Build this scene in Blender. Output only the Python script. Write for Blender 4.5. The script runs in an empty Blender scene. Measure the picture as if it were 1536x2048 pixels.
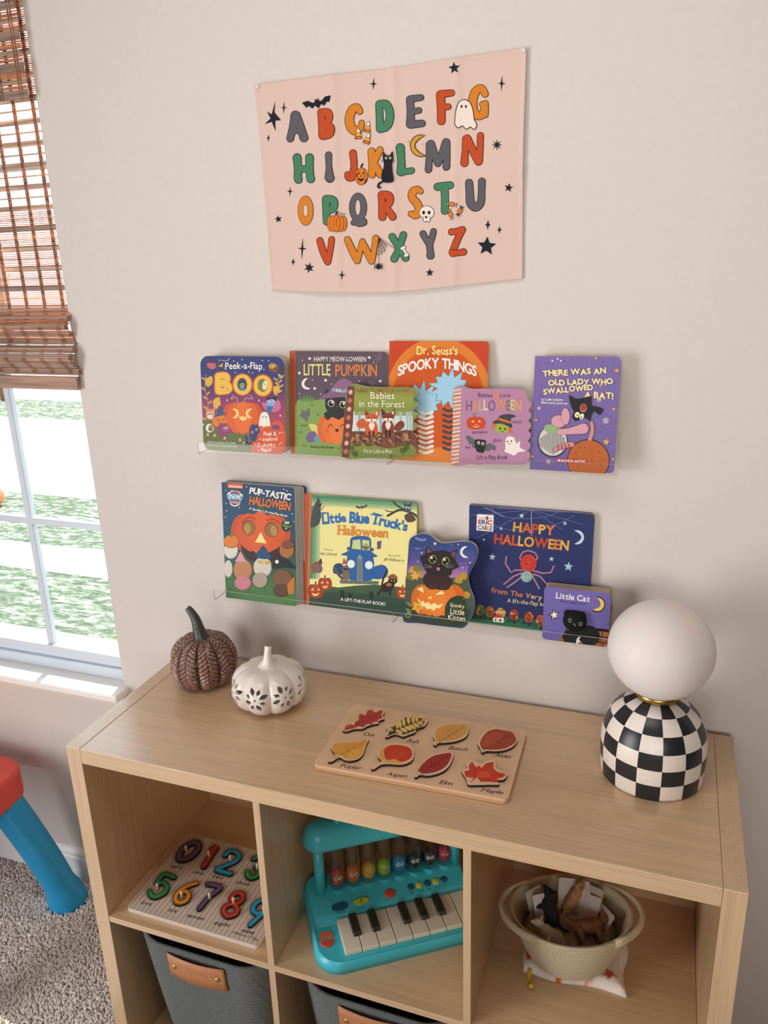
import bpy, bmesh, math, random
import numpy as np
from mathutils import Vector, Matrix, Euler
from math import sin, cos, pi, radians, sqrt, atan2

S = bpy.context.scene
COL = S.collection
random.seed(7)

# ------------------------------------------------------------------ camera
FPX = 1572.72
CAM = Vector((0.96793, -1.30722, 1.56665))
EUL = Euler((1.26063551, 0.0310341903, 0.34688757), 'XYZ')
cd = bpy.data.cameras.new('camera')
cam = bpy.data.objects.new('camera', cd)
COL.objects.link(cam)
cam.location = CAM
cam.rotation_euler = EUL
cd.sensor_fit = 'VERTICAL'
cd.sensor_height = 36.0
cd.lens = FPX * 36.0 / 2048.0
cd.clip_start = 0.02
S.camera = cam

# ------------------------------------------------------------------ world, sun, lamps, exposure
S.view_settings.view_transform = 'Standard'
S.view_settings.look = 'None'
S.view_settings.gamma = 1.0
S.view_settings.use_curve_mapping = False
S.view_settings.exposure = 0.14
S.cycles.max_bounces = 8
S.cycles.diffuse_bounces = 5
S.cycles.glossy_bounces = 4
S.cycles.transmission_bounces = 6
S.cycles.transparent_max_bounces = 24
S.cycles.caustics_reflective = False
S.cycles.caustics_refractive = False
S.cycles.sample_clamp_indirect = 4.0
S.cycles.use_denoising = True

W = bpy.data.worlds.new('daylight')
S.world = W
W.use_nodes = True
bg = W.node_tree.nodes['Background']
bg.inputs[0].default_value = (0.86, 0.93, 1.0, 1)
bg.inputs[1].default_value = 3.2

def lamp(name, kind, loc, rot, energy, color, size=None, size_y=None, angle=None, spread=None):
    d = bpy.data.lights.new(name, kind)
    d.energy = energy
    d.color = color
    if kind == 'AREA':
        d.shape = 'RECTANGLE'
        d.size = size
        d.size_y = size_y or size
        if spread: d.spread = spread
    if angle is not None: d.angle = angle
    o = bpy.data.objects.new(name, d)
    COL.objects.link(o)
    o.location = loc
    o.rotation_euler = rot
    return o

def aim(src, dst):
    return (Vector(dst) - Vector(src)).to_track_quat('-Z', 'Y').to_euler()

SUN_DIR = Vector((0.10, -0.51, -0.88))
lamp('sun', 'SUN', (0, 3, 6), SUN_DIR.to_track_quat('-Z', 'Y').to_euler(), 3.8, (1.0, 0.96, 0.9), angle=radians(1.0))
# added fill lamps for soft light from left, rear and overhead; sources unseen
lamp('left_fill_light', 'AREA', (-1.50, -1.80, 1.02), aim((-1.50, -1.80, 1.02), (1.1, -0.1, 1.20)), 60, (0.985, 0.985, 1.0), 1.7, 1.7, spread=radians(150))
lamp('rear_fill_light', 'AREA', (1.4, -3.4, 1.5), aim((1.4, -3.4, 1.5), (1.0, 0, 1.5)), 6, (1.0, 0.935, 0.87), 1.8, 1.1, spread=radians(60))
lamp('overhead_fill_light', 'AREA', (0.55, -0.95, 2.56), (0, 0, 0), 10, (1.0, 0.95, 0.88), 1.2, 0.6)

# ------------------------------------------------------------------ pixel rays of the reference frame
MR = EUL.to_matrix()
def ray(u, v):
    return MR @ Vector(((u - 768.0) / FPX, -(v - 1024.0) / FPX, -1.0))
def on_plane(u, v, p, n):
    d = ray(u, v)
    t = (Vector(p) - CAM).dot(n) / d.dot(n)
    return CAM + d * t
def at_y(u, v, y): return on_plane(u, v, (0, y, 0), Vector((0, 1, 0)))
def at_z(u, v, z): return on_plane(u, v, (0, 0, z), Vector((0, 0, 1)))

# ------------------------------------------------------------------ colours and materials
GAIN = 0.95
def lin(c):
    c = c / 255.0
    return c / 12.92 if c <= 0.04045 else ((c + 0.055) / 1.055) ** 2.4
def hx(h, g=1.0):
    if not isinstance(h, str): return h
    return tuple(min(0.95, lin(int(h[i:i + 2], 16)) * g) for i in (0, 2, 4))

MATS = {}
def nd(m, t, **k):
    n = m.node_tree.nodes.new(t)
    for a, b in k.items(): setattr(n, a, b)
    return n
def pmat(name, color, rough=0.5, metal=0.0, spec=0.5, coat=0.0, **kw):
    if name in MATS: return MATS[name]
    m = bpy.data.materials.new(name)
    m.use_nodes = True
    b = m.node_tree.nodes['Principled BSDF']
    b.inputs['Base Color'].default_value = (*hx(color), 1)
    b.inputs['Roughness'].default_value = rough
    b.inputs['Metallic'].default_value = metal
    b.inputs['Specular IOR Level'].default_value = spec
    b.inputs['Coat Weight'].default_value = coat
    for k, v in kw.items(): b.inputs[k.replace('_', ' ')].default_value = v
    MATS[name] = m
    return m
def noise_tint(m, scale, amount, stretch=(1, 1, 1), detail=4, bump=0.0, bump_scale=None, coord='Object', dist=0.002):
    """vary the base colour of a plain material with noise and add noise bump"""
    nt = m.node_tree
    b = nt.nodes['Principled BSDF']
    tc = nd(m, 'ShaderNodeTexCoord')
    mp = nd(m, 'ShaderNodeMapping')
    mp.inputs['Scale'].default_value = stretch
    nt.links.new(tc.outputs[coord], mp.inputs[0])
    n = nd(m, 'ShaderNodeTexNoise')
    n.inputs['Scale'].default_value = scale
    n.inputs['Detail'].default_value = detail
    nt.links.new(mp.outputs[0], n.inputs['Vector'])
    base = tuple(b.inputs['Base Color'].default_value)[:3]
    r = nd(m, 'ShaderNodeValToRGB')
    r.color_ramp.elements[0].position = 0.3
    r.color_ramp.elements[1].position = 0.7
    r.color_ramp.elements[0].color = (*[c * (1 - amount) for c in base], 1)
    r.color_ramp.elements[1].color = (*[min(1, c * (1 + amount)) for c in base], 1)
    nt.links.new(n.outputs['Fac'], r.inputs[0])
    nt.links.new(r.outputs[0], b.inputs['Base Color'])
    if bump:
        n2 = n
        if bump_scale:
            n2 = nd(m, 'ShaderNodeTexNoise')
            n2.inputs['Scale'].default_value = bump_scale
            n2.inputs['Detail'].default_value = 3
            nt.links.new(mp.outputs[0], n2.inputs['Vector'])
        bp = nd(m, 'ShaderNodeBump')
        bp.inputs['Strength'].default_value = bump
        bp.inputs['Distance'].default_value = dist
        nt.links.new(n2.outputs['Fac'], bp.inputs['Height'])
        nt.links.new(bp.outputs[0], b.inputs['Normal'])
    return m
def colmat(name, rough=0.5, spec=0.4, coat=0.0, tint=0.0, tscale=300, bump=0.0):
    """material that takes its colour from the mesh's printed colours"""
    if name in MATS: return MATS[name]
    m = pmat(name, (1, 1, 1), rough, spec=spec, coat=coat)
    nt = m.node_tree
    b = nt.nodes['Principled BSDF']
    a = nd(m, 'ShaderNodeAttribute', attribute_name='Col')
    out = a.outputs['Color']
    if tint or bump:
        tc = nd(m, 'ShaderNodeTexCoord')
        n = nd(m, 'ShaderNodeTexNoise')
        n.inputs['Scale'].default_value = tscale
        n.inputs['Detail'].default_value = 2
        nt.links.new(tc.outputs['Object'], n.inputs['Vector'])
        if tint:
            mr = nd(m, 'ShaderNodeMapRange')
            mr.inputs[3].default_value = 1 - tint
            mr.inputs[4].default_value = 1 + tint
            nt.links.new(n.outputs['Fac'], mr.inputs[0])
            mx = nd(m, 'ShaderNodeVectorMath', operation='SCALE')
            nt.links.new(out, mx.inputs[0])
            nt.links.new(mr.outputs[0], mx.inputs['Scale'])
            out = mx.outputs[0]
        if bump:
            bp = nd(m, 'ShaderNodeBump')
            bp.inputs['Strength'].default_value = bump
            bp.inputs['Distance'].default_value = 0.001
            nt.links.new(n.outputs['Fac'], bp.inputs['Height'])
            nt.links.new(bp.outputs[0], b.inputs['Normal'])
    nt.links.new(out, b.inputs['Base Color'])
    return m
def clearmat(name, tint, gloss=0.06, rough=0.02):
    """thin clear sheet: straight-through light plus a Fresnel reflection"""
    if name in MATS: return MATS[name]
    m = bpy.data.materials.new(name)
    m.use_nodes = True
    nt = m.node_tree
    nt.nodes.remove(nt.nodes['Principled BSDF'])
    o = nt.nodes['Material Output']
    t = nd(m, 'ShaderNodeBsdfTransparent'); t.inputs[0].default_value = (*tint, 1)
    g = nd(m, 'ShaderNodeBsdfGlossy'); g.inputs['Roughness'].default_value = rough
    f = nd(m, 'ShaderNodeFresnel'); f.inputs[0].default_value = 1.46
    mm = nd(m, 'ShaderNodeMath', operation='MULTIPLY'); mm.inputs[1].default_value = gloss / 0.035
    mx = nd(m, 'ShaderNodeMixShader')
    ge = nd(m, 'ShaderNodeNewGeometry')
    fr = nd(m, 'ShaderNodeMath', operation='SUBTRACT'); fr.inputs[0].default_value = 1.0
    m3 = nd(m, 'ShaderNodeMath', operation='MULTIPLY')
    nt.links.new(ge.outputs['Backfacing'], fr.inputs[1])
    nt.links.new(f.outputs[0], mm.inputs[0])
    nt.links.new(mm.outputs[0], m3.inputs[0]); nt.links.new(fr.outputs[0], m3.inputs[1])
    nt.links.new(m3.outputs[0], mx.inputs[0])
    nt.links.new(t.outputs[0], mx.inputs[1])
    nt.links.new(g.outputs[0], mx.inputs[2])
    nt.links.new(mx.outputs[0], o.inputs[0])
    MATS[name] = m
    return m

# ------------------------------------------------------------------ objects, parts, labels
def tag(o, label=None, cat=None, group=None, kind=None):
    if label: o['label'] = label
    if cat: o['category'] = cat
    if group: o['group'] = group
    if kind: o['kind'] = kind
    return o
def thing(name, label, cat, loc=(0, 0, 0), rot=(0, 0, 0), group=None):
    o = bpy.data.objects.new(name, None)
    o.empty_display_size = 0.02
    COL.objects.link(o)
    o.location = loc
    o.rotation_euler = rot
    return tag(o, label, cat, group)

class MB:
    """collects shapes, then links them as one mesh object"""
    def __init__(s): s.v = []; s.f = []; s.m = []; s.c = []; s.mats = []; s.sm = []
    def mi(s, m):
        if m not in s.mats: s.mats.append(m)
        return s.mats.index(m)
    def add(s, vs, fs, m, smooth=False, c=(1, 1, 1)):
        o = len(s.v); k = s.mi(m)
        s.v += [tuple(p) for p in vs]
        if c and isinstance(c[0], (tuple, list)): s.c += list(c)
        else: s.c += [tuple(c)] * len(vs)
        for f in fs:
            s.f.append(tuple(i + o for i in f)); s.m.append(k); s.sm.append(smooth)
    def box(s, x0, x1, y0, y1, z0, z1, m, c=(1, 1, 1)):
        v = [(x, y, z) for z in (z0, z1) for y in (y0, y1) for x in (x0, x1)]
        s.add(v, [(0, 2, 3, 1), (4, 5, 7, 6), (0, 1, 5, 4), (2, 6, 7, 3), (0, 4, 6, 2), (1, 3, 7, 5)], m, c=c)
    def prism(s, pts, d0, d1, ax, m, m2=None, c=(1, 1, 1), smooth_side=False, cap0=True):
        """extrude the outline pts (2D) from depth d0 to d1; ax maps (u,v,d) to a point"""
        n = len(pts)
        v = [ax(u, w, d0) for u, w in pts] + [ax(u, w, d1) for u, w in pts]
        caps = [tuple(range(n, 2 * n))]
        if cap0: caps.append(tuple(reversed(range(n))))
        o = len(s.v)
        s.add(v, caps, m, c=c)
        k = s.mi(m2 or m)
        for i in range(n):
            j = (i + 1) % n
            s.f.append((o + i, o + j, o + n + j, o + n + i)); s.m.append(k); s.sm.append(smooth_side)
    def lathe(s, prof, seg, m, cx=0, cy=0, smooth=True, c=(1, 1, 1), fn=None, arc=2 * pi):
        """prof: (r, z) from bottom to top; fn(r, z, a) may reshape a point"""
        v = []; f = []
        full = abs(arc - 2 * pi) < 1e-6
        ns = seg if full else seg + 1
        for (r, z) in prof:
            for k in range(ns):
                a = arc * k / seg
                rr, zz = (r, z) if fn is None else fn(r, z, a)
                v.append((cx + rr * cos(a), cy + rr * sin(a), zz))
        for i in range(len(prof) - 1):
            for k in range(seg):
                k2 = (k + 1) % ns
                f.append((i * ns + k, i * ns + k2, (i + 1) * ns + k2, (i + 1) * ns + k))
        if prof[0][0] > 1e-5 and full: f.append(tuple(reversed(range(ns))))
        if prof[-1][0] > 1e-5 and full: f.append(tuple(range((len(prof) - 1) * ns, len(prof) * ns)))
        s.add(v, f, m, smooth, c)
    def tube(s, path, r, seg, m, cap=True, c=(1, 1, 1), closed=False):
        path = [Vector(p) for p in path]
        rs = r if isinstance(r, (list, tuple)) else [r] * len(path)
        n = len(path); v = []; f = []
        prev = None
        for i, p in enumerate(path):
            if closed: t = path[(i + 1) % n] - path[i - 1]
            else: t = path[min(i + 1, n - 1)] - path[max(i - 1, 0)]
            t.normalize()
            if prev is None:
                a = Vector((0, 0, 1)) if abs(t.z) < 0.9 else Vector((1, 0, 0))
                nrm = t.cross(a).normalized()
            else:
                nrm = (prev - t * prev.dot(t)).normalized()
            prev = nrm
            b = t.cross(nrm)
            for k in range(seg):
                a = 2 * pi * k / seg
                v.append(p + nrm * cos(a) * rs[i] + b * sin(a) * rs[i])
        for i in range(n if closed else n - 1):
            j = (i + 1) % n
            for k in range(seg):
                k2 = (k + 1) % seg
                f.append((i * seg + k, i * seg + k2, j * seg + k2, j * seg + k))
        if cap and not closed:
            f.append(tuple(reversed(range(seg)))); f.append(tuple(range((n - 1) * seg, n * seg)))
        s.add(v, f, m, True, c)
    def ball(s, c0, r, m, seg=20, rings=12, c=(1, 1, 1), rot=None):
        rx, ry, rz = (r, r, r) if not isinstance(r, (tuple, list)) else r
        v = []; f = []
        for i in range(rings + 1):
            th = pi * i / rings
            for k in range(seg):
                a = 2 * pi * k / seg
                p = Vector((rx * sin(th) * cos(a), ry * sin(th) * sin(a), -rz * cos(th)))
                if rot is not None: p = rot @ p
                v.append(p + Vector(c0))
        for i in range(rings):
            for k in range(seg):
                k2 = (k + 1) % seg
                f.append((i * seg + k, i * seg + k2, (i + 1) * seg + k2, (i + 1) * seg + k))
        s.add(v, f, m, True, c)
    def build(s, name, parent=None, bevel=0.0, bseg=2, fix=False, label=None, cat=None, group=None, kind=None, weld=False):
        me = bpy.data.meshes.new(name)
        me.from_pydata(s.v, [], s.f)
        for m in s.mats: me.materials.append(m)
        me.polygons.foreach_set('material_index', s.m)
        me.polygons.foreach_set('use_smooth', s.sm)
        ca = me.color_attributes.new('Col', 'FLOAT_COLOR', 'POINT')
        arr = np.ones((len(s.v), 4), np.float32)
        if s.c: arr[:, :3] = np.array(s.c, np.float32)
        ca.data.foreach_set('color', arr.ravel())
        if fix or weld:
            bm = bmesh.new(); bm.from_mesh(me)
            if weld: bmesh.ops.remove_doubles(bm, verts=bm.verts, dist=1e-6)
            if fix: bmesh.ops.recalc_face_normals(bm, faces=bm.faces)
            bm.to_mesh(me); bm.free()
        me.update()
        o = bpy.data.objects.new(name, me)
        COL.objects.link(o)
        if parent: o.parent = parent
        if bevel:
            b = o.modifiers.new('bevel', 'BEVEL')
            b.width = bevel; b.segments = bseg; b.limit_method = 'ANGLE'; b.angle_limit = radians(50)
            b.harden_normals = False
        return tag(o, label, cat, group, kind)

XYZ = lambda u, v, d: (u, v, d)            # outline in the ground plane, depth up
XZ = lambda u, v, d: (u, d, v)             # outline upright, depth along y

def rrect(x0, y0, x1, y1, r, n=6):
    """rounded rectangle outline, anticlockwise; r may be four radii (bl, br, tr, tl)"""
    rs = r if isinstance(r, (tuple, list)) else (r,) * 4
    out = []
    for (cx, cy, a0, q) in ((x0 + rs[0], y0 + rs[0], pi, rs[0]), (x1 - rs[1], y0 + rs[1], 1.5 * pi, rs[1]),
                            (x1 - rs[2], y1 - rs[2], 0, rs[2]), (x0 + rs[3], y1 - rs[3], 0.5 * pi, rs[3])):
        if q <= 1e-6: out.append((cx, cy)); continue
        for k in range(n + 1):
            a = a0 + 0.5 * pi * k / n
            out.append((cx + q * cos(a), cy + q * sin(a)))
    return out
def smooth_closed(pts, n=5):
    P = pts; m = len(P); out = []
    for i in range(m):
        p0, p1, p2, p3 = P[i - 1], P[i], P[(i + 1) % m], P[(i + 2) % m]
        for k in range(n):
            t = k / n
            out.append(tuple(0.5 * ((2 * p1[j]) + (-p0[j] + p2[j]) * t + (2 * p0[j] - 5 * p1[j] + 4 * p2[j] - p3[j]) * t * t
                             + (-p0[j] + 3 * p1[j] - 3 * p2[j] + p3[j]) * t ** 3) for j in range(len(p1))))
    return out
def smooth_open(pts, n=5):
    if len(pts) < 3:
        a, b = pts
        return [tuple(a[j] + (b[j] - a[j]) * k / 3 for j in range(len(a))) for k in range(4)]
    P = [pts[0]] + list(pts) + [pts[-1]]
    out = []
    for i in range(1, len(P) - 2):
        p0, p1, p2, p3 = P[i - 1], P[i], P[i + 1], P[i + 2]
        for k in range(n):
            t = k / n
            out.append(tuple(0.5 * ((2 * p1[j]) + (-p0[j] + p2[j]) * t + (2 * p0[j] - 5 * p1[j] + 4 * p2[j] - p3[j]) * t * t
                             + (-p0[j] + 3 * p1[j] - 3 * p2[j] + p3[j]) * t ** 3) for j in range(len(p1))))
    out.append(tuple(pts[-1]))
    return out
def area2(p): return sum(p[i - 1][0] * p[i][1] - p[i][0] * p[i - 1][1] for i in range(len(p)))

# ------------------------------------------------------------------ lettering
GLY = {}
def glyph(ch, bold=0.0):
    """filled outline of one character, in units of the capital height"""
    if ch == 'M' and bold < .015: bold = 0.0
    key = (ch, bold)
    if key in GLY: return GLY[key]
    cu = bpy.data.curves.new('letter', 'FONT')
    cu.body = ch
    cu.size = 1.0
    cu.resolution_u = 3
    cu.offset = bold
    o = bpy.data.objects.new('letter', cu)
    COL.objects.link(o)
    dg = bpy.context.evaluated_depsgraph_get()
    me = bpy.data.meshes.new_from_object(o.evaluated_get(dg))
    vs = [(v.co.x, v.co.y) for v in me.vertices]
    fs = [tuple(p.vertices) for p in me.polygons]
    bpy.data.objects.remove(o)
    bpy.data.curves.remove(cu)
    bpy.data.meshes.remove(me)
    cap = GLY['cap'] if 'cap' in GLY else None
    if cap is None:
        cap = max(y for x, y in vs)
        GLY['cap'] = cap
    vs = [(x / cap, y / cap) for x, y in vs]
    GLY[key] = (vs, fs, min(x for x, y in vs) if vs else 0, max(x for x, y in vs) if vs else 0.3)
    return GLY[key]
glyph('H')

# ------------------------------------------------------------------ printed artwork
class Art:
    """flat printed shapes on a plane; coordinates are traced on a view (ox, oy, s) of the reference and carried onto the
    real plane of the cover. axes: origin O, unit vectors eu, ev, normal n (towards the viewer)"""
    STEP = 5e-6
    def __init__(s, mb, mat, O, eu, ev, n, view, ax, clip=None, gain=GAIN, surf=None):
        s.mb, s.mat, s.O, s.eu, s.ev, s.n, s.ax, s.clip, s.g, s.surf = mb, mat, Vector(O), Vector(eu), Vector(ev), Vector(n), ax, clip, gain, surf
        s.ox, s.oy, s.s = view
        s.k = 1
    def view(s, ox, oy, sc): s.ox, s.oy, s.s = ox, oy, sc
    def T(s, x, y):
        p = on_plane(s.ox + x / s.s, s.oy + y / s.s, s.O, s.n) - s.O
        return (p.dot(s.eu), p.dot(s.ev))
    def L(s, k=1): s.k += k
    def put(s, pts, faces, col, ex=None):
        q = [s.T(x, y) for x, y in pts]
        if callable(col): cc = [hx(col(x, y), s.g) for x, y in pts]
        else: cc = hx(col, s.g)
        s.raw(q, faces, cc, ex)
    def raw(s, q, faces, cc, ex=None):
        d = s.k * s.STEP
        ex = ex or [0.0] * len(q)
        multi = isinstance(cc, list)
        if s.clip is not None:
            V = []; F = []; C = []; X = []
            for f in faces:
                P = [(*q[i], *(cc[i] if multi else cc), ex[i]) for i in f]
                if area2(P) < 0: P.reverse()
                inside = all(s.inn(p) for p in P)
                if not inside: P = s.cut(P)
                if len(P) < 3: continue
                o = len(V)
                V += [(p[0], p[1]) for p in P]; C += [tuple(p[2:5]) for p in P]; X += [p[5] for p in P]
                F.append(tuple(range(o, o + len(P))))
            q, faces, cc, multi, ex = V, F, C, True, X
        else:
            F = []
            for f in faces:
                P = [q[i] for i in f]
                F.append(tuple(f) if area2(P) > 0 else tuple(reversed(f)))
            faces = F
        if not q: return
        s.mb.add([s.ax(u, v, d + e * s.STEP + (0 if s.surf is None else s.surf(u, v))) for (u, v), e in zip(q, ex)], faces, s.mat, False, cc)
    def inn(s, p):
        c = s.clip
        for i in range(len(c)):
            a, b = c[i - 1], c[i]
            if (b[0] - a[0]) * (p[1] - a[1]) - (b[1] - a[1]) * (p[0] - a[0]) < 0: return False
        return True
    def cut(s, P):
        c = s.clip
        for i in range(len(c)):
            a, b = c[i - 1], c[i]
            def sd(p): return (b[0] - a[0]) * (p[1] - a[1]) - (b[1] - a[1]) * (p[0] - a[0])
            out = []
            for j in range(len(P)):
                p, q = P[j - 1], P[j]
                dp, dq = sd(p), sd(q)
                if dp * dq < 0:
                    t = dp / (dp - dq)
                    out.append(tuple(p[k] + (q[k] - p[k]) * t for k in range(len(p))))
                if dq >= 0: out.append(q)
            P = out
            if len(P) < 3: return []
        return P
    def poly(s, pts, col, smooth=0, line=None, lw=2):
        if smooth: pts = smooth_closed(pts, smooth)
        s.L()
        s.put(pts, [tuple(range(len(pts)))], col)
        if line: s.line(list(pts) + [pts[0]], lw, line)
    def ell(s, x, y, rx, ry, col, rot=0, n=20, line=None, lw=2):
        a = radians(rot)
        def e(kx, ky): return [(x + kx * cos(t) * cos(a) - ky * sin(t) * sin(a), y + kx * cos(t) * sin(a) + ky * sin(t) * cos(a))
                               for t in [2 * pi * i / n for i in range(n)]]
        if line:
            s.L(); s.put(e(rx + lw, ry + lw), [tuple(range(n))], line)
        s.L(); s.put(e(rx, ry), [tuple(range(n))], col)
    def band(s, x0, x1, stops):
        """stacked strips whose printed colour runs between the stops (y, colour)"""
        s.L()
        for (ya, ca), (yb, cb) in zip(stops, stops[1:]):
            ca_, cb_ = hx(ca, s.g), hx(cb, s.g)
            q = [s.T(x0, ya), s.T(x1, ya), s.T(x1, yb), s.T(x0, yb)]
            s.raw(q, [(0, 1, 2, 3)], [ca_, ca_, cb_, cb_])
    def _stroke(s, path, col, extra=0.0, lift=0.0):
        P = [(x, y, r + extra) for x, y, r in path]
        V = []; F = []; X = []
        n = len(P)
        T0 = []
        for i, (x, y, r) in enumerate(P):
            a, b = P[max(i - 1, 0)], P[min(i + 1, n - 1)]
            dx, dy = b[0] - a[0], b[1] - a[1]
            l = sqrt(dx * dx + dy * dy) or 1
            nx, ny = -dy / l, dx / l
            T0.append((dx / l, dy / l))
            V += [(x + nx * r, y + ny * r), (x - nx * r, y - ny * r)]; X += [lift + .3 * i / n] * 2
        for i in range(n - 1): F.append((2 * i, 2 * i + 1, 2 * i + 3, 2 * i + 2))
        for i, sg in ((0, -1), (n - 1, 1)):              # round ends: half discs
            x, y, r = P[i]; tx, ty = T0[i]; m = 7; o = len(V)
            for k in range(m + 1):
                a = -pi / 2 + pi * k / m
                V.append((x + r * (cos(a) * tx * sg - sin(a) * ty), y + r * (cos(a) * ty * sg + sin(a) * tx)))
            X += [lift + (.31 if i else -.01)] * (m + 1)
            F.append(tuple(range(o, o + m + 1)))
        s.put(V, F, col, X)
    def line(s, pts, r, col, smooth=0):
        if smooth: pts = smooth_open(pts, smooth)
        s.L()
        s._stroke([(p[0], p[1], p[2] if len(p) > 2 else r) for p in pts], col)
    def strokes(s, paths, col, line=None, lw=2.5, n=5):
        """a fat letter drawn as strokes with round ends; outline first, fill over it"""
        P = [smooth_open(p, n) for p in paths]
        if line:
            s.L()
            for j, p in enumerate(P): s._stroke(p, line, lw, .33 * j / len(P) + .3 * j)
        s.L(1 + .3 * len(P))
        for j, p in enumerate(P): s._stroke(p, col, 0.0, .33 * j / len(P) + .3 * j)
        s.L(.3 * len(P))
    def text(s, t, x0, y0, x1, y1, h, col, bold=0.0, up=None, arc=0.0, line=None, lw=0.03, gap=0.14, slant=0.0, bounce=0.0, rise=None):
        """lettering on the baseline (x0,y0)-(x1,y1); h = capital height; col may be a list of colours, one per letter"""
        cur = 0.0; lay = []; i = 0
        for ch in t:
            if ch == ' ': cur += 0.42; continue
            g = glyph(ch, 0.0)
            lay.append((ch, cur - g[2], i)); cur += g[3] - g[2] + gap; i += 1
        tot = cur - gap
        bx, by = x1 - x0, y1 - y0
        l = sqrt(bx * bx + by * by)
        ux, uy = up if up else (by / l, -bx / l)
        ul = sqrt(ux * ux + uy * uy); ux, uy = ux / ul, uy / ul
        def place(gx, gy, j):
            t_ = gx / tot
            bo = bounce * (1 if j % 2 else -1)
            e = arc * 4 * t_ * (1 - t_) + bo
            hh = h * (1 if rise is None else rise(t_))
            return (x0 + bx * t_ + ux * (gy * hh + e) + bx / l * slant * gy * h, y0 + by * t_ + uy * (gy * hh + e) + by / l * slant * gy * h)
        for lay_c, b in ((line, bold + lw), (col, bold)):
            if lay_c is None: continue
            s.L()
            for ch, x, j in lay:
                vs, fs, _, _ = glyph(ch, b)
                c = lay_c[j % len(lay_c)] if isinstance(lay_c, (list, tuple)) else lay_c
                s.put([place(gx + x, gy, j) for gx, gy in vs], fs, c)
    def star(s, x, y, r, col, n=5, q=0.42, rot=-90, sy=1.0):
        pts = []
        for k in range(2 * n):
            a = radians(rot) + pi * k / n
            rr = r if k % 2 == 0 else r * q
            pts.append((x + rr * cos(a), y + rr * sin(a) * sy))
        s.poly(pts, col)
    def spark(s, x, y, rx, ry, col, q=0.16, rot=0):
        pts = []
        for k in range(8):
            a = pi * k / 4
            if k % 2 == 0: px, py = (rx * cos(a), ry * sin(a))
            else: px, py = (min(rx, ry) * q * 1.4 * cos(a), min(rx, ry) * q * 1.4 * sin(a))
            b = radians(rot)
            pts.append((x + px * cos(b) - py * sin(b), y + px * sin(b) + py * cos(b)))
        s.poly(pts, col)
    def moon(s, x, y, r, col, rot=0, depth=0.55, line=None, lw=2):
        pts = []
        for k in range(13):
            a = -pi * 0.62 + pi * 1.24 * k / 12
            pts.append((r * cos(a), r * sin(a)))
        a0 = pi * 0.62
        for k in range(1, 12):
            t = k / 12
            yy = r * sin(a0) * (1 - 2 * t)
            xx = r * cos(a0) + (r * (1 - depth) - r * cos(a0)) * (1 - (1 - 2 * t) ** 2)
            pts.append((xx, yy))
        b = radians(rot)
        pts = [(x + p * cos(b) - q * sin(b), y + p * sin(b) + q * cos(b)) for p, q in pts]
        s.poly(pts, col, line=line, lw=lw)
    def pumpkin(s, x, y, rx, ry, col, dark, stem='5c6b33', rot=0):
        s.line([(x, y - ry * 0.8), (x + rx * 0.1, y - ry * 1.1), (x + rx * 0.25, y - ry * 1.3)], rx * 0.13, stem)
        s.ell(x - rx * 0.5, y, rx * 0.5, ry * 0.95, col, line=dark, lw=rx * 0.03)
        s.ell(x + rx * 0.5, y, rx * 0.5, ry * 0.95, col, line=dark, lw=rx * 0.03)
        s.ell(x, y, rx * 0.5, ry, col, line=dark, lw=rx * 0.03)
    def bat(s, x, y, w, col, rot=0):
        P = [(-1, -.35), (-.8, .05), (-.6, -.02), (-.42, .2), (-.2, .05), (0, .3), (.2, .05), (.42, .2), (.6, -.02), (.8, .05), (1, -.35),
             (.6, -.38), (.3, -.15), (.14, -.2), (.12, -.4), (0, -.28), (-.12, -.4), (-.14, -.2), (-.3, -.15), (-.6, -.38)]
        b = radians(rot)
        s.poly([(x + w * (p * cos(b) - q * sin(b)), y + w * (p * sin(b) + q * cos(b))) for p, q in P], col)
    def ghost(s, x, y, w, h, col, line=None, eye='2a2a2a'):
        s.poly([(x - w, y + h * .8), (x - w * .95, y), (x - w * .6, y - h * .8), (x, y - h), (x + w * .6, y - h * .8), (x + w * .95, y), (x + w * 1.05, y + h * .85),
                (x + w * .5, y + h * .75), (x, y + h), (x - w * .5, y + h * .78)], col, smooth=4, line=line, lw=2)
        s.ell(x - w * .3, y - h * .35, w * .11, h * .1, eye, n=10)
        s.ell(x + w * .3, y - h * .35, w * .11, h * .1, eye, n=10)

# ================================================================== the room
YW = 0.014                       # face of the wall that carries the ledges and the window
TOP = 0.7608                     # top of the cube shelf
wall_m = noise_tint(pmat('wall_paint', 'd1c8c2', 0.75, spec=0.2), 90, 0.012, bump=0.06, bump_scale=420, dist=0.001)
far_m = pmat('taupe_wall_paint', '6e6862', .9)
ceil_m = pmat('ceiling_paint', '8c8682', 0.9)
trim_m = pmat('white_trim', 'e9e6e4', 0.4)
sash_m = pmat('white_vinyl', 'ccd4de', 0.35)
floor_m = noise_tint(pmat('carpet_backing', 'd8ccc0', 0.95, spec=0.05), 160, 0.25)

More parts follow.
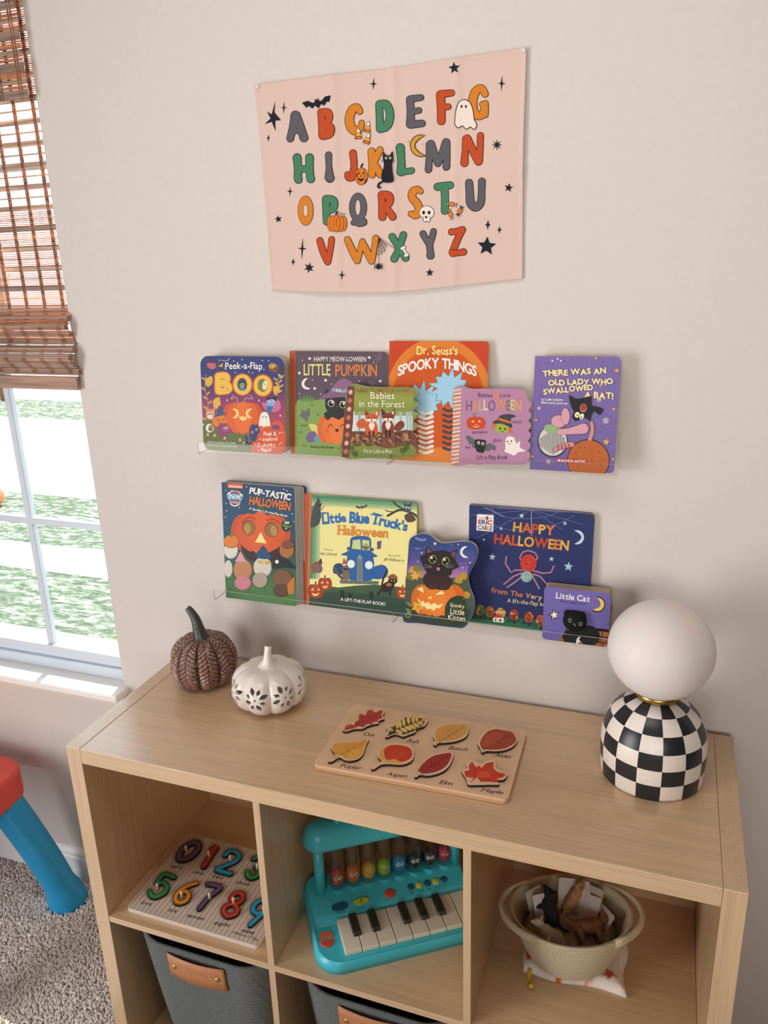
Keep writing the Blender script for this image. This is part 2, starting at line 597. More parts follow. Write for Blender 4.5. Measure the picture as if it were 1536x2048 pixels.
WX0, WX1, WZ0, WZ1 = -1.12, at_y(160, 780, YW).x, 0.612, 2.20      # window opening
RX0, RX1, RY0, RZ1 = -1.55, 3.00, -4.20, 2.60        # the room
mb = MB()
mb.box(RX0, WX0, YW, YW + .15, 0, RZ1, wall_m)
mb.box(WX1, RX1, YW, YW + .15, 0, RZ1, wall_m)
mb.box(WX0, WX1, YW, YW + .15, 0, WZ0, wall_m)
mb.box(WX0, WX1, YW, YW + .15, WZ1, RZ1, wall_m)
mb.build('wall_back', kind='structure')
for nm, b in (('wall_left', (RX0 - .1, RX0, RY0, YW + .15, 0, RZ1)), ('wall_right', (RX1, RX1 + .1, RY0, YW + .15, 0, RZ1)),
              ('wall_front', (RX0 - .1, RX1 + .1, RY0 - .1, RY0, 0, RZ1))):
    mb = MB(); mb.box(*b, far_m); mb.build(nm, kind='structure')
mb = MB(); mb.box(RX0 - .1, RX1 + .1, RY0 - .1, YW + .15, RZ1, RZ1 + .1, ceil_m); mb.build('ceiling', kind='structure')
mb = MB(); mb.box(RX0 - .1, RX1 + .1, RY0 - .1, YW + .15, -.1, 0, floor_m); mb.build('floor', kind='structure')

def baseboard(name, x0, x1):
    mb = MB()
    prof = [(YW, .004), (YW - .013, .004), (YW - .013, .082), (YW - .010, .088), (YW - .010, .094), (YW - .005, .104), (YW - .003, .110), (YW, .110)]
    v = [(x, y, z) for x in (x0, x1) for y, z in prof]; n = len(prof)
    mb.add(v, [tuple(range(n)), tuple(reversed(range(n, 2 * n)))] + [(i, (i + 1) % n + 0, (i + 1) % n + n, i + n) for i in range(n)], trim_m)
    return mb.build(name, fix=True, kind='structure')
baseboard('baseboard_back', RX0, RX1)

# ------------------------------------------------------------------ window
glass_m = clearmat('window_glass', (0.97, 0.985, 0.98), 0.05)
win = thing('window_1', None, None, (0, 0, 0)); win['kind'] = 'structure'
GY = 0.052
ST = .632                        # top of the sill
mb = MB()                        # frame lining the opening
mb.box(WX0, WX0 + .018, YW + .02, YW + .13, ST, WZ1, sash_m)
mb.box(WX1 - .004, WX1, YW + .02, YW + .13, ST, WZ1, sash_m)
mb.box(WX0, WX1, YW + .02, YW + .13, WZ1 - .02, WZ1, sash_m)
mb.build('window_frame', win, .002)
mb = MB()                        # lower sash
sx0, sx1 = WX0 + .018, WX1 - .004
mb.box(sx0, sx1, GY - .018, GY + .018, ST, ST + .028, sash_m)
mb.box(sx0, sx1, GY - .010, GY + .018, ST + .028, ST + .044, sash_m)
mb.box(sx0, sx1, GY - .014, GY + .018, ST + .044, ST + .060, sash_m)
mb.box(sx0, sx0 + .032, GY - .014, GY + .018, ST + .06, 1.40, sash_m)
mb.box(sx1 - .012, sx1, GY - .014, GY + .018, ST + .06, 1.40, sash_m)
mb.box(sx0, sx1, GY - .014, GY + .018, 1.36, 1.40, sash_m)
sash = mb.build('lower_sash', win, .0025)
mb = MB()
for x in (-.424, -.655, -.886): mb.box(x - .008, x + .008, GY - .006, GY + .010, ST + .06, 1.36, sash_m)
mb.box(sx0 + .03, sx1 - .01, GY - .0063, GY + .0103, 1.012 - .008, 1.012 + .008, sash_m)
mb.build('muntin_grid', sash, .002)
mb = MB(); mb.box(sx0 + .03, sx1 - .01, GY + .001, GY + .004, ST + .058, 1.362, glass_m); mb.build('pane', sash)
mb = MB()                        # upper sash, further out
y0 = GY + .032
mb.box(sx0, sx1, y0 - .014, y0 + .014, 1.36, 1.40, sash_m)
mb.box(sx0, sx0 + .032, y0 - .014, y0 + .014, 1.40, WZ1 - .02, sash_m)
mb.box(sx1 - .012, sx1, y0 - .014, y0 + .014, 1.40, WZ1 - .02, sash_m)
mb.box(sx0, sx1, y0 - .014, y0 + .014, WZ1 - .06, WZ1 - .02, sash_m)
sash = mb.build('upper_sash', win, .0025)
mb = MB()
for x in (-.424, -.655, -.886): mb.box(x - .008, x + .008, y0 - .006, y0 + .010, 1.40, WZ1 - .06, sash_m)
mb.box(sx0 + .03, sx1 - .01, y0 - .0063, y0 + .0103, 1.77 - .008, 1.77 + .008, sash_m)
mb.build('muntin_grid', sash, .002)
mb = MB(); mb.box(sx0 + .03, sx1 - .01, y0 + .001, y0 + .004, 1.40, WZ1 - .06, glass_m); mb.build('pane', sash)
mb = MB()
mb.box(WX0 - .03, WX1 + .012, YW - .046, YW + .13, WZ0, ST, trim_m)
mb.build('window_sill', win, .005, 3)
mb = MB(); mb.box(WX0 - .02, WX1 + .004, YW - .014, YW, WZ0 - .035, WZ0, wall_m); mb.build('window_apron', win, .003)

# ------------------------------------------------------------------ woven wood shade
def backlit(name, color, tr):
    m = bpy.data.materials.new(name); m.use_nodes = True
    nt = m.node_tree
    b = nt.nodes['Principled BSDF']
    b.inputs['Roughness'].default_value = .6
    tc = nd(m, 'ShaderNodeTexCoord'); mp = nd(m, 'ShaderNodeMapping'); mp.inputs['Scale'].default_value = (6, 60, 160)
    n = nd(m, 'ShaderNodeTexNoise'); n.inputs['Scale'].default_value = 1.0; n.inputs['Detail'].default_value = 4
    r = nd(m, 'ShaderNodeValToRGB')
    c = hx(color)
    r.color_ramp.elements[0].color = (*[x * .6 for x in c], 1); r.color_ramp.elements[1].color = (*[min(1, x * 1.35) for x in c], 1)
    r.color_ramp.elements[0].position = .3; r.color_ramp.elements[1].position = .7
    nt.links.new(tc.outputs['Object'], mp.inputs[0]); nt.links.new(mp.outputs[0], n.inputs['Vector']); nt.links.new(n.outputs['Fac'], r.inputs[0])
    nt.links.new(r.outputs[0], b.inputs['Base Color'])
    t = nd(m, 'ShaderNodeBsdfTranslucent')
    nt.links.new(r.outputs[0], t.inputs[0])
    mx = nd(m, 'ShaderNodeMixShader'); mx.inputs[0].default_value = tr
    nt.links.new(b.outputs[0], mx.inputs[1]); nt.links.new(t.outputs[0], mx.inputs[2])
    nt.links.new(mx.outputs[0], nt.nodes['Material Output'].inputs[0])
    return m
slat_m = backlit('shade_slat_bloom', 'd6bcaa', .6)  # wood colour lightened to carry bloom from the bright window
fold_m = backlit('shade_folded_wood', 'b08c76', .2)  # same wood as the slats, without the bloom lightening
dark_m = backlit('shade_dark_wood', 'ae9484', .4)
reed_m = backlit('shade_reed', 'e0ac8a', .6)
cord_m = backlit('shade_thread', 'd8a684', .5)
BX0, BX1 = -1.095, -.201
blind = thing('woven_wood_shade', 'brown woven bamboo roman shade half raised in the window', 'window shade', (0, .02, WZ1 - .03))
def bz(v, y): return at_y(60, v, y).z
L0 = Vector((0, -.02, -(WZ1 - .03)))
def lb(mb, x0, x1, y0, y1, z0, z1, m): mb.box(x0, x1, y0 + L0.y, y1 + L0.y, z0 + L0.z, z1 + L0.z, m)
rs = random.Random(3)
mb = MB()
Y = .026
zA, zB = bz(242, Y), bz(616, Y)
step = (zA - zB) / 9
for i in range(-8, 10):
    z = zA - i * step
    lb(mb, BX0, BX1 + rs.uniform(-.002, .002), Y, Y + .0016, z - .0052, z + .0052, dark_m if i % 3 == 2 and i > 3 else slat_m)
    lb(mb, BX0, BX1 + rs.uniform(-.002, .002), Y, Y + .0014, z - step * .5 - .0016, z - step * .5 + .0016, slat_m)
    if i >= 4 or i < -1:  # upper reeds left out where window bloom would wash them away
        for q in (.22, .32, .41, .59, .68, .78, .86):
            zz = z - step * q
            lb(mb, BX0, BX1 + rs.uniform(-.003, .002), Y, Y + .0013, zz - .0010, zz + .0010, reed_m)
mb.build('slat_panel', blind)
mb = MB()
zT, zE = WZ1 - .03, zB - step * .6
for k in range(24):
    x = BX1 - .012 - k * .0465
    if x < BX0: break
    for dx in (-.0026, 0, .0026):
        lb(mb, x + dx - .0004, x + dx + .0004, Y - .0012, Y + .0028, zE, zT, cord_m)
    for i in range(-8, 10):                     # crossed knots between the slats
        z = zA - i * step
        for q in (.25, .75):
            lb(mb, x - .0034, x + .0034, Y - .0016, Y + .0030, z - step * q - .0011, z - step * q + .0011, cord_m)
mb.build('thread', blind)
# gathered folds at the bottom
mb = MB()
zs0, zs1 = bz(622, .0), bz(748, .0)
n = 26
for i in range(n):
    t = i / (n - 1)
    z = zs0 + (zs1 - zs0) * t
    y = .004 + .012 * cos(t * 13) - .012 * t
    w = .0042 if i % 6 == 3 else (.0032 if i % 3 == 0 else .0017)
    m = fold_m if w > .003 or t > .5 else reed_m
    lb(mb, BX0, -.186 + .010 * t + rs.uniform(-.004, .002), y, y + .012, z - w, z + w, m)
for k in range(24):
    x = -.205 - k * .0465
    if x < BX0: break
    for i in range(n - 1):
        t = i / (n - 1); z = zs0 + (zs1 - zs0) * t; y = .004 + .012 * cos(t * 13) - .012 * t
        for dx in (-.004, 0, .004):
            lb(mb, x + dx - .0005 + .006 * sin(t * 9), x + dx + .0005 + .006 * sin(t * 9), y - .0012, y, z + (zs1 - zs0) / (n - 1) * 1.1, z, cord_m)
mb.build('folded_stack', blind)
mb = MB()
lb(mb, BX0, -.1835, .0, .009, bz(778, 0), bz(752, 0), fold_m)
mb.build('bottom_rail', blind, .0015)
# valance hanging in front of the top
mb = MB()
zv = bz(196, -.004)
z = zv; i = 0
while z < WZ1 - .02:
    w = (.0075, .0012, .0012, .003, .0012, .0012, .0012)[i % 7]
    lb(mb, BX0, BX1 + .010 + rs.uniform(-.003, .003), -.006, -.0042, z, z + 2 * w, dark_m if w > .005 else (slat_m if w > .002 else reed_m))
    z += 2 * w + rs.choice((.0012, .002, .0032)); i += 1
for k in range(24):
    x = BX1 - .006 - k * .0465
    if x < BX0: break
    for dx in (-.003, .003): lb(mb, x + dx - .0007, x + dx + .0007, -.0075, -.003, zv, WZ1 - .02, dark_m if k == 1 else cord_m)
lb(mb, BX0, BX1 + .012, -.004, .026, WZ1 - .035, WZ1 - .003, slat_m)
mb.build('valance', blind)

# ------------------------------------------------------------------ outside
ZG = -.5
grass_m = pmat('sun_patched_lawn', '9cbf8c', .95, spec=.1)
nt = grass_m.node_tree
tc = nd(grass_m, 'ShaderNodeTexCoord'); mp = nd(grass_m, 'ShaderNodeMapping'); mp.inputs['Scale'].default_value = (1, 2.6, 1)
n1 = nd(grass_m, 'ShaderNodeTexNoise'); n1.inputs['Scale'].default_value = 9; n1.inputs['Detail'].default_value = 8; n1.inputs['Roughness'].default_value = .75
r = nd(grass_m, 'ShaderNodeValToRGB')
for p, c in ((.36, '4a5844'), (.47, '626c5a'), (.55, '868d7d'), (.63, 'dcd9cc')):  # pale tones paint sunlit patches on the grass, dark ones shade
    e = r.color_ramp.elements.new(p); e.color = (*hx(c), 1)
r.color_ramp.elements.remove(r.color_ramp.elements[0]); r.color_ramp.elements.remove(r.color_ramp.elements[-1])
nt.links.new(tc.outputs['Object'], mp.inputs[0]); nt.links.new(mp.outputs[0], n1.inputs['Vector']); nt.links.new(n1.outputs['Fac'], r.inputs[0])
nt.links.new(r.outputs[0], nt.nodes['Principled BSDF'].inputs['Base Color'])
conc_m = noise_tint(pmat('pale_concrete', 'e6e2dc', .9), 6, .05)
def gy(v): return at_z(110, v, ZG).y
mb = MB(); mb.box(-30, 12, YW + .2, 40, ZG - .3, ZG - .012, grass_m); mb.build('lawn', kind='structure')
for nm, v0, v1 in (('street', 990, 838), ('sidewalk', 1142, 1092), ('glare_strip', 1330, 1262)):  # nearest strip is pale ground put in for glare low in the window
    mb = MB(); mb.box(-30, 12, gy(v0), gy(v1), ZG - .2, ZG, conc_m); mb.build(nm, kind='structure')
mb = MB(); mb.box(-30, 12, gy(800), 40, ZG - .2, ZG - .001, conc_m); mb.build('far_street', kind='structure')
orange_m = pmat('orange_clay', 'd9743c', .6)
stem_m = pmat('stem_brown', '7a5a38', .8)
o = at_z(1, 1016, ZG - .012)
pk = thing('lawn_pumpkin', 'orange pumpkin standing on the lawn outside the window', 'pumpkin', (o.x - .105, o.y, ZG - .012))
mb = MB(); mb.lathe([(.0, 0), (.07, .01), (.115, .06), (.125, .11), (.10, .17), (.05, .20), (.015, .20)], 32, orange_m, fn=lambda r, z, a: (r * (1 - .08 * abs(sin(a * 4))), z)); mb.build('pumpkin_body', pk)
mb = MB(); mb.tube([(0, 0, .19), (.02, 0, .23), (.07, .01, .26)], [.014, .01, .008], 8, stem_m); mb.build('stem', pk)
leaf_m = backlit('yellow_leaf', 'e2c04a', .4)
o = at_y(2, 545, 9.0)
tr = thing('yellow_tree', 'small tree with yellow leaves beyond the street outside', 'tree', (o.x - .42, 9.0, ZG))
mb = MB()
mb.tube([(0, 0, 0), (.03, 0, .7), (0, .02, 1.4), (.02, 0, 2.0)], [.05, .04, .03, .015], 8, stem_m)
for k in range(7):
    a = k * 2.4; z0 = 1.1 + .12 * k
    mb.tube([(0, 0, z0), (.25 * cos(a), .25 * sin(a), z0 + .2), (.4 * cos(a), .4 * sin(a), z0 + .45)], [.018, .012, .005], 6, stem_m)
mb.build('trunk', tr)
mb = MB(); rs = random.Random(5)
for k in range(900):
    a, b_ = rs.uniform(0, 2 * pi), rs.uniform(-1, 1)
    rr = rs.uniform(.2, 1) ** .4
    c0 = Vector((.42 * rr * cos(a) * sqrt(1 - b_ * b_), .42 * rr * sin(a) * sqrt(1 - b_ * b_), 2.0 + .6 * rr * b_))
    R3 = Euler((rs.uniform(0, 6), rs.uniform(0, 6), rs.uniform(0, 6))).to_matrix()
    s_ = .03
    mb.add([c0 + R3 @ Vector(p) for p in ((-s_, 0, 0), (0, -s_ * .6, .004), (s_ * 1.2, 0, 0), (0, s_ * .6, .004))], [(0, 1, 2, 3)], leaf_m)
mb.build('foliage', tr)

# ------------------------------------------------------------------ carpet pile
pile_m = colmat('carpet_pile', .95, .05)
def carpet():
    rg = np.random.default_rng(2)
    sp = .0047
    xs = np.arange(-1.15, 1.55, sp); ys = np.arange(-.95, YW - .018, sp)
    gx, gy_ = np.meshgrid(xs, ys); gx = gx.ravel(); gy_ = gy_.ravel()
    keep = ~((gx > -.006) & (gx < 1.119) & (gy_ > -.382))
    gx = gx[keep] + rg.uniform(-.0022, .0022, keep.sum()); gy_ = gy_[keep] + rg.uniform(-.0022, .0022, keep.sum())
    n = len(gx)
    clump = np.sin(gx * 61 + 2 * np.sin(gy_ * 47)) * np.cos(gy_ * 53 + 2 * np.sin(gx * 39))
    h = .0185 + .0020 * clump + rg.uniform(-.0022, .0022, n)
    ang = rg.uniform(0, 2 * np.pi, n); lean = rg.uniform(.001, .010, n)
    r0 = .0036
    V = np.zeros((n, 7, 3), np.float32)
    for k in range(3):
        a = ang + 2 * np.pi * k / 3
        V[:, k] = np.stack([gx + r0 * np.cos(a), gy_ + r0 * np.sin(a), np.zeros(n) + .0], 1)
        a2 = a + .9
        V[:, 3 + k] = np.stack([gx + lean * .55 * np.cos(ang) + r0 * .95 * np.cos(a2), gy_ + lean * .55 * np.sin(ang) + r0 * .95 * np.sin(a2), h * .7], 1)
    V[:, 6] = np.stack([gx + lean * np.cos(ang), gy_ + lean * np.sin(ang), h], 1)
    V[:, :, 1] = np.minimum(V[:, :, 1], YW - .015)
    tri = []
    for k in range(3):
        j = (k + 1) % 3
        tri += [(k, j, 3 + j), (k, 3 + j, 3 + k), (3 + k, 3 + j, 6)]
    T = np.array(tri)
    F = (T[None] + 7 * np.arange(n)[:, None, None]).reshape(-1, 3)
    me = bpy.data.meshes.new('carpet_pile')
    me.vertices.add(n * 7); me.vertices.foreach_set('co', V.ravel())
    me.loops.add(len(F) * 3); me.loops.foreach_set('vertex_index', F.ravel().astype(np.int32))
    me.polygons.add(len(F)); me.polygons.foreach_set('loop_start', np.arange(0, len(F) * 3, 3, dtype=np.int32))
    me.update(calc_edges=True)
    base = np.array(hx('f3ebe4', 1.0)); t = rg.uniform(.84, 1.14, n)
    C = np.ones((n, 7, 4), np.float32)
    C[:, :, :3] = np.clip(base[None, None] * t[:, None, None], 0, 1)
    ca = me.color_attributes.new('Col', 'FLOAT_COLOR', 'POINT'); ca.data.foreach_set('color', C.ravel())
    me.materials.append(pile_m)
    o = bpy.data.objects.new('carpet_pile', me); COL.objects.link(o)
    tag(o, 'beige shaggy carpet pile covering the floor beside the cube shelf', 'carpet', kind='stuff')
carpet()

# ================================================================== cube shelf
TO, TI, DP, CH, SW = .0311, .01266, .3738, .3429, 1.113
CW = (SW - 2 * TO - 2 * TI) / 3
def wood(name, color, axis):
    m = pmat(name, color, .40, spec=.5, coat=.9, Coat_Roughness=.2)
    nt = m.node_tree; b = nt.nodes['Principled BSDF']
    tc = nd(m, 'ShaderNodeTexCoord'); mp = nd(m, 'ShaderNodeMapping')
    st = [260, 260, 260]; st[axis] = 5
    mp.inputs['Scale'].default_value = st
    n = nd(m, 'ShaderNodeTexNoise'); n.inputs['Scale'].default_value = 1; n.inputs['Detail'].default_value = 3; n.inputs['Roughness'].default_value = .65
    n2 = nd(m, 'ShaderNodeTexNoise'); n2.inputs['Scale'].default_value = 1; n2.inputs['Detail'].default_value = 2
    mp2 = nd(m, 'ShaderNodeMapping'); st2 = [40, 40, 40]; st2[axis] = 1.5; mp2.inputs['Scale'].default_value = st2
    nt.links.new(tc.outputs['Object'], mp.inputs[0]); nt.links.new(tc.outputs['Object'], mp2.inputs[0])
    nt.links.new(mp.outputs[0], n.inputs['Vector']); nt.links.new(mp2.outputs[0], n2.inputs['Vector'])
    ad = nd(m, 'ShaderNodeMath', operation='ADD')
    nt.links.new(n.outputs['Fac'], ad.inputs[0]); nt.links.new(n2.outputs['Fac'], ad.inputs[1])
    r = nd(m, 'ShaderNodeValToRGB')
    c = hx(color)
    r.color_ramp.elements[0].position = .38; r.color_ramp.elements[1].position = .62
    r.color_ramp.elements[0].color = (*[x * .83 for x in c], 1); r.color_ramp.elements[1].color = (*[min(1, x * 1.12) for x in c], 1)
    md = nd(m, 'ShaderNodeMath', operation='MULTIPLY'); md.inputs[1].default_value = .5
    w2 = nd(m, 'ShaderNodeMapRange'); w2.inputs[3].default_value = .34; w2.inputs[4].default_value = .66
    nt.links.new(n2.outputs['Fac'], w2.inputs[0]); nt.links.new(w2.outputs[0], ad.inputs[1])
    nt.links.new(ad.outputs[0], md.inputs[0]); nt.links.new(md.outputs[0], r.inputs[0])
    nt.links.new(r.outputs[0], b.inputs['Base Color'])
    bp = nd(m, 'ShaderNodeBump'); bp.inputs['Strength'].default_value = .18; bp.inputs['Distance'].default_value = .0006
    nt.links.new(n.outputs['Fac'], bp.inputs['Height']); nt.links.new(bp.outputs[0], b.inputs['Normal'])
    return m
OAK = 'ccab86'
wood_x = wood('oak_laminate_lengthwise', OAK, 0)
wood_z = wood('oak_laminate_upright', OAK, 2)
shelf = thing('cube_shelf', 'light oak six-cube storage shelf standing against the wall', 'shelf')
def panel(name, x0, x1, z0, z1, m, y0=-DP, y1=0.0, bev=.0009):
    mb = MB(); mb.box(x0, x1, y0, y1, z0, z1, m)
    return mb.build(name, shelf, bev, 2)
panel('side_panel', 0, TO - .0003, 0, TOP, wood_z)
panel('side_panel', SW - TO + .0003, SW, 0, TOP, wood_z)
panel('top_panel', TO, SW - TO, TOP - TO, TOP - .0004, wood_x)
panel('bottom_panel', TO, SW - TO, 0, TO, wood_x)
ZS = TOP - TO - CH                # upper face of the middle shelf
panel('middle_shelf', TO, SW - TO, ZS - TI, ZS, wood_x, -DP + .0008)
X1 = TO + CW; X2 = X1 + TI + CW
for z0, z1 in ((ZS, TOP - TO), (TO, ZS - TI)):
    for x in (X1, X2): panel('divider', x, x + TI, z0, z1, wood_z, -DP + .0008)
panel('back_panel', TO, SW - TO, TO, TOP - TO - .022, wood_x, -.012, -.004)
br_m = pmat('white_plastic', 'e8e4df', .4)
for x in (TO + .19, X2 + TI + .045, SW - TO - .14):
    mb = MB(); mb.box(x, x + .045, -.040, -.0125, TOP - TO - .016, TOP - TO, br_m); mb.build('wall_bracket', shelf, .002)

# ================================================================== lamp
def build_lamp():
    t = thing('table_lamp', 'globe table lamp with black and white checkered dome base', 'lamp', (.982, -.140, TOP))
    blk = noise_tint(pmat('black_glaze', '24262a', .32), 200, .15)
    wht = noise_tint(pmat('ivory_glaze', 'e6dad0', .35), 200, .03)
    NC, NR, SUB = 14, 6, 6
    R, HB = .0815, .142
    prof = []
    for i in range(120):
        t_ = i / 119
        z = HB * t_
        if z < .052: r = R * (.972 + .028 * sin(pi * .5 * min(1, z / .05)))
        else:
            q = (z - .052) / (HB - .052)
            r = R * (max(0, 1 - q ** 2.35)) ** .5
        prof.append((max(r, .026), z))
    # equal steps along the surface
    prof = [p for i, p in enumerate(prof) if i == 0 or p[0] > .0261 or i == len(prof) - 1]
    prof[-1] = (.026, prof[-2][1] + .001)
    L = [0]
    for a, b in zip(prof, prof[1:]): L.append(L[-1] + sqrt((a[0] - b[0]) ** 2 + (a[1] - b[1]) ** 2))
    def at(s):
        for i in range(len(L) - 1):
            if L[i + 1] >= s:
                f = (s - L[i]) / (L[i + 1] - L[i] + 1e-12)
                return tuple(prof[i][k] + (prof[i + 1][k] - prof[i][k]) * f for k in (0, 1))
        return prof[-1]
    mb = MB()
    n = NC * SUB
    rows = [at(L[-1] * (j / (NR * SUB))) for j in range(NR * SUB + 1)]
    a0 = atan2(CAM.y + .14, CAM.x - .982) - radians(14)
    v = [(r * cos(a0 + 2 * pi * k / n), r * sin(a0 + 2 * pi * k / n), z + .001) for r, z in rows for k in range(n)]
    mb.v = v; mb.c = [(1, 1, 1)] * len(v)
    mb.mats = [blk, wht]
    for j in range(NR * SUB):
        for k in range(n):
            k2 = (k + 1) % n
            mb.f.append((j * n + k, j * n + k2, (j + 1) * n + k2, (j + 1) * n + k))
            mb.m.append((j // SUB + k // SUB) % 2); mb.sm.append(True)
    mb.f.append(tuple(reversed(range(n)))); mb.m.append(1); mb.sm.append(False)
    mb.f.append(tuple(range(NR * SUB * n, NR * SUB * n + n))); mb.m.append(1); mb.sm.append(False)
    mb.build('dome_base', t)
    zt = rows[-1][1] + .001
    brass = pmat('brass', 'b89a5a', .3, 1.0)
    mb = MB(); mb.lathe([(.031, zt - .002), (.034, zt), (.036, zt + .008), (.034, zt + .012), (.030, zt + .0125)], 40, brass); mb.build('brass_collar', t, label='brass collar')
    opal = pmat('opal_glass', 'd9d6d4', .5, spec=.35, Subsurface_Weight=1.0, Subsurface_Scale=.07)
    mb = MB(); mb.ball((0, 0, zt + .004 + .0765), (.0795, .0795, .0765), opal, 64, 40); g = mb.build('globe_shade', t, label='round white opal glass globe')
build_lamp()

# ================================================================== two pumpkins on the shelf
def ring_path(c, r, n=24): return [(c[0] + r * cos(2 * pi * k / n), c[1] + r * sin(2 * pi * k / n), c[2]) for k in range(n)]
def knit_pumpkin():
    t = thing('knit_pumpkin', 'brown glittery knit-textured pumpkin with a dark curved stem', 'pumpkin', (.120, -.102, TOP), (0, 0, .2))
    m = pmat('brown_knit', '7d5547', .38, spec=.7, coat=.25)
    nt = m.node_tree; b = nt.nodes['Principled BSDF']
    a = nd(m, 'ShaderNodeAttribute', attribute_name='Col')
    tc = nd(m, 'ShaderNodeTexCoord')
    vo = nd(m, 'ShaderNodeTexVoronoi'); vo.inputs['Scale'].default_value = 620
    cr = nd(m, 'ShaderNodeValToRGB'); cr.color_ramp.elements[0].position = .95; cr.color_ramp.elements[1].position = .97
    sx = nd(m, 'ShaderNodeSeparateColor')
    nt.links.new(tc.outputs['Object'], vo.inputs['Vector']); nt.links.new(vo.outputs['Color'], sx.inputs[0]); nt.links.new(sx.outputs[0], cr.inputs[0])
    mx = nd(m, 'ShaderNodeMix', data_type='RGBA'); mx.inputs['B'].default_value = (.75, .66, .58, 1)
    ma = nd(m, 'ShaderNodeMath', operation='MULTIPLY'); nt.links.new(cr.outputs[0], ma.inputs[0]); nt.links.new(a.outputs['Alpha'], ma.inputs[1])
    ma.inputs[1].default_value = .5
    nt.links.new(cr.outputs[0], mx.inputs['Factor']); nt.links.new(a.outputs['Color'], mx.inputs['A'])
    nt.links.new(mx.outputs['Result'], b.inputs['Base Color'])
    NL = 9; NA, NT = NL * 44, 170
    R, H = .0655, .116
    v = []; col = []; f = []
    c1, c2 = hx('8a5c4a'), hx('3a2a27')
    for i in range(NT + 1):
        th = pi * (.02 + .96 * i / NT)
        for k in range(NA):
            ph = 2 * pi * k / NA
            s = ((ph * NL / (2 * pi)) % 1) * 2 - 1          # -1..1 across a rib
            rib = 1 - .085 * abs(s) ** 3.2
            env = sin(th) ** .5
            half = abs(s)
            tt = i / NT * 19
            ch = abs(sin(pi * (tt + half * 1.5)))
            stitch = (ch ** .7) * (1 if half > .07 else .4) * (1 - max(0, (half - .82) / .18))
            d = .0042 * (stitch - .5) * env
            r = R * rib * (sin(th) ** .82) + d * sin(th)
            z = H * .5 - H * .5 * cos(th) * (1 - .16 * (abs(cos(th)) ** 6)) + d * -cos(th) * 1
            v.append((r * cos(ph), r * sin(ph), z))
            w = max(0, min(1, stitch * 1.3 - .1)) * (1 - max(0, (half - .75) / .25))
            col.append(tuple(c2[q] + (c1[q] - c2[q]) * w for q in range(3)))
    for i in range(NT):
        for k in range(NA):
            k2 = (k + 1) % NA
            f.append((i * NA + k, i * NA + k2, (i + 1) * NA + k2, (i + 1) * NA + k))
    f.append(tuple(reversed(range(NA)))); f.append(tuple(range(NT * NA, NT * NA + NA)))
    z0 = min(p[2] for p in v)
    v = [(x, y, z - z0) for x, y, z in v]
    mb = MB(); mb.add(v, f, m, True, col); mb.build('knit_body', t)
    sm = noise_tint(pmat('dark_stem', '3f4240', .35), 120, .2, bump=.3, bump_scale=200)
    mb = MB()
    zt = H * .80
    path = [(0, 0, zt), (-.001, 0, zt + .012), (-.004, 0, zt + .026), (-.008, .001, zt + .044), (-.017, .003, zt + .060), (-.024, .004, zt + .068)]
    mb.tube(smooth_open(path, 4), [.020 - .0139 * min(1, (i / 20) ** .55 * 1.0) for i in range(21)], 12, sm)
    mb.build('stem', t, label='dark charcoal curved stem')
knit_pumpkin()

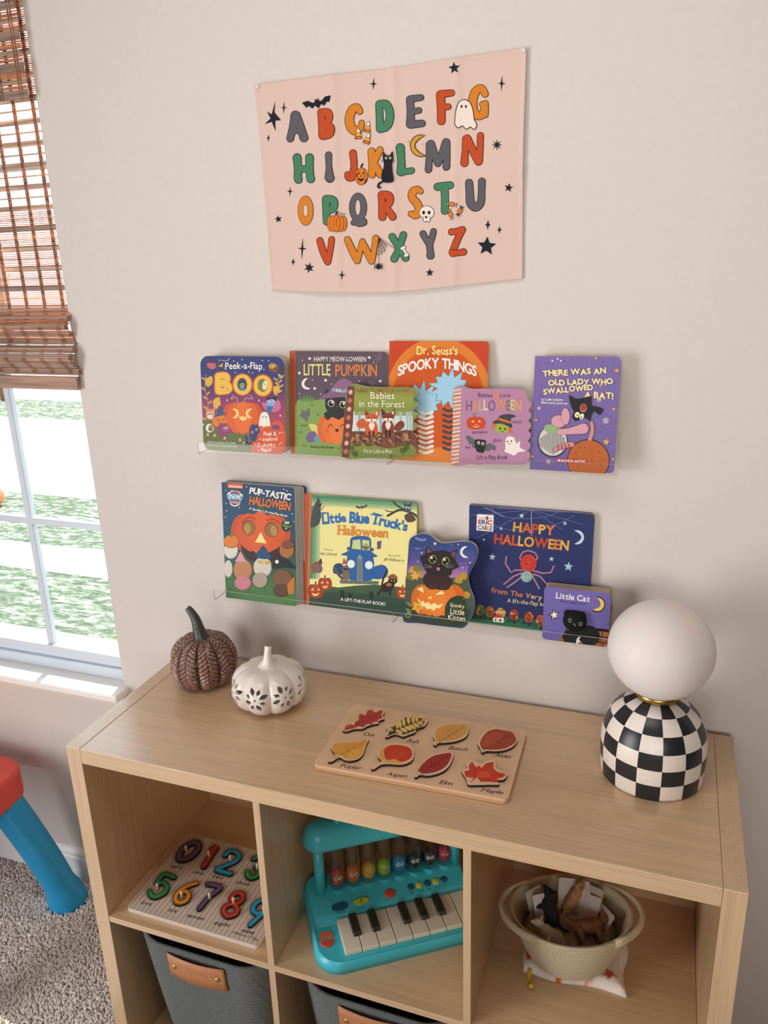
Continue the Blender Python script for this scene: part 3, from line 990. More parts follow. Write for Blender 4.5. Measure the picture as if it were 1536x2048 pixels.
def lobed(R, H, NL, th, ph, dz=0.0, off=0.0):
    s = ((ph * NL / (2 * pi)) % 1) * 2 - 1
    rib = 1 - .13 * abs(s) ** 2.6
    r = (R - off) * rib * (sin(th) ** .80)
    c = cos(th)
    z = H * .5 - (H * .5 - off) * c * (1 - .20 * max(0, -c) ** 5 - .10 * max(0, c) ** 5)
    return (r * cos(ph), r * sin(ph), z)
def white_pumpkin():
    t = thing('ceramic_pumpkin', 'white ceramic pumpkin with cut-out flower patterns', 'pumpkin', (.289, -.142, TOP), (0, 0, radians(-60.5)))
    m = pmat('white_ceramic', 'e4dad2', .28, spec=.5, coat=.2)
    R, H, NL = .0735, .098, 8
    NA, NT = NL * 14, 60
    v = []; f = []
    for off in (0, .0045):
        for i in range(NT + 1):
            th = pi * (.004 + .992 * i / NT)
            for k in range(NA): v.append(lobed(R, H, NL, th, 2 * pi * k / NA, off=off))
    n1 = (NT + 1) * NA
    for i in range(NT):
        for k in range(NA):
            k2 = (k + 1) % NA
            q = (i * NA + k, i * NA + k2, (i + 1) * NA + k2, (i + 1) * NA + k)
            f.append(q); f.append(tuple(n1 + j for j in reversed(q)))
    f.append(tuple(reversed(range(NA)))); f.append(tuple(range(NT * NA, NT * NA + NA)))
    f.append(tuple(range(n1, n1 + NA))); f.append(tuple(reversed(range(n1 + NT * NA, n1 + NT * NA + NA))))
    zmin = min(p[2] for p in v)
    v = [(x, y, z - zmin) for x, y, z in v]
    mb = MB(); mb.add(v, f, m, True)
    body = mb.build('pierced_body', t)
    # cutters: a flower on every lobe: centre hole, four leaf petals, four diamonds
    cut = MB()
    for L in range(NL):
        a = 2 * pi * (L + .5) / NL
        base = Vector(lobed(R, H, NL, radians(97), a)) - Vector((0, 0, zmin))
        nrm = Vector((cos(a), sin(a), .06)).normalized()
        tx = Vector((-sin(a), cos(a), 0)); ty = nrm.cross(tx)
        def hole(pts):
            n = len(pts)
            vv = []
            for d in (-.016, .02):
                for (x, y) in pts:
                    # follow the curve of the lobe so that the cut goes straight in
                    vv.append(base + tx * x * (1 if d > 0 else .86) + ty * y * (1 if d > 0 else .86) + nrm * d - nrm * (x * x + y * y) * 9)
            cut.add(vv, [tuple(reversed(range(n))), tuple(range(n, 2 * n))] + [(i, (i + 1) % n, (i + 1) % n + n, i + n) for i in range(n)], m)
        hole([(.0024 * cos(q), .0024 * sin(q)) for q in [2 * pi * k / 10 for k in range(10)]])
        for k in range(8):
            b = pi * k / 4 + (pi / 8)
            l0, l1, w = (.0088, .0262, .0053) if k % 2 == 0 else (.0098, .0232, .0047)
            if k % 2 == 0: sh = [(l0 + (l1 - l0) * q, w * sin(pi * q) ** 1.0) for q in (0, .2, .4, .6, .8, 1)] + [(l0 + (l1 - l0) * q, -w * sin(pi * q)) for q in (.8, .6, .4, .2)]
            else: sh = [(l0, 0), ((l0 + l1) / 2, w), (l1, 0), ((l0 + l1) / 2, -w)]
            hole([(x * cos(b) - y * sin(b), x * sin(b) + y * cos(b)) for x, y in sh])
    co = cut.build('cutter', t, fix=True)
    bo = body.modifiers.new('cut', 'BOOLEAN'); bo.operation = 'DIFFERENCE'; bo.object = co; bo.solver = 'EXACT'
    bpy.context.view_layer.update()
    dg = bpy.context.evaluated_depsgraph_get()
    me = bpy.data.meshes.new_from_object(body.evaluated_get(dg))
    body.modifiers.clear(); body.data = me
    me.polygons.foreach_set('use_smooth', [True] * len(me.polygons))
    try: me.set_sharp_from_angle(angle=radians(40))
    except Exception: pass
    bpy.data.objects.remove(co)
    mb = MB()
    zt = H * .84 - zmin
    path = [(0, 0, zt), (0, 0, zt + .008), (.001, .001, zt + .018), (-.002, .002, zt + .032), (-.006, .004, zt + .042)]
    rs_ = [.026, .016, .0095, .0068, .0072]
    P = smooth_open(path, 4); RR = [p[0] for p in smooth_open([(r, 0) for r in rs_], 4)]
    mb.tube(P, RR, 16, m)
    mb.build('stem', t)
white_pumpkin()

# ================================================================== clear wall ledges
acr = clearmat('clear_acrylic', (.988, .992, .988), .022, .16)
edge = bpy.data.materials.new('acrylic_edge'); edge.use_nodes = True
_b = edge.node_tree.nodes['Principled BSDF']
_b.inputs['Base Color'].default_value = (*hx('e6e2dc'), 1); _b.inputs['Roughness'].default_value = .2; _b.inputs['Alpha'].default_value = .75
def ledge(x0, x1, zb, label, lift=0.0):
    """J-shaped bent clear sheet: plate on the wall, floor, front lip"""
    yl, yw, th = -.045, YW, .003
    prof = [(yw - .0005, zb + .062), (yw - .0005, zb + .003)]
    out = []
    # centre line of the sheet as (y, z), with bent corners
    def arc(cy, cz, r, a0, a1, n=5): return [(cy + r * cos(radians(a0 + (a1 - a0) * k / n)), cz + r * sin(radians(a0 + (a1 - a0) * k / n))) for k in range(n + 1)]
    R = .005
    inner_out = [(yw - .0005, zb + .064)] + arc(yw - .0005 - R, zb + R, R, 0, -90) + arc(yl + R, zb + R, R, -90, -180) + [(yl, zb + .0235)]
    r2 = R - th
    inner_in = [(yw - .0005 - th, zb + .064)] + arc(yw - .0005 - R, zb + R, r2, 0, -90) + arc(yl + R, zb + R, r2, -90, -180) + [(yl + th, zb + .0235)]
    n = len(inner_out)
    mb = MB()
    v = [(x, y, z) for x in (x0, x1) for y, z in inner_out + inner_in]
    o = 2 * n
    big = []; sm = []
    for i in range(n - 1):
        big.append((i, i + 1, o + i + 1, o + i))
        big.append((n + i, o + n + i, o + n + i + 1, n + i + 1))
        sm.append((i, n + i, n + i + 1, i + 1)); sm.append((o + i, o + i + 1, o + n + i + 1, o + n + i))
    sm.append((0, o, o + n, n)); sm.append((n - 1, 2 * n - 1, o + 2 * n - 1, o + n - 1))
    mb.add(v, big, acr)
    k = mb.mi(edge)
    for q in sm: mb.f.append(q); mb.m.append(k); mb.sm.append(False)
    t = mb.build('acrylic_ledge', None, fix=True, label=label, cat='ledge', group='clear acrylic picture ledges')
    t['group'] = 'clear acrylic picture ledges'
    return t
YL = -.045
UP, LO = TOP + .4610, TOP + .1540
xs_u, xs_l = at_y(774.5, 931, YL).x, at_y(785, 1243, YL).x
xl_u, xr_u = at_y(397, 908, YL).x, at_y(1232, 957, YL).x
xl_l, xr_l = at_y(429, 1203, YL).x, at_y(1215, 1305, YL).x
ledge(xl_u, xs_u - .0012, UP, 'clear acrylic ledge on the upper row holding the BOO book')
ledge(xs_u + .0012, xr_u, UP, 'clear acrylic ledge on the upper row holding the purple bat book')
ledge(xl_l, xs_l - .0012, LO, 'clear acrylic ledge on the lower row holding the blue truck book')
ledge(xs_l + .0012, xr_l, LO, 'clear acrylic ledge on the lower row holding the red spider book')

# ================================================================== toy table at the window
def toy_table():
    blue = noise_tint(pmat('blue_plastic', '1f9bd2', .38), 300, .04)
    red = noise_tint(pmat('red_plastic', 'e04f43', .38), 300, .04)
    yel = pmat('yellow_plastic', 'f0c23a', .35)
    t = thing('toy_table', 'plastic play table with a red top on curved blue legs below the window', 'toy table', (-.75, -.33, 0))
    O = Vector((.75, .33, 0))
    zt = .335
    x1, x0, y0, y1 = -.452, -.90, -.48, -.055
    mb = MB(); mb.prism([(x + O.x, y + O.y) for x, y in rrect(x0, y0, x1, y1, .06, 8)], zt, zt + .082, XYZ, red)
    mb.build('table_top', t, .010, 3, label='red table top')
    mb = MB(); mb.prism([(x + O.x, y + O.y) for x, y in rrect(x0 + .08, y0 + .08, x1 - .08, y1 - .08, .05, 6)], zt + .082, zt + .090, XYZ, yel); mb.build('tray', t, .004, label='yellow tray added for bounce light')  # unseen tray, added to bounce yellow onto the wall below the sill
    legs = [((-.495, -.118), (-.403, -.064)), ((-.86, -.118), (-.95, -.064)), ((-.86, -.42), (-.95, -.48)), ((-.495, -.42), (-.403, -.48))]
    for (tx, ty), (fx, fy) in legs:
        mb = MB()
        path = []; rr = []
        for i in range(25):
            q = i / 24
            z = .010 + (zt + .006 - .010) * q
            e = (1 - q)
            w = e ** 1.5 * .55 + .45 * e
            w = .62 * e + .38 * (e ** 3)
            path.append((tx + (fx - tx) * (1 - (1 - e) ** 1.5) + O.x, ty + (fy - ty) * e + O.y, z))
            r = .0375 + .003 * q
            if z < .085: r += .0115 * (1 - (z - .01) / .075) ** .8
            if z > .065 and z < .085: r -= .002
            rr.append(r)
        # soft foot
        path = [path[0], path[0]] + path; rr = [.030, .043] + rr
        path[0] = (path[0][0], path[0][1], .004); path[1] = (path[1][0], path[1][1], .0055)
        mb.tube(path, rr, 28, blue)
        mb.build('leg', t, label='curved blue leg')
toy_table()

# ================================================================== rope bins in the lower cubes
def rope_bin(x, label, rz=0.0):
    t = thing('rope_bin', label, 'storage bin', (x, -.196, TO), (0, 0, rz), 'grey woven bins in the lower cubes')
    m = noise_tint(pmat('grey_rope', '6b6e6c', .9, spec=.1), 420, .22, stretch=(1, 1, 1), bump=.5, bump_scale=700)
    HX, HY, H = .158, .155, .293
    def ring(z, off=0.0):
        k = .80 + .20 * (z / H) ** .8
        hx_, hy_, r = HX * k - off, HY * k - off, .075 * k
        out = []
        base = rrect(-hx_, -hy_, hx_, hy_, r, 10)
        for i in range(len(base)):
            a, b = base[i], base[(i + 1) % len(base)]
            L = sqrt((a[0] - b[0]) ** 2 + (a[1] - b[1]) ** 2)
            n = max(1, int(L / .0045))
            out += [(a[0] + (b[0] - a[0]) * q / n, a[1] + (b[1] - a[1]) * q / n) for q in range(n)]
        return out
    ref = None
    mb = MB(); v = []; f = []; rows = []
    NZ = 240
    N0 = 240
    def resamp(P):
        L = [0]
        for i in range(len(P)): a, b = P[i], P[(i + 1) % len(P)]; L.append(L[-1] + sqrt((a[0] - b[0]) ** 2 + (a[1] - b[1]) ** 2))
        out = []; j = 0
        for k in range(N0):
            s = L[-1] * k / N0
            while L[j + 1] < s: j += 1
            q = (s - L[j]) / (L[j + 1] - L[j] + 1e-12); a, b = P[j], P[(j + 1) % len(P)]
            out.append((a[0] + (b[0] - a[0]) * q, a[1] + (b[1] - a[1]) * q))
        return out
    def coil(z): return .0022 * (abs(sin(pi * z / .0085)) ** .6 - .6)
    prof = [(H * i / NZ, 0) for i in range(NZ + 1)] + [(H + .003, .003), (H, .007)] + [(H * i / 30, .007) for i in range(29, 0, -1)] + [(.006, .012)]
    for z, off in prof:
        P = resamp(ring(min(z, H), off))
        for k, (x_, y_) in enumerate(P):
            d = coil(z) * (1 if off == 0 else .5) + (.0005 * sin(k * pi * .5 + z * 200) if off == 0 else 0)
            l = sqrt(x_ * x_ + y_ * y_)
            sag = 0
            v.append((x_ * (1 + d / l), y_ * (1 + d / l), z))
    nr = len(prof)
    for i in range(nr - 1):
        for k in range(N0):
            k2 = (k + 1) % N0
            f.append((i * N0 + k, i * N0 + k2, (i + 1) * N0 + k2, (i + 1) * N0 + k))
    f.append(tuple(reversed(range(N0)))); f.append(tuple(range((nr - 1) * N0, nr * N0)))
    mb.add(v, f, m, True); mb.build('woven_body', t)
    lea = noise_tint(pmat('tan_leather', 'b9794f', .5), 60, .12, bump=.15, bump_scale=500)
    brass = pmat('brass_rivet', 'd9b36c', .25, 1.0)
    # strap: bowed leather band fixed by two rivets
    mb = MB(); NX = 24
    xa, xb, z0, z1 = -.066, .060, H - .066, H - .010
    v = []
    for d in (0, .0025):
        for i in range(NX + 1):
            q = i / NX
            xx = xa + (xb - xa) * q
            bow = .007 * sin(pi * q) ** .8
            taper = .004 * cos(2 * pi * q)
            for zz, k in ((z0 + .001 * cos(2 * pi * q) - .002, 0), (z0 * .66 + z1 * .34, 1), (z0 * .33 + z1 * .67, 2), (z1, 3)):
                ybase = -HY * (.80 + .20 * (zz / H) ** .8) - .0035
                v.append((xx, ybase - bow + d - (.004 if k in (0, 3) and 0.1 < q < .9 else 0) * 0, zz))
    f = []; o = (NX + 1) * 4
    for i in range(NX):
        for k in range(3):
            a = i * 4 + k
            f.append((a, a + 4, a + 5, a + 1)); f.append((o + a, o + a + 1, o + a + 5, o + a + 4))
        for k in (0, 3):
            a = i * 4 + k; f.append((a, o + a, o + a + 4, a + 4))
    for i in (0, NX):
        for k in range(3):
            a = i * 4 + k; f.append((a, a + 1, o + a + 1, o + a))
    mb.add(v, f, lea, True)
    h = mb.build('strap_handle', t, fix=True, label='tan leather strap handle')
    for xx in (xa + .016, xb - .016):
        q = (xx - xa) / (xb - xa); zz = (z0 + z1) / 2
        yb_ = -HY * (.80 + .20 * (zz / H) ** .8) - .0035 - .007 * sin(pi * q) ** .8
        mb = MB(); mb.ball((xx, yb_ - .0004, zz), (.0052, .0026, .0052), brass, 16, 10); mb.build('rivet', h, label='brass rivet')
rope_bin(TO + CW / 2 + .001, 'grey rope bin under the number puzzle, with a tan strap', 0.0)
rope_bin(X1 + TI + CW / 2 + .004, 'grey rope bin in the lower middle cube under the toy piano', 0.0)

# ================================================================== toy piano in the middle cube
def piano():
    t = thing('toy_piano', 'turquoise toy piano with egg characters in clear tubes', 'toy piano', (.477, -.346, ZS), (0, 0, radians(35)))
    tq = noise_tint(pmat('turquoise_plastic', '42b8c8', .33, spec=.5), 200, .03)
    wk = pmat('white_key', 'e0d5c0', .4); bk = noise_tint(pmat('black_key', '2b2622', .45), 300, .2)
    ob = pmat('orange_button', 'd4642e', .4); rb = pmat('red_button', 'c8452f', .4); nb = pmat('navy_button', '1f4a6e', .4); lb_ = pmat('lime_button', 'b9c13a', .4)
    ink = pmat('print_ink', '1c4a58', .6)
    XA, XB, YA, YB = -.018, .292, -.022, .152
    # base: rounded slab with a sloping deck
    mb = MB()
    out = rrect(XA, YA, XB, YB, (.046, .046, .02, .02), 10)
    def deck(x, y):
        if y < .065: return .024
        if y < .078: return .024 + (y - .065) / .013 * .012
        return .036 + (y - .078) * .42
    lay = [(-.004, 0.0, 0), (0, .004, 0), (0, .6, 0), (-.002, .85, 0), (-.006, 1.0, 0)]
    n = len(out); v = []; f = []
    cx, cy = (XA + XB) / 2, (YA + YB) / 2
    def off(p, d):
        l = sqrt((p[0] - cx) ** 2 + (p[1] - cy) ** 2)
        return (p[0] + (p[0] - cx) / l * d, p[1] + (p[1] - cy) / l * d)
    for d, q, _ in lay:
        for p in out:
            p2 = off(p, d); v.append((p2[0], p2[1], deck(*p2) * q if q < 1 else deck(*p2)))
    for i in range(len(lay) - 1):
        for k in range(n):
            k2 = (k + 1) % n; f.append((i * n + k, i * n + k2, (i + 1) * n + k2, (i + 1) * n + k))
    f.append(tuple(reversed(range(n))))
    mb.add(v, f, tq, True)
    # deck as strips in y so that it follows the slope
    top = [off(p, -.006) for p in out]
    ys = [YA + .006, -.010, .02, .05, .065, .078, .1, .125, YB - .006]
    def span(y):
        xs = []
        for i in range(n):
            a, b = top[i - 1], top[i]
            if (a[1] - y) * (b[1] - y) <= 0 and abs(a[1] - b[1]) > 1e-9:
                xs.append(a[0] + (b[0] - a[0]) * (y - a[1]) / (b[1] - a[1]))
        return min(xs), max(xs)
    ymin, ymax = min(p[1] for p in top), max(p[1] for p in top)
    rows = [ymin + (ymax - ymin) * (0.002 + .996 * k / 60) for k in range(61)]
    rows = sorted(set([r for r in rows] + [.065, .078]))
    vv = []; ff = []
    for y in rows:
        a, b = span(y); vv += [(a, y, deck(a, y) + .0001), (b, y, deck(b, y) + .0001)]
    for i in range(len(rows) - 1): ff.append((2 * i, 2 * i + 1, 2 * i + 3, 2 * i + 2))
    mb.add(vv, ff, tq, False)
    def onpanel(x, y, dz=0.0): return (x, y, deck(x, y) + dz)
    # printed captions under the buttons
    for x0, w in ((.033, .017), (.072, .016), (.177, .0085), (.1925, .011), (.2105, .007), (.226, .010), (.243, .007)):
        word = {.033: 'Volume', .072: 'Tempo', .177: 'piano', .1925: 'trumpet', .2105: 'harp', .226: 'bagpipe', .243: 'banjo'}[x0]
        cur = 0; tot = sum(glyph(c)[3] - glyph(c)[2] + .14 for c in word) - .14
        for ch in word:
            vs, fs, a, b = glyph(ch, .02)
            sc = w / tot
            vvv = []
            for gx, gy_ in vs:
                X_, Y_ = x0 + (cur + gx - a) * sc, .0765 + gy_ * min(sc, .0030) - (.0 if x0 < .1 else -.0050)
                vvv.append(onpanel(X_, Y_, .00035))
            mb.add(vvv, fs, ink)
            cur += b - a + .14
    mb.build('body', t, label='turquoise plastic body')
    # keys
    K0, KP = .0305, .0312
    for i in range(8):
        mb = MB(); x = K0 + i * KP
        mb.box(x + .0006, x + KP - .0006, -.0085, .066, .0242, .0335, wk); mb.build('white_key', t, .0012, 2)
    for i in (0, 1, 3, 4, 5):
        x = K0 + (i + 1) * KP + (-.002 if i in (0, 3) else (.002 if i in (1, 5) else 0))
        mb = MB()
        mb.add([(x + a * .0082, y, z) for z, y0, y1, a_ in ((.0336, .018, .0665, 1), (.0405, .022, .0665, .86)) for y in (y0, y1) for a in (-a_, a_)],
               [(0, 2, 3, 1), (4, 5, 7, 6), (0, 1, 5, 4), (2, 6, 7, 3), (0, 4, 6, 2), (1, 3, 7, 5)], bk)
        mb.build('black_key', t, .0016, 3)
    sl = atan2(.42, 1)
    def onpanel(x, y, dz=0.0): return (x, y, deck(x, y) + dz)
    def button(x, y, rx, ry, m, half=None):
        mb = MB()
        R3 = Euler((sl, 0, 0)).to_matrix()
        if half is None: mb.ball(onpanel(x, y, .0002), (rx, ry, .0032), m, 20, 10, rot=R3)
        else:
            if half[0] == 'y': pts = [(rx * cos(a), ry * sin(a) * half[1]) for a in [pi * k / 12 for k in range(13)]]
            else: pts = [(rx * sin(a) * half[1], ry * cos(a)) for a in [pi * k / 12 for k in range(13)]]
            if area2(pts) < 0: pts.reverse()
            c0 = Vector(onpanel(x, y, 0)) if y > .078 else Vector((x, y, .0241))
            Rm = R3 if y > .078 else Matrix.Identity(3)
            mb.prism(pts, -.001, .003, lambda u, w, d: tuple(c0 + Rm @ Vector((u, w, d))), m)
        return mb.build('button', t, .0012 if half else 0)
    button(.0412, .0872, .0150, .0074, nb, ('x', -1)); button(.0426, .0872, .0150, .0074, nb, ('x', 1))
    button(.0822, .0880, .0145, .0064, lb_, ('x', -1)); button(.0836, .0880, .0145, .0064, lb_, ('x', 1))
    button(.139, .090, .0112, .0090, rb)
    for k in range(5): button(.181 + k * .0165, .0925, .0070, .0066, nb if k % 2 == 0 else lb_)
    button(.006, .0385, .0130, .0150, ob, ('y', 1)); button(.006, .0335, .0130, .0150, rb, ('y', -1))
    # scalloped step in front of the tubes, tubes and eggs
    ey = .1235; ez = deck(0, ey)
    mb = MB()
    E0, EP = .046, .0303
    pts = [(E0 - .021, ey + .02)]
    for k in range(8):
        for q in range(9):
            a = pi + pi * q / 8
            pts.append((E0 + k * EP + .0152 * cos(a), ey + .0152 * sin(a) * 1.15))
    pts += [(E0 + 7 * EP + .021, ey + .02)]
    mb.prism(pts, ez - .014, ez + .0035, XYZ, tq); mb.build('tube_tray', t, .001)
    glass = clearmat('clear_tube', (.93, .96, .97), .09, .05)
    cols = ['c4432c', 'd2601f', 'd6a41e', '8fb52a', '1f86b8', '1c2434', '2c1f30', 'b02a4c']
    wh = pmat('eye_white', 'e8e2d8', .4); pu = pmat('eye_dark', '1d1a1a', .4)
    for k in range(8):
        x = E0 + k * EP
        m = noise_tint(pmat('egg_' + cols[k], cols[k], .42), 160, .10)
        mb = MB(); mb.ball((x, ey, ez + .0035 + .0175), (.0136, .0136, .0175), m, 28, 18)
        # painted face on the side that looks out over the keys
        ec = Vector((x, ey, ez + .021))
        def face(az, el):
            nn = Vector((sin(radians(az)) * cos(radians(el)), -cos(radians(az)) * cos(radians(el)), sin(radians(el))))
            return ec + Vector((nn.x * .0136, nn.y * .0136, nn.z * .0175)), (-nn).to_track_quat('Y', 'Z').to_matrix()
        sl_ = k in (2, 3, 7)
        for az in (-20, 20):
            p_, R3 = face(az, 20)
            mb.ball(p_, (.0040, .0008, .0034 if not sl_ else .0016), wh, 14, 8, rot=R3)
            mb.ball(p_ + R3 @ Vector((.0003, -.0007, 0)), (.0018, .0004, .0018 if not sl_ else .0010), pu, 10, 6, rot=R3)
        p_, R3 = face(0, 8); mb.ball(p_, (.0012, .0006, .0008), pu, 8, 6, rot=R3)
        mb.build('egg_figure', t, label={'c': '', }.get('x') or ('%s egg figure with painted eyes' % ['red', 'orange', 'yellow', 'lime green', 'blue', 'dark navy', 'dark plum', 'crimson'][k]))
        mb = MB()
        r = .0148
        n_ = 24; z0, z1 = ez + .0036, ez + .108
        v = [(x + r * cos(2 * pi * q / n_), ey + r * sin(2 * pi * q / n_), z) for z in (z0, z1) for q in range(n_)]
        mb.add(v, [(q, (q + 1) % n_, (q + 1) % n_ + n_, q + n_) for q in range(n_)], glass, True)
        mb.build('clear_tube', t)
    # posts and the rounded roof with a carrying loop
    for x in (.0125, .2795):
        mb = MB(); mb.tube([(x, ey - .004, deck(x, ey - .004) - .006), (x, ey - .004, ez + .11)], .0098, 20, tq); mb.build('post', t)
    mb = MB()
    zr = ez + .104
    ro = rrect(-.012, ey - .030, .304, ey + .030, .029, 10)
    cxr, cyr = .146, ey
    def ro_off(p, d):
        px = p[0]; q = max(.011 + 0, min(.281, px))
        dx, dy = px - max(.018, min(.274, px)), p[1] - cyr
        l = sqrt(dx * dx + dy * dy) or 1
        return (px + dx / l * d, p[1] + dy / l * d)
    lv = [(-.006, 0), (0, .004), (.001, .012), (-.002, .026), (-.008, .038), (-.018, .045)]
    v = []; f = []; n = len(ro)
    for d, z in lv: v += [(*ro_off(p, d), zr + z) for p in ro]
    for i in range(len(lv) - 1):
        for k in range(n): f.append((i * n + k, i * n + (k + 1) % n, (i + 1) * n + (k + 1) % n, (i + 1) * n + k))
    f.append(tuple(reversed(range(n)))); f.append(tuple(range((len(lv) - 1) * n, len(lv) * n)))
    mb.add(v, f, tq, True); mb.build('roof', t)
    mb = MB(); P = [(.052, ey - .008, zr + .040), (.050, ey - .008, zr + .052), (.058, ey - .008, zr + .062), (.09, ey - .008, zr + .066), (.20, ey - .008, zr + .066), (.235, ey - .008, zr + .062), (.243, ey - .008, zr + .052), (.241, ey - .008, zr + .040)]
    mb.tube(smooth_open(P, 4), .0045, 10, tq); mb.build('carry_handle', t)
piano()

# ================================================================== cotton rope basket and the things in it
BKX, BKY = .872, -.196
def basket():
    m = noise_tint(pmat('cotton_rope', 'c9bda0', .9, spec=.1), 500, .14, bump=.45, bump_scale=900)
    t = thing('rope_basket', 'cream cotton rope basket with two loop handles, full of cards and toy animals', 'basket', (BKX, BKY, ZS + .017), (0, 0, radians(15)))
    mb = MB(); H = .090; NZ = 90; NA = 150
    v = []; f = []
    prof = []
    for i in range(NZ + 1):
        z = H * i / NZ; q = i / NZ
        prof.append((.066 + .038 * q ** .75, .060 + .022 * q ** .75, z, 1))
    prof += [(.1035, .0815, H + .003, 0), (.098, .076, H + .001, 0)]
    for i in range(30, 0, -1):
        z = H * i / 31; q = z / H
        prof.append((.060 + .038 * q ** .75, .054 + .022 * q ** .75, z + .003, .7))
    for rx, ry, z, w in prof:
        for k in range(NA):
            a = 2 * pi * k / NA
            d = w * .0022 * (abs(sin(pi * z / .0076)) ** .6 - .5)
            v.append(((rx + d) * cos(a), (ry + d) * sin(a), z))
    nr = len(prof)
    for i in range(nr - 1):
        for k in range(NA):
            k2 = (k + 1) % NA; f.append((i * NA + k, i * NA + k2, (i + 1) * NA + k2, (i + 1) * NA + k))
    f.append(tuple(reversed(range(NA)))); f.append(tuple(range((nr - 1) * NA, nr * NA)))
    mb.add(v, f, m, True); mb.build('coiled_body', t)
    for sgn in (-1, 1):
        for j in range(2):
            mb = MB(); P = []
            for q in range(13):
                a = -1 + 2 * q / 12
                b = radians(52) * a
                out = .018 * (1 - a * a) ** .8
                P.append((sgn * (.101 + out) * cos(b), (.080 + out * .4) * sin(b), H - .001 - j * .0065 + .006 * (1 - a * a)))
            mb.tube(P, .0040, 10, m); mb.build('loop_handle', t)
basket()
def card(x, y, z, rx, ry, rz, label, c='cfc6c2'):
    m = pmat('card_' + c, c, .6)
    mb = MB(); mb.prism(rrect(-.0185, -.0255, .0185, .0255, .004, 4), -.0007, .0007, XYZ, m)
    o = mb.build('picture_card', None, label=label, cat='card', group='picture cards in the rope basket')
    o.location = (x, y, z); o.rotation_euler = (rx, ry, rz)
zb = ZS + .017
card(.812, -.186, zb + .077, radians(62), radians(4), radians(55), 'pale card at the left wall of the rope basket')
card(.828, -.196, zb + .080, radians(66), radians(-3), radians(30), 'large pale card leaning left behind the black toy', 'd6cecb')
card(.862, -.146, zb + .077, radians(58), radians(8), radians(20), 'pale card standing at the back of the rope basket')
card(.884, -.150, zb + .080, radians(50), radians(-22), radians(-12), 'tilted pale card leaning right at the back of the basket', 'd6cecb')
card(.903, -.152, zb + .076, radians(52), radians(-12), radians(-28), 'pale card at the back right of the basket, behind another')
card(.900, -.168, zb + .071, radians(44), radians(-10), radians(-18), 'pale card lying behind the brown toy animal', 'd9d2ce')
card(.922, -.185, zb + .068, radians(50), radians(-6), radians(-50), 'dark-backed card at the right wall of the basket', 'b9aea6')
def animal(name, label, loc, rot, color, parts, dark=None):
    m = noise_tint(pmat(name + '_coat', color, .8, spec=.2), 300, .2, bump=.3, bump_scale=500)
    mb = MB()
    for p in parts:
        if p[0] == 'b': mb.ball(p[1], p[2], m, 16, 10)
        else: mb.tube(p[1], p[2], 10, m)
    o = mb.build(name, None, label=label, cat='toy animal', group='toy animals in the rope basket')
    r = o.modifiers.new('fuse', 'REMESH'); r.mode = 'VOXEL'; r.voxel_size = .0016; r.use_smooth_shade = True
    s = o.modifiers.new('soften', 'SMOOTH'); s.iterations = 4
    o.location = loc; o.rotation_euler = rot
    if 'large' in label: o.scale = (1.1, 1.1, 1.1)
beast = [('b', (0, 0, 0), (.022, .0115, .0125)), ('b', (.016, 0, .003), (.012, .011, .012)), ('b', (.031, 0, .011), (.0105, .0088, .0088)), ('b', (.041, 0, .009), (.006, .0045, .0042)),
         ('b', (.028, .006, .020), (.0032, .0022, .0048)), ('b', (.028, -.006, .020), (.0032, .0022, .0048)), ('t', [(-.020, 0, .004), (-.030, 0, .010), (-.036, 0, .019)], [.003, .0026, .002])]
for sx in (.015, -.014):
    for sy in (.007, -.007): beast.append(('t', [(sx, sy, -.004), (sx + .002, sy * 1.1, -.014), (sx + .004, sy * 1.1, -.023)], [.0055, .0042, .0040]))
animal('black_toy_animal', 'black toy animal lying head up among the cards in the basket', (.840, -.200, zb + .077), (radians(30), radians(-48), radians(140)), '2a2829', beast)
animal('brown_toy_animal', 'large brown toy animal lying at the front of the basket', (.900, -.208, zb + .074), (radians(-62), radians(8), radians(24)), '7a543c', beast)
animal('tan_toy_animal', 'tan toy animal half buried at the back of the basket', (.868, -.158, zb + .070), (radians(20), radians(-35), radians(60)), 'b08a5c', beast)
animal('white_toy_animal', 'small white toy animal at the front left inside the basket', (.850, -.232, zb + .061), (radians(70), radians(-30), radians(200)), 'c9c2b6', beast)
m = noise_tint(pmat('basket_filling', 'b5a894', .9), 200, .3)
mb = MB(); mb.lathe([(0.0, .062), (.03, .060), (.06, .054), (.074, .048)], 40, m, fn=lambda r, z, a: (r * (1 + .0 * a), z + .003 * sin(a * 5 + r * 90)))
o = mb.build('card_pile', None, label='jumble of cards filling the bottom of the rope basket', cat='cards', kind='stuff')
o.location = (BKX, BKY, zb - .004); o.scale = (1.1, .88, 1); o.rotation_euler = (0, 0, radians(15))

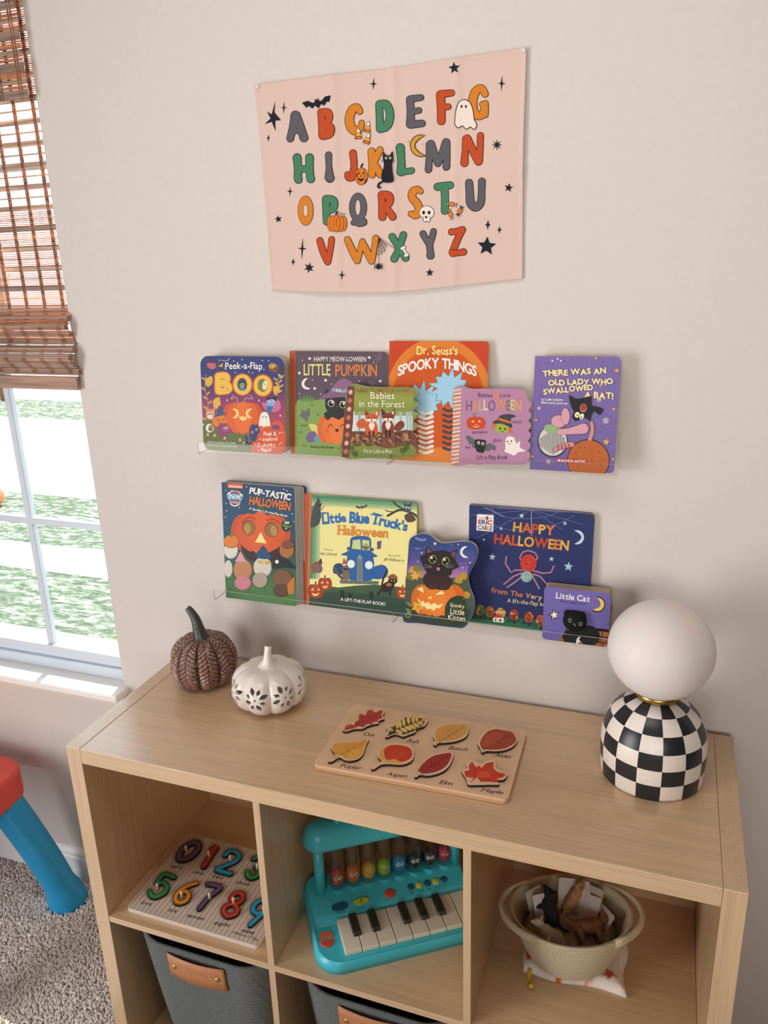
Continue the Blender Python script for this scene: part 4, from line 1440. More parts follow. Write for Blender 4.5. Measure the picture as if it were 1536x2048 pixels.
def pouch():
    m = colmat('printed_cotton', .85, .1, tint=.04, bump=.1)
    t = thing('cotton_pouch', 'white cotton drawstring pouch with orange leaf print under the basket', 'pouch', (.884, -.181, ZS), (0, 0, radians(3)))
    mb = MB(); NX, NY = 36, 26
    rs = random.Random(4)
    v = []; c = []; f = []
    base = hx('e8dfd6')
    spots = [(-.074, -.040, .009, 'c9563a'), (-.024, -.058, .008, 'd9742f'), (.022, -.058, .007, 'e0a08a'), (.058, -.042, .009, 'c9563a'), (-.078, -.015, .008, 'd9742f'), (-.06, .02, .008, 'd9742f'), (.05, .01, .008, 'd9742f'), (-.01, -.04, .005, 'e3b04a')]
    for s_ in (1, 0):
        for j in range(NY + 1):
            for i in range(NX + 1):
                x = -.088 + .172 * i / NX; y = -.066 + .119 * j / NY
                e = min(i, NX - i, j, NY - j) / 5
                th = .0155 * min(1, e) ** .5
                wob = .0022 * sin(x * 95 + y * 40) * cos(y * 80 - x * 30)
                z = .0015 + (th + wob * min(1, e) if s_ else 0)
                v.append((x + .004 * sin(y * 60), y + .003 * sin(x * 50), min(z + (.0035 if s_ else -.001), .0165)))
                k = base
                for sx, sy, sr, sc in spots:
                    a = atan2(y - sy, x - sx)
                    if sqrt((x - sx) ** 2 + (y - sy) ** 2) < sr * (1 + .35 * cos(3 * a)): k = hx(sc)
                c.append(k)
    o = (NX + 1) * (NY + 1)
    for j in range(NY):
        for i in range(NX):
            a = j * (NX + 1) + i
            f.append((a, a + 1, a + NX + 2, a + NX + 1)); f.append((o + a, o + a + NX + 1, o + a + NX + 2, o + a + 1))
    ring = [i for i in range(NX + 1)] + [j * (NX + 1) + NX for j in range(1, NY + 1)] + [NY * (NX + 1) + i for i in range(NX - 1, -1, -1)] + [j * (NX + 1) for j in range(NY - 1, 0, -1)]
    for q in range(len(ring)):
        a, b = ring[q], ring[(q + 1) % len(ring)]; f.append((a, o + a, o + b, b))
    mb.add(v, f, m, True, c); mb.build('cloth', t, fix=True)
    ym = pmat('yellow_ribbon', 'd9b02e', .6)
    mb = MB(); P = [(-.074, -.060, .010), (-.074, -.068, .008), (-.073, -.076, .003), (-.070, -.088, .003), (-.066, -.096, .004)]
    w = [.003, .0028, .0025, .0028, .004]
    Q = smooth_open(P, 4)
    v = []; f = []
    for i, p in enumerate(Q):
        ww = .0035 if i < 12 else .0045
        for d in (0, .0009): v += [(p[0] - ww, p[1], p[2] + d), (p[0] + ww, p[1] + .001, p[2] + d)]
    for i in range(len(Q) - 1):
        a = 4 * i
        f += [(a, a + 1, a + 5, a + 4), (a + 2, a + 6, a + 7, a + 3), (a, a + 4, a + 6, a + 2), (a + 1, a + 3, a + 7, a + 5)]
    f += [(0, 2, 3, 1), (4 * len(Q) - 4, 4 * len(Q) - 3, 4 * len(Q) - 1, 4 * len(Q) - 2)]
    mb.add(v, f, ym, True); mb.ball((-.0685, -.091, .0055), (.005, .004, .004), ym, 12, 8)
    mb.build('drawstring', t, fix=True, label='yellow drawstring')
pouch()

# ================================================================== alphabet banner
FLAG_Y = YW - .003
def flag_h(x, z):
    """how far the cloth stands off its plane: soft waves and the fold creases left from packing"""
    h = .0009 * sin(x * 14 + z * 9) + .0007 * sin(x * 31 - z * 23)
    for xc, a in ((.410, .0018), (.513, .0021), (.617, .0018)):
        d = abs(x - xc - .02 * (z - 1.69)); h += a * max(0, 1 - d / .012)
    d = abs(z - 1.700 + .05 * (x - .5)); h += .0018 * max(0, 1 - d / .010)
    d = abs((x - .285) * .75 + (z - 1.52) * .9 - .06); h += .0022 * max(0, 1 - d / .03) * max(0, 1 - (x - .28) / .16)
    d = abs((x - .50) * -.5 + (z - 1.53) * 1.0 - .03); h += .0012 * max(0, 1 - d / .02) * max(0, 1 - abs(x - .50) / .12)
    return h + .0016
def banner():
    cloth = colmat('printed_banner_cloth', .9, .1, tint=.02, tscale=900, bump=.12)
    t = thing('alphabet_banner', 'pink fabric banner printed with the alphabet and halloween pictures, tacked to the wall', 'wall banner', (0, 0, 0))
    mb = MB()
    view = (480, 80, 2.56)
    O = Vector((0, FLAG_Y, 0))
    ax = lambda u, v, d: (u, FLAG_Y - d, v)
    A = Art(mb, cloth, O, (1, 0, 0), (0, 0, 1), (0, -1, 0), view, ax, surf=flag_h)
    P = lambda x, y: A.T(x, y)
    top = [P(*p) for p in ((78, 230), (420, 186), (760, 145), (1120, 92), (1470, 40))]
    bot = [P(*p) for p in ((165, 1280), (460, 1292), (760, 1292), (1120, 1258), (1448, 1222))]
    lef = [P(*p) for p in ((78, 230), (128, 760), (165, 1280))]
    rig = [P(*p) for p in ((1470, 40), (1452, 640), (1448, 1222))]
    def cur(pts, t_):
        q = smooth_open(pts, 8); f = t_ * (len(q) - 1); i = min(int(f), len(q) - 2); f -= i
        return (q[i][0] + (q[i + 1][0] - q[i][0]) * f, q[i][1] + (q[i + 1][1] - q[i][1]) * f)
    NX, NY = 170, 126
    v = []; f = []; c = []
    base = hx('d4b9ae', 1.0)
    c00, c10, c01, c11 = bot[0], bot[-1], top[0], top[-1]
    for s_ in (1, 0):
        for j in range(NY + 1):
            for i in range(NX + 1):
                a, b = i / NX, j / NY
                B, T_, L_, R_ = cur(bot, a), cur(top, a), cur(lef, 1 - b), cur(rig, 1 - b)
                p = [(1 - b) * B[k] + b * T_[k] + (1 - a) * L_[k] + a * R_[k] - ((1 - a) * (1 - b) * c00[k] + a * (1 - b) * c10[k] + (1 - a) * b * c01[k] + a * b * c11[k]) for k in (0, 1)]
                hem = .0007 if (a < .022 or b < .03 or a > .978 or b > .97) else 0
                if s_: d = flag_h(*p) + hem
                else: d = flag_h(*p) - .0007
                if s_ and hem: d -= .00045 if (abs(a - .022) < .006 or abs(b - .03) < .008) else 0
                v.append((p[0], FLAG_Y - d, p[1])); c.append(base)
    o = (NX + 1) * (NY + 1)
    for j in range(NY):
        for i in range(NX):
            q = j * (NX + 1) + i
            f.append((q, q + 1, q + NX + 2, q + NX + 1)); f.append((o + q, o + q + NX + 1, o + q + NX + 2, o + q + 1))
    ring = [i for i in range(NX + 1)] + [j * (NX + 1) + NX for j in range(1, NY + 1)] + [NY * (NX + 1) + i for i in range(NX - 1, -1, -1)] + [j * (NX + 1) for j in range(NY - 1, 0, -1)]
    for q in range(len(ring)):
        a, b = ring[q], ring[(q + 1) % len(ring)]; f.append((a, o + a, o + b, b))
    mb.add(v, f, cloth, True, c)
    A.k = 5.5                                    # print lies just above the weave
    A.STEP = 1.1e-4
    GY_, RU, OR, GR, BK = '605e63', 'bf4f2c', 'd2802f', '4a8062', '26282e'
    LN = '2a2320'
    def S_(col, *paths, line=LN):
        A.k = 5.5
        A.strokes(list(paths), col, line, 3.2)
    S_(GY_, [(288, 388, 22), (275, 450, 17), (262, 506, 17)], [(292, 388, 20), (315, 450, 19), (332, 502, 20)], [(275, 468, 12), (318, 466, 12)])
    A.bat(402, 330, 76, BK, -14)
    S_(RU, [(420, 372, 17), (424, 430, 17), (428, 490, 20)], [(425, 370, 16), (456, 376, 19), (458, 412, 17), (432, 430, 13)], [(432, 432, 14), (464, 446, 20), (463, 480, 20), (428, 492, 18)])
    S_(OR, [(614, 366, 15), (602, 344, 15), (578, 356, 20), (562, 405, 21), (572, 450, 22), (600, 468, 19), (620, 445, 14), (624, 425, 13)])
    for (x, y, r) in ((656, 447, 8), (609, 482, 0), (656, 507, 18)):
        a = radians(r); R_ = lambda p, q: (x + p * cos(a) - q * sin(a), y + p * sin(a) + q * cos(a))
        A.poly([R_(-17, 24), R_(17, 24), R_(3, -29), R_(-3, -29)], 'e2762c', line=LN, lw=2)
        A.poly([R_(-15, 12), R_(15, 12), R_(9, -6), R_(-9, -6)], 'e8a23a'); A.poly([R_(-9, -7), R_(9, -7), R_(3, -27), R_(-3, -27)], 'f0e6dc')
        A.line([R_(-15, 12), R_(15, 12)], 1.2, LN); A.line([R_(-9, -7), R_(9, -7)], 1.2, LN)
    S_(GR, [(713, 330, 17), (716, 395, 17), (718, 455, 18)], [(715, 326, 16), (752, 332, 19), (770, 380, 20), (758, 438, 20), (720, 457, 17)])
    S_(GY_, [(872, 306, 18), (876, 370, 18), (874, 432, 20)], [(874, 303, 16), (928, 296, 14)], [(880, 368, 13), (918, 362, 14)], [(876, 434, 18), (934, 428, 16)])
    S_(RU, [(1028, 282, 20), (1032, 350, 19), (1032, 415, 19)], [(1030, 278, 17), (1086, 273, 15)], [(1036, 346, 13), (1068, 343, 14)])
    S_(OR, [(1256, 277, 16), (1236, 248, 17), (1206, 268, 20), (1192, 325, 21), (1202, 378, 22), (1238, 388, 17), (1252, 352, 17)], [(1258, 325, 13), (1256, 350, 16), (1258, 384, 13)], [(1240, 330, 12), (1258, 328, 13)])
    A.poly([(1102, 425), (1108, 365), (1124, 320), (1152, 307), (1180, 322), (1195, 365), (1200, 405), (1213, 436), (1200, 459), (1180, 446), (1160, 458), (1140, 440), (1122, 451), (1108, 442)], 'ecdcd2', smooth=4, line=LN, lw=2)
    A.L(7)
    A.ell(1137, 342, 4.5, 7.5, LN); A.ell(1159, 342, 4.5, 7.5, LN)
    S_(GR, [(297, 604, 20), (301, 660, 17), (303, 715, 19)], [(360, 603, 19), (361, 660, 17), (366, 712, 19)], [(302, 662, 16), (360, 660, 16)])
    S_(GY_, [(457, 590, 16), (459, 650, 14), (464, 706, 23)], [(456, 706, 16), (472, 706, 16)])
    S_(RU, [(580, 580, 17), (586, 640, 15), (580, 695, 19), (560, 704, 17), (553, 688, 12)])
    S_(OR, [(676, 572, 18), (680, 635, 17), (680, 690, 17)], [(718, 564, 16), (700, 605, 14), (686, 638, 13)], [(692, 632, 13), (712, 668, 16), (722, 690, 16)])
    A.line([(624, 655), (624, 644), (631, 636)], 4, LN)
    A.ell(625, 699, 32, 43, 'd97b2c', line=LN, lw=2)
    A.line([(612, 662), (606, 700), (612, 738)], 1, LN, 4); A.line([(638, 662), (645, 700), (638, 738)], 1, LN, 4)
    A.poly([(610, 686), (620, 686), (615, 677)], LN); A.poly([(630, 686), (640, 686), (635, 677)], LN); A.poly([(621, 701), (629, 701), (625, 693)], LN)
    A.poly([(609, 708), (625, 713), (640, 708), (634, 720), (625, 724), (615, 720)], LN, smooth=3)
    A.line([(735, 726), (716, 736), (711, 752), (722, 757)], 5, BK, 4)
    A.poly([(736, 728), (730, 690), (741, 640), (734, 600), (738, 574), (752, 590), (772, 590), (786, 571), (791, 600), (784, 640), (790, 690), (789, 728)], BK, smooth=3)
    A.L(7)
    A.ell(753, 606, 6, 7, 'e4d6c8'); A.ell(775, 606, 6, 7, 'e4d6c8'); A.ell(753, 606, 2.4, 5, BK); A.ell(775, 606, 2.4, 5, BK)
    for dx in (-1, 1):
        for q in (-6, 0, 6): A.line([(764 + dx * 18, 620 + q * .4), (764 + dx * 38, 620 + q)], .8, LN)
    S_(GR, [(823, 552, 20), (828, 615, 17), (828, 676, 20)], [(828, 680, 15), (855, 674, 14), (880, 670, 15)])
    A.moon(930, 542, 56, 'cf9836', 180, .42, line=LN, lw=2)
    A.spark(867, 522, 9, 15, 'cf9836'); A.spark(887, 500, 7, 9, 'cf9836'); A.spark(938, 536, 7, 10, 'cf9836')
    S_(GY_, [(974, 538, 19), (970, 600, 15), (966, 664, 16)], [(978, 534, 19), (997, 590, 17), (1012, 634, 14)], [(1056, 524, 18), (1035, 585, 17), (1014, 634, 14)], [(1060, 524, 15), (1060, 590, 15), (1057, 650, 17)])
    S_(RU, [(1158, 507, 17), (1154, 570, 15), (1150, 630, 18)], [(1164, 506, 19), (1192, 565, 18), (1222, 622, 19)], [(1232, 490, 15), (1230, 555, 15), (1226, 620, 16)])
    def ring_(cx, cy, rx, ry): return [(cx + rx * cos(2 * pi * k / 14), cy + ry * sin(2 * pi * k / 14)) for k in range(15)]
    def O_(col, cx, cy, rx, ry, ix, iy):
        A.k = 5.5
        A.ell(cx, cy, rx + 2.6, ry + 2.6, LN, n=28); A.ell(cx, cy, rx, ry, col, n=28); A.ell(cx, cy, ix + 2.2, iy + 2.2, LN, n=20); A.ell(cx, cy, ix, iy, hx('d4b9ae', 1.0), n=20)
    O_(OR, 339, 874, 38, 74, 11, 30)
    S_(GR, [(443, 815, 18), (445, 875, 17), (447, 930, 17)], [(446, 812, 15), (482, 822, 19), (482, 862, 18), (450, 878, 13)])
    A.line([(500, 905), (497, 890), (505, 880)], 4, LN, 3); A.line([(505, 893), (520, 886), (534, 894), (545, 888)], 1.3, LN, 4)
    for dx, w in ((-34, 16), (34, 16), (-18, 18), (18, 18), (0, 17)): A.ell(501 + dx, 940, w, 43 - abs(dx) * .16, 'd9772a', line=LN, lw=2)
    S_(GY_, [(585, 936, 12), (608, 932, 14), (640, 928, 12)], [(590, 932, 12), (615, 940, 14), (638, 936, 14)])
    O_(GY_, 608, 858, 44, 73, 12, 38)
    S_(RU, [(728, 793, 17), (730, 850, 16), (732, 906, 18)], [(730, 790, 15), (766, 800, 20), (766, 838, 18), (738, 850, 12)], [(748, 852, 13), (768, 880, 16), (785, 906, 17)])
    S_(OR, [(926, 776, 12), (912, 764, 14), (888, 776, 19), (882, 806, 18), (905, 834, 19), (918, 866, 19), (902, 896, 19), (876, 890, 13)])
    A.ell(957, 884, 36, 33, 'eadfd4', line=LN, lw=2.2); A.poly([(938, 905), (976, 905), (973, 928), (964, 932), (957, 927), (949, 932), (941, 927)], 'eadfd4', line=LN, lw=1.4)
    A.poly([(938, 905), (976, 905), (973, 914), (941, 914)], 'eadfd4')
    A.L(5)
    A.ell(942, 884, 7, 9, LN); A.ell(970, 884, 7, 9, LN); A.ell(955, 908, 5, 6, LN)
    S_(GR, [(1012, 752, 18), (1045, 746, 16), (1078, 744, 17)], [(1048, 752, 18), (1050, 815, 17), (1050, 874, 18)])
    for x, y, r in ((1087, 842, 10), (1080, 893, 70), (1128, 876, -65)):
        a = radians(r); R_ = lambda p, q: (x + p * cos(a) - q * sin(a), y + p * sin(a) + q * cos(a))
        for sg in (-1, 1): A.poly([R_(sg * 12, 0), R_(sg * 27, -12), R_(sg * 24, 0), R_(sg * 27, 12)], '3d4a50' if r < 0 else 'e0a080', line=LN, lw=1.2)
        A.ell(x, y, 13, 10, 'dc7a2e', r, line=LN, lw=2)
    S_(GY_, [(1174, 732, 18), (1178, 790, 19), (1182, 835, 20), (1208, 856, 20), (1234, 832, 18), (1238, 780, 16), (1240, 725, 17)])
    S_(RU, [(412, 1027, 15), (430, 1085, 16), (452, 1136, 15)], [(474, 1022, 15), (466, 1080, 14), (454, 1136, 14)])
    S_(OR, [(554, 1022, 15), (580, 1080, 17), (604, 1130, 15)], [(630, 1030, 12), (618, 1080, 13), (606, 1130, 13)], [(630, 1030, 12), (652, 1080, 16), (676, 1132, 15)], [(698, 1014, 14), (690, 1070, 13), (680, 1130, 13)])
    for px, py in ((700, 1105), (714, 1102), (730, 1098), (746, 1085), (756, 1056), (800, 1070)): A.line([(714, 1012), (px, py)], 1.2, LN)
    for q in (.3, .5, .7, .88):
        A.line([(714 + (px - 714) * q, 1012 + (py - 1012) * q) for px, py in ((700, 1105), (714, 1110), (730, 1098), (746, 1085), (756, 1056))], 1.1, LN)
    A.line([(714, 1102), (714, 1160)], 1.1, LN)
    A.ell(714, 1162, 13, 12, BK); A.ell(714, 1150, 7, 6, BK)
    for sg in (-1, 1):
        for q in (-8, 0, 8): A.line([(714, 1160 + q * .4), (714 + sg * 16, 1152 + q), (714 + sg * 21, 1165 + q)], 1.6, BK)
    S_(GR, [(782, 1008, 17), (818, 1065, 14), (850, 1116, 17)], [(838, 998, 16), (818, 1065, 14), (793, 1120, 17)])
    A.strokes([[(838, 1068, 5), (856, 1098, 5)]], 'eee4da', LN, 2); A.strokes([[(832, 1068, 7), (842, 1062, 7)], [(851, 1104, 7), (860, 1098, 7)]], 'eee4da', LN, 2)
    S_(GY_, [(938, 992, 15), (955, 1022, 14), (972, 1050, 14)], [(992, 980, 14), (984, 1015, 14), (972, 1050, 14)], [(972, 1050, 15), (976, 1080, 15), (977, 1104, 18)])
    S_(RU, [(1084, 983, 15), (1112, 980, 14), (1140, 972, 16)], [(1138, 975, 15), (1112, 1030, 15), (1090, 1088, 17)], [(1092, 1092, 16), (1120, 1090, 13), (1145, 1085, 16)])
    A.k = 5.5
    NV = '252a35'
    A.poly([(184, 314), (180, 372), (214, 412), (184, 414), (186, 468), (166, 420), (130, 432), (160, 402), (142, 368), (166, 382)], NV)
    NS = lambda *a, **k: (setattr(A, 'k', 5.5), A.star(*a, **k))
    NS(1100, 146, 32, NV, rot=-96); NS(1264, 1056, 50, NV, q=.46, rot=-86); NS(1377, 757, 24, NV, rot=-80); NS(974, 1191, 22, NV); NS(199, 917, 20, NV, rot=-98)
    NS(1317, 538, 30, NV, n=8, q=.32); NS(357, 1166, 28, NV, n=6, q=.42, rot=-80)
    for x, y, rx, ry in ((228, 348, 17, 34), (684, 225, 20, 32), (1341, 224, 21, 42), (149, 503, 9, 19), (260, 776, 17, 26), (321, 1068, 24, 55), (275, 1136, 11, 19), (526, 1203, 19, 27), (1270, 946, 15, 26), (1329, 972, 12, 20)):
        A.k = 5.5; A.spark(x, y, rx, ry, NV, q=.2 if rx > 15 else .36, rot=3)
    mb.build('printed_cloth', t)
    tm = pmat('clear_tack', 'd8cfc8', .3)
    for x, y in ((95, 240), (1455, 55)):
        u, w = P(x, y); mb = MB(); mb.ball((u, FLAG_Y - flag_h(u, w) - .0012, w), (.0035, .0018, .0035), tm, 14, 8); mb.build('tack', t)
banner()

# ================================================================== books on the ledges
card_m = colmat('printed_card', .45, .22, coat=0.0, tint=.025, tscale=700)
PAGE = 'd8ccbb'
def book(label, corners, yb, lean, thick, floor_z, view, radius=.003, boards=0, spine=None, name='board_book', edge=PAGE, outline=None, back=None, steps=None, group='halloween board books on the ledges'):
    """a book leaning on the wall; corners = cover corners (tl, tr, br, bl) on the view, yb = depth of the front cover's foot"""
    a = radians(lean)
    n = Vector((0, -cos(a), sin(a))); ev = Vector((0, sin(a), cos(a))); eu = Vector((1, 0, 0))
    zb = floor_z + sin(a) * 0 + .0005
    O = Vector((0, yb, zb + (thick * sin(a))))
    ox, oy, sc = view
    def pt(x, y):
        p = on_plane(ox + x / sc, oy + y / sc, O, n) - O; return p.dot(eu), p.dot(ev)
    tl, tr, br, bl = [pt(*c) for c in corners]
    x0, x1 = (tl[0] + bl[0]) / 2, (tr[0] + br[0]) / 2
    H = (tl[1] + tr[1]) / 2
    Wd = x1 - x0
    O = O + eu * x0
    t = thing(name, label, 'book', O, (-a, 0, 0), group)
    ax = lambda u, v, d: (u, -d, v)
    out = rrect(0, 0, Wd, H, radius, 6)
    if outline:
        out = [pt(*p) for p in outline]
        lo = min(p[1] for p in out)
        out = [(p[0], p[1] - lo * max(0, 1 - p[1] / .02) if p[1] < .02 else p[1]) for p in out]
        if area2(out) < 0: out.reverse()
    tc = .0018
    mb = MB(); ec = hx(edge)
    o0 = -tc
    mb.prism(out, o0, 0, ax, card_m, c=ec)
    clip = out if not outline else None
    A = Art(mb, card_m, O, eu, ev, n, view, ax, clip=clip)
    A.W, A.H, A.out = Wd, H, out
    def finish():
        mb.build('front_cover', t)
        # pages: solid boards with dark gaps between them
        pm = MB()
        ins = .0006
        def shrink(p, d): 
            cx, cy = Wd / 2, H / 2
            return [(cx + (q[0] - cx) * (1 - 2 * d / Wd), max(0, cy + (q[1] - cy) * (1 - 2 * d / H))) for q in p]
        inner = shrink(out, ins)
        d = tc; k = 0
        end = thick - tc
        if boards:
            bt = (end - d) / boards
            while k < boards:
                sh = steps * (k + 1) if steps else 0
                pm.prism([(q[0] + (sh if q[0] > Wd * .5 else 0), q[1]) for q in inner], -(d + bt * .86), -d - bt * .06, ax, card_m, c=tuple(z * (1 - .05 * (k % 2)) for z in ec))
                d += bt; k += 1
            pm.prism(shrink(out, .004), -end, -tc, ax, card_m, c=hx('3a332e'))
        else:
            pm.prism(inner, -end, -tc, ax, card_m, c=ec)
        pm.build('page_block', t)
        bm_ = MB(); sh = (steps * (boards + 1) if steps else 0)
        bm_.prism([(q[0] + (sh if q[0] > Wd * .5 else 0), q[1]) for q in out], -thick, -thick + tc, ax, card_m, c=hx(back or edge)); bm_.build('back_cover', t)
        if spine:
            sm_ = MB(); sm_.prism(rrect(-.0012, 0, .0006, H, .0003, 2), -thick - .0004, .0003, ax, card_m, c=hx(spine)); sm_.build('spine', t)
    return A, t, finish
FU, FL_ = UP + .0032, LO + .0032
V2, V3, V4, V5 = (380, 670, 3.657), (760, 670, 3.072), (420, 940, 3.491), (780, 990, 3.2)
WHT, CRM = 'ece6dc', 'efe2a6'

# ---- BOO
A, t, fin = book('chunky board book with rounded corners, big yellow BOO letters over a carved pumpkin', [(95, 150), (703, 163), (690, 868), (79, 848)], -.036, 6.5, .027, FU, V2, radius=.017, boards=5, edge='cfc4b4')
A.band(60, 730, [(130, '2e3c70'), (300, '33386e'), (420, '5a3568'), (500, '8c3763'), (640, 'a3465c'), (900, '8c4a50')])
A.poly([(60, 640), (130, 610), (240, 690), (420, 730), (560, 720), (730, 760), (730, 900), (60, 900)], '5d6a38', smooth=4)
A.poly([(60, 800), (250, 790), (480, 830), (480, 900), (60, 900)], '74783c')
for x, y in ((215, 185), (330, 275), (432, 270), (458, 278), (530, 187), (575, 188), (320, 190), (380, 180), (120, 320), (650, 300)): A.spark(x, y, 6, 8, WHT, .3)
for x, y in ((272, 478), (505, 478), (660, 590), (98, 655)): A.spark(x, y, 9, 11, WHT, .3)
A.text('Peek-a-Flap', 258, 252, 528, 252, 48, WHT, bold=.012, arc=5); A.ell(541, 252, 4, 4, WHT)
for sg, x0 in ((1, 110), (-1, 668)):
    st = [(x0 + sg * 10, 620), (x0 + sg * 22, 500), (x0 + sg * 2, 400), (x0 + sg * 6, 290)] if sg > 0 else [(640, 440), (655, 380), (640, 330), (690, 290)]
    A.line(st, 3, 'b08a48', 4)
    for k in range(9):
        q = k / 9; i = min(int(q * 3), 2); f = q * 3 - i
        px, py = st[i][0] + (st[i + 1][0] - st[i][0]) * f, st[i][1] + (st[i + 1][1] - st[i][1]) * f
        A.ell(px + 16 * (1 if k % 2 else -1), py - 8, 17, 6, 'c8a85a', -40 if k % 2 else 220)
A.poly([(112, 330), (158, 300), (165, 350), (130, 380)], 'd6a93c', smooth=3); A.poly([(170, 480), (215, 455), (222, 520), (180, 540)], 'd6a93c', smooth=3); A.poly([(610, 380), (655, 372), (650, 420), (615, 425)], 'd6a93c', smooth=3)
# B O O
A.strokes([[(205, 300, 22), (205, 360, 22), (207, 412, 22)], [(210, 298, 22), (262, 300, 24), (268, 335, 22), (220, 352, 18)], [(222, 354, 18), (275, 368, 25), (278, 402, 25), (212, 414, 22)]], 'e3b548', 'b8502e', 9)
for cx, cy in ((384, 363), (533, 370)):
    A.ell(cx, cy, 77, 85, 'b8502e', n=32); A.ell(cx, cy, 67, 75, 'e3b548', n=32); A.ell(cx - 3, cy - 3, 36, 47, '8a6a2e', n=24); A.ell(cx, cy, 34, 46, '33406a' if cx < 450 else '6f7a3c', n=24)
A.ell(382, 366, 19, 22, '8fa06a'); A.poly([(361, 360), (364, 340), (382, 334), (400, 340), (403, 360), (392, 350), (374, 352)], '3a2e2a'); A.ell(374, 366, 4, 4, '2a2320'); A.ell(391, 366, 4, 4, '2a2320'); A.poly([(366, 388), (400, 388), (398, 408), (368, 408)], '4a7aa8')
A.ell(548, 368, 18, 34, 'e0d6b8', 10); A.ell(550, 360, 3, 6, '3a332e')
# owl, witch
A.ell(612, 238, 42, 36, '7a4a34', 25); A.ell(600, 226, 24, 24, 'a06a44'); A.ell(595, 230, 11, 12, 'e8c860'); A.ell(617, 225, 11, 12, 'e8c860'); A.ell(595, 231, 5, 6, '2a2320'); A.ell(617, 226, 5, 6, '2a2320'); A.line([(640, 255), (690, 265)], 6, '5a3a2a')
A.ell(158, 222, 34, 28, 'b8606a', 20); A.poly([(115, 205), (195, 205), (170, 195), (150, 180), (135, 196)], '5a3050'); A.line([(190, 235), (236, 208)], 4, '7a4a2a'); A.poly([(210, 230), (240, 205), (238, 235)], 'd6a23c'); A.line([(235, 185), (270, 190), (288, 172)], 4, '8a90a8', 4)
# big pumpkin
A.line([(350, 490), (340, 455), (300, 470), (318, 440)], 5, 'b07a80', 4); A.line([(400, 490), (410, 460), (460, 468), (440, 440)], 5, 'b07a80', 4)
for x, w, c in ((300, 66, 'c5501f'), (466, 70, 'c5501f'), (340, 70, 'd45c25'), (430, 72, 'd45c25'), (386, 62, 'dd6a2c')): A.ell(x, 605, w, 118 - abs(x - 386) * .12, c, n=28)
A.moon(322, 574, 36, 'f0cf7a', 0, .5); A.moon(444, 574, 36, 'f0cf7a', 180, .5)
A.poly([(358, 588), (376, 600), (388, 592), (402, 602), (420, 592), (412, 618), (388, 630), (366, 616)], 'f0cf7a')
# small figures around it
A.ell(150, 580, 34, 40, 'c98a5a'); A.poly([(118, 560), (122, 525), (142, 548)], 'c98a5a'); A.poly([(160, 545), (185, 528), (184, 560)], 'c98a5a'); A.ell(138, 574, 9, 12, WHT); A.ell(166, 572, 9, 12, WHT); A.ell(140, 576, 5, 7, '2a2320'); A.ell(167, 574, 5, 7, '2a2320'); A.ell(150, 600, 24, 14, 'e6d2c0')
A.ell(218, 630, 54, 45, 'd8792e'); A.poly([(160, 606), (276, 574), (250, 570), (226, 520), (206, 528), (200, 578)], '34507a', smooth=3); A.line([(198, 625), (208, 618), (216, 626)], 2.5, '3a2320', 3); A.line([(238, 622), (246, 615), (255, 622)], 2.5, '3a2320', 3); A.line([(212, 642), (226, 650), (240, 640)], 2.5, '3a2320', 3)
A.poly([(205, 665), (240, 650), (270, 650), (318, 720), (280, 715), (256, 745), (215, 735)], '8a3a68', smooth=3); A.ell(262, 684, 27, 25, '9a4a78'); A.ell(254, 682, 7, 8, WHT); A.ell(272, 680, 7, 8, WHT); A.ell(255, 683, 4, 5, '2a2320'); A.ell(272, 681, 4, 5, '2a2320')
A.ell(146, 680, 30, 32, 'e8ddd0'); A.ell(152, 684, 18, 20, '5d6a38'); A.ell(158, 668, 18, 14, 'b8703a')
for x, y in ((132, 728), (182, 735), (255, 755), (366, 768)): A.poly([(x - 13, y + 12), (x + 13, y + 10), (x, y - 15)], 'e8d8b0'); A.poly([(x - 13, y + 12), (x + 13, y + 10), (x + 8, y + 1), (x - 8, y + 2)], 'd8832e')
A.poly([(524, 490), (570, 500), (640, 470), (668, 520), (640, 560), (580, 560), (545, 540)], 'c46a8a', smooth=3); A.ell(592, 490, 34, 32, '7fa0c8'); A.poly([(560, 480), (566, 452), (592, 460), (630, 446), (636, 490), (610, 468), (584, 470)], '26262e'); A.ell(584, 490, 7, 9, WHT); A.ell(608, 488, 7, 9, WHT); A.ell(585, 492, 4, 5, '2a2320'); A.ell(608, 490, 4, 5, '2a2320'); A.poly([(560, 520), (610, 520), (590, 580), (562, 560)], '2f6aa0')
A.ghost(546, 620, 40, 58, 'e8e0d2')
# badge
A.ell(590, 780, 132, 118, 'e0a040'); A.ell(592, 786, 130, 118, 'd0522c'); A.ell(640, 690, 52, 66, 'd0522c'); A.poly([(452, 790), (720, 780), (720, 900), (448, 900)], 'd0522c')
A.poly([(478, 778), (500, 700), (468, 650), (440, 690), (440, 760)], '3a3a6e', smooth=3); A.ell(474, 698, 40, 36, '3a3a6e'); A.poly([(440, 690), (446, 655), (466, 672)], '3a3a6e'); A.poly([(478, 665), (490, 650), (508, 680)], '3a3a6e'); A.line([(445, 790), (420, 800), (415, 750), (402, 745)], 7, '3a3a6e', 4); A.ell(458, 712, 8, 10, 'd8c890'); A.ell(488, 692, 8, 10, 'd8c890'); A.ell(458, 713, 4, 7, '1d1a26'); A.ell(488, 693, 4, 7, '1d1a26')
A.ell(628, 672, 18, 16, '6a4a8a'); A.ell(628, 690, 11, 9, '6a4a8a'); A.line([(628, 625), (628, 658)], 1.5, '8a6aa8')
for sg in (-1, 1):
    for q in (-10, 0, 10): A.line([(628, 675), (628 + sg * 22, 668 + q), (628 + sg * 28, 684 + q)], 2, '5a3a78')
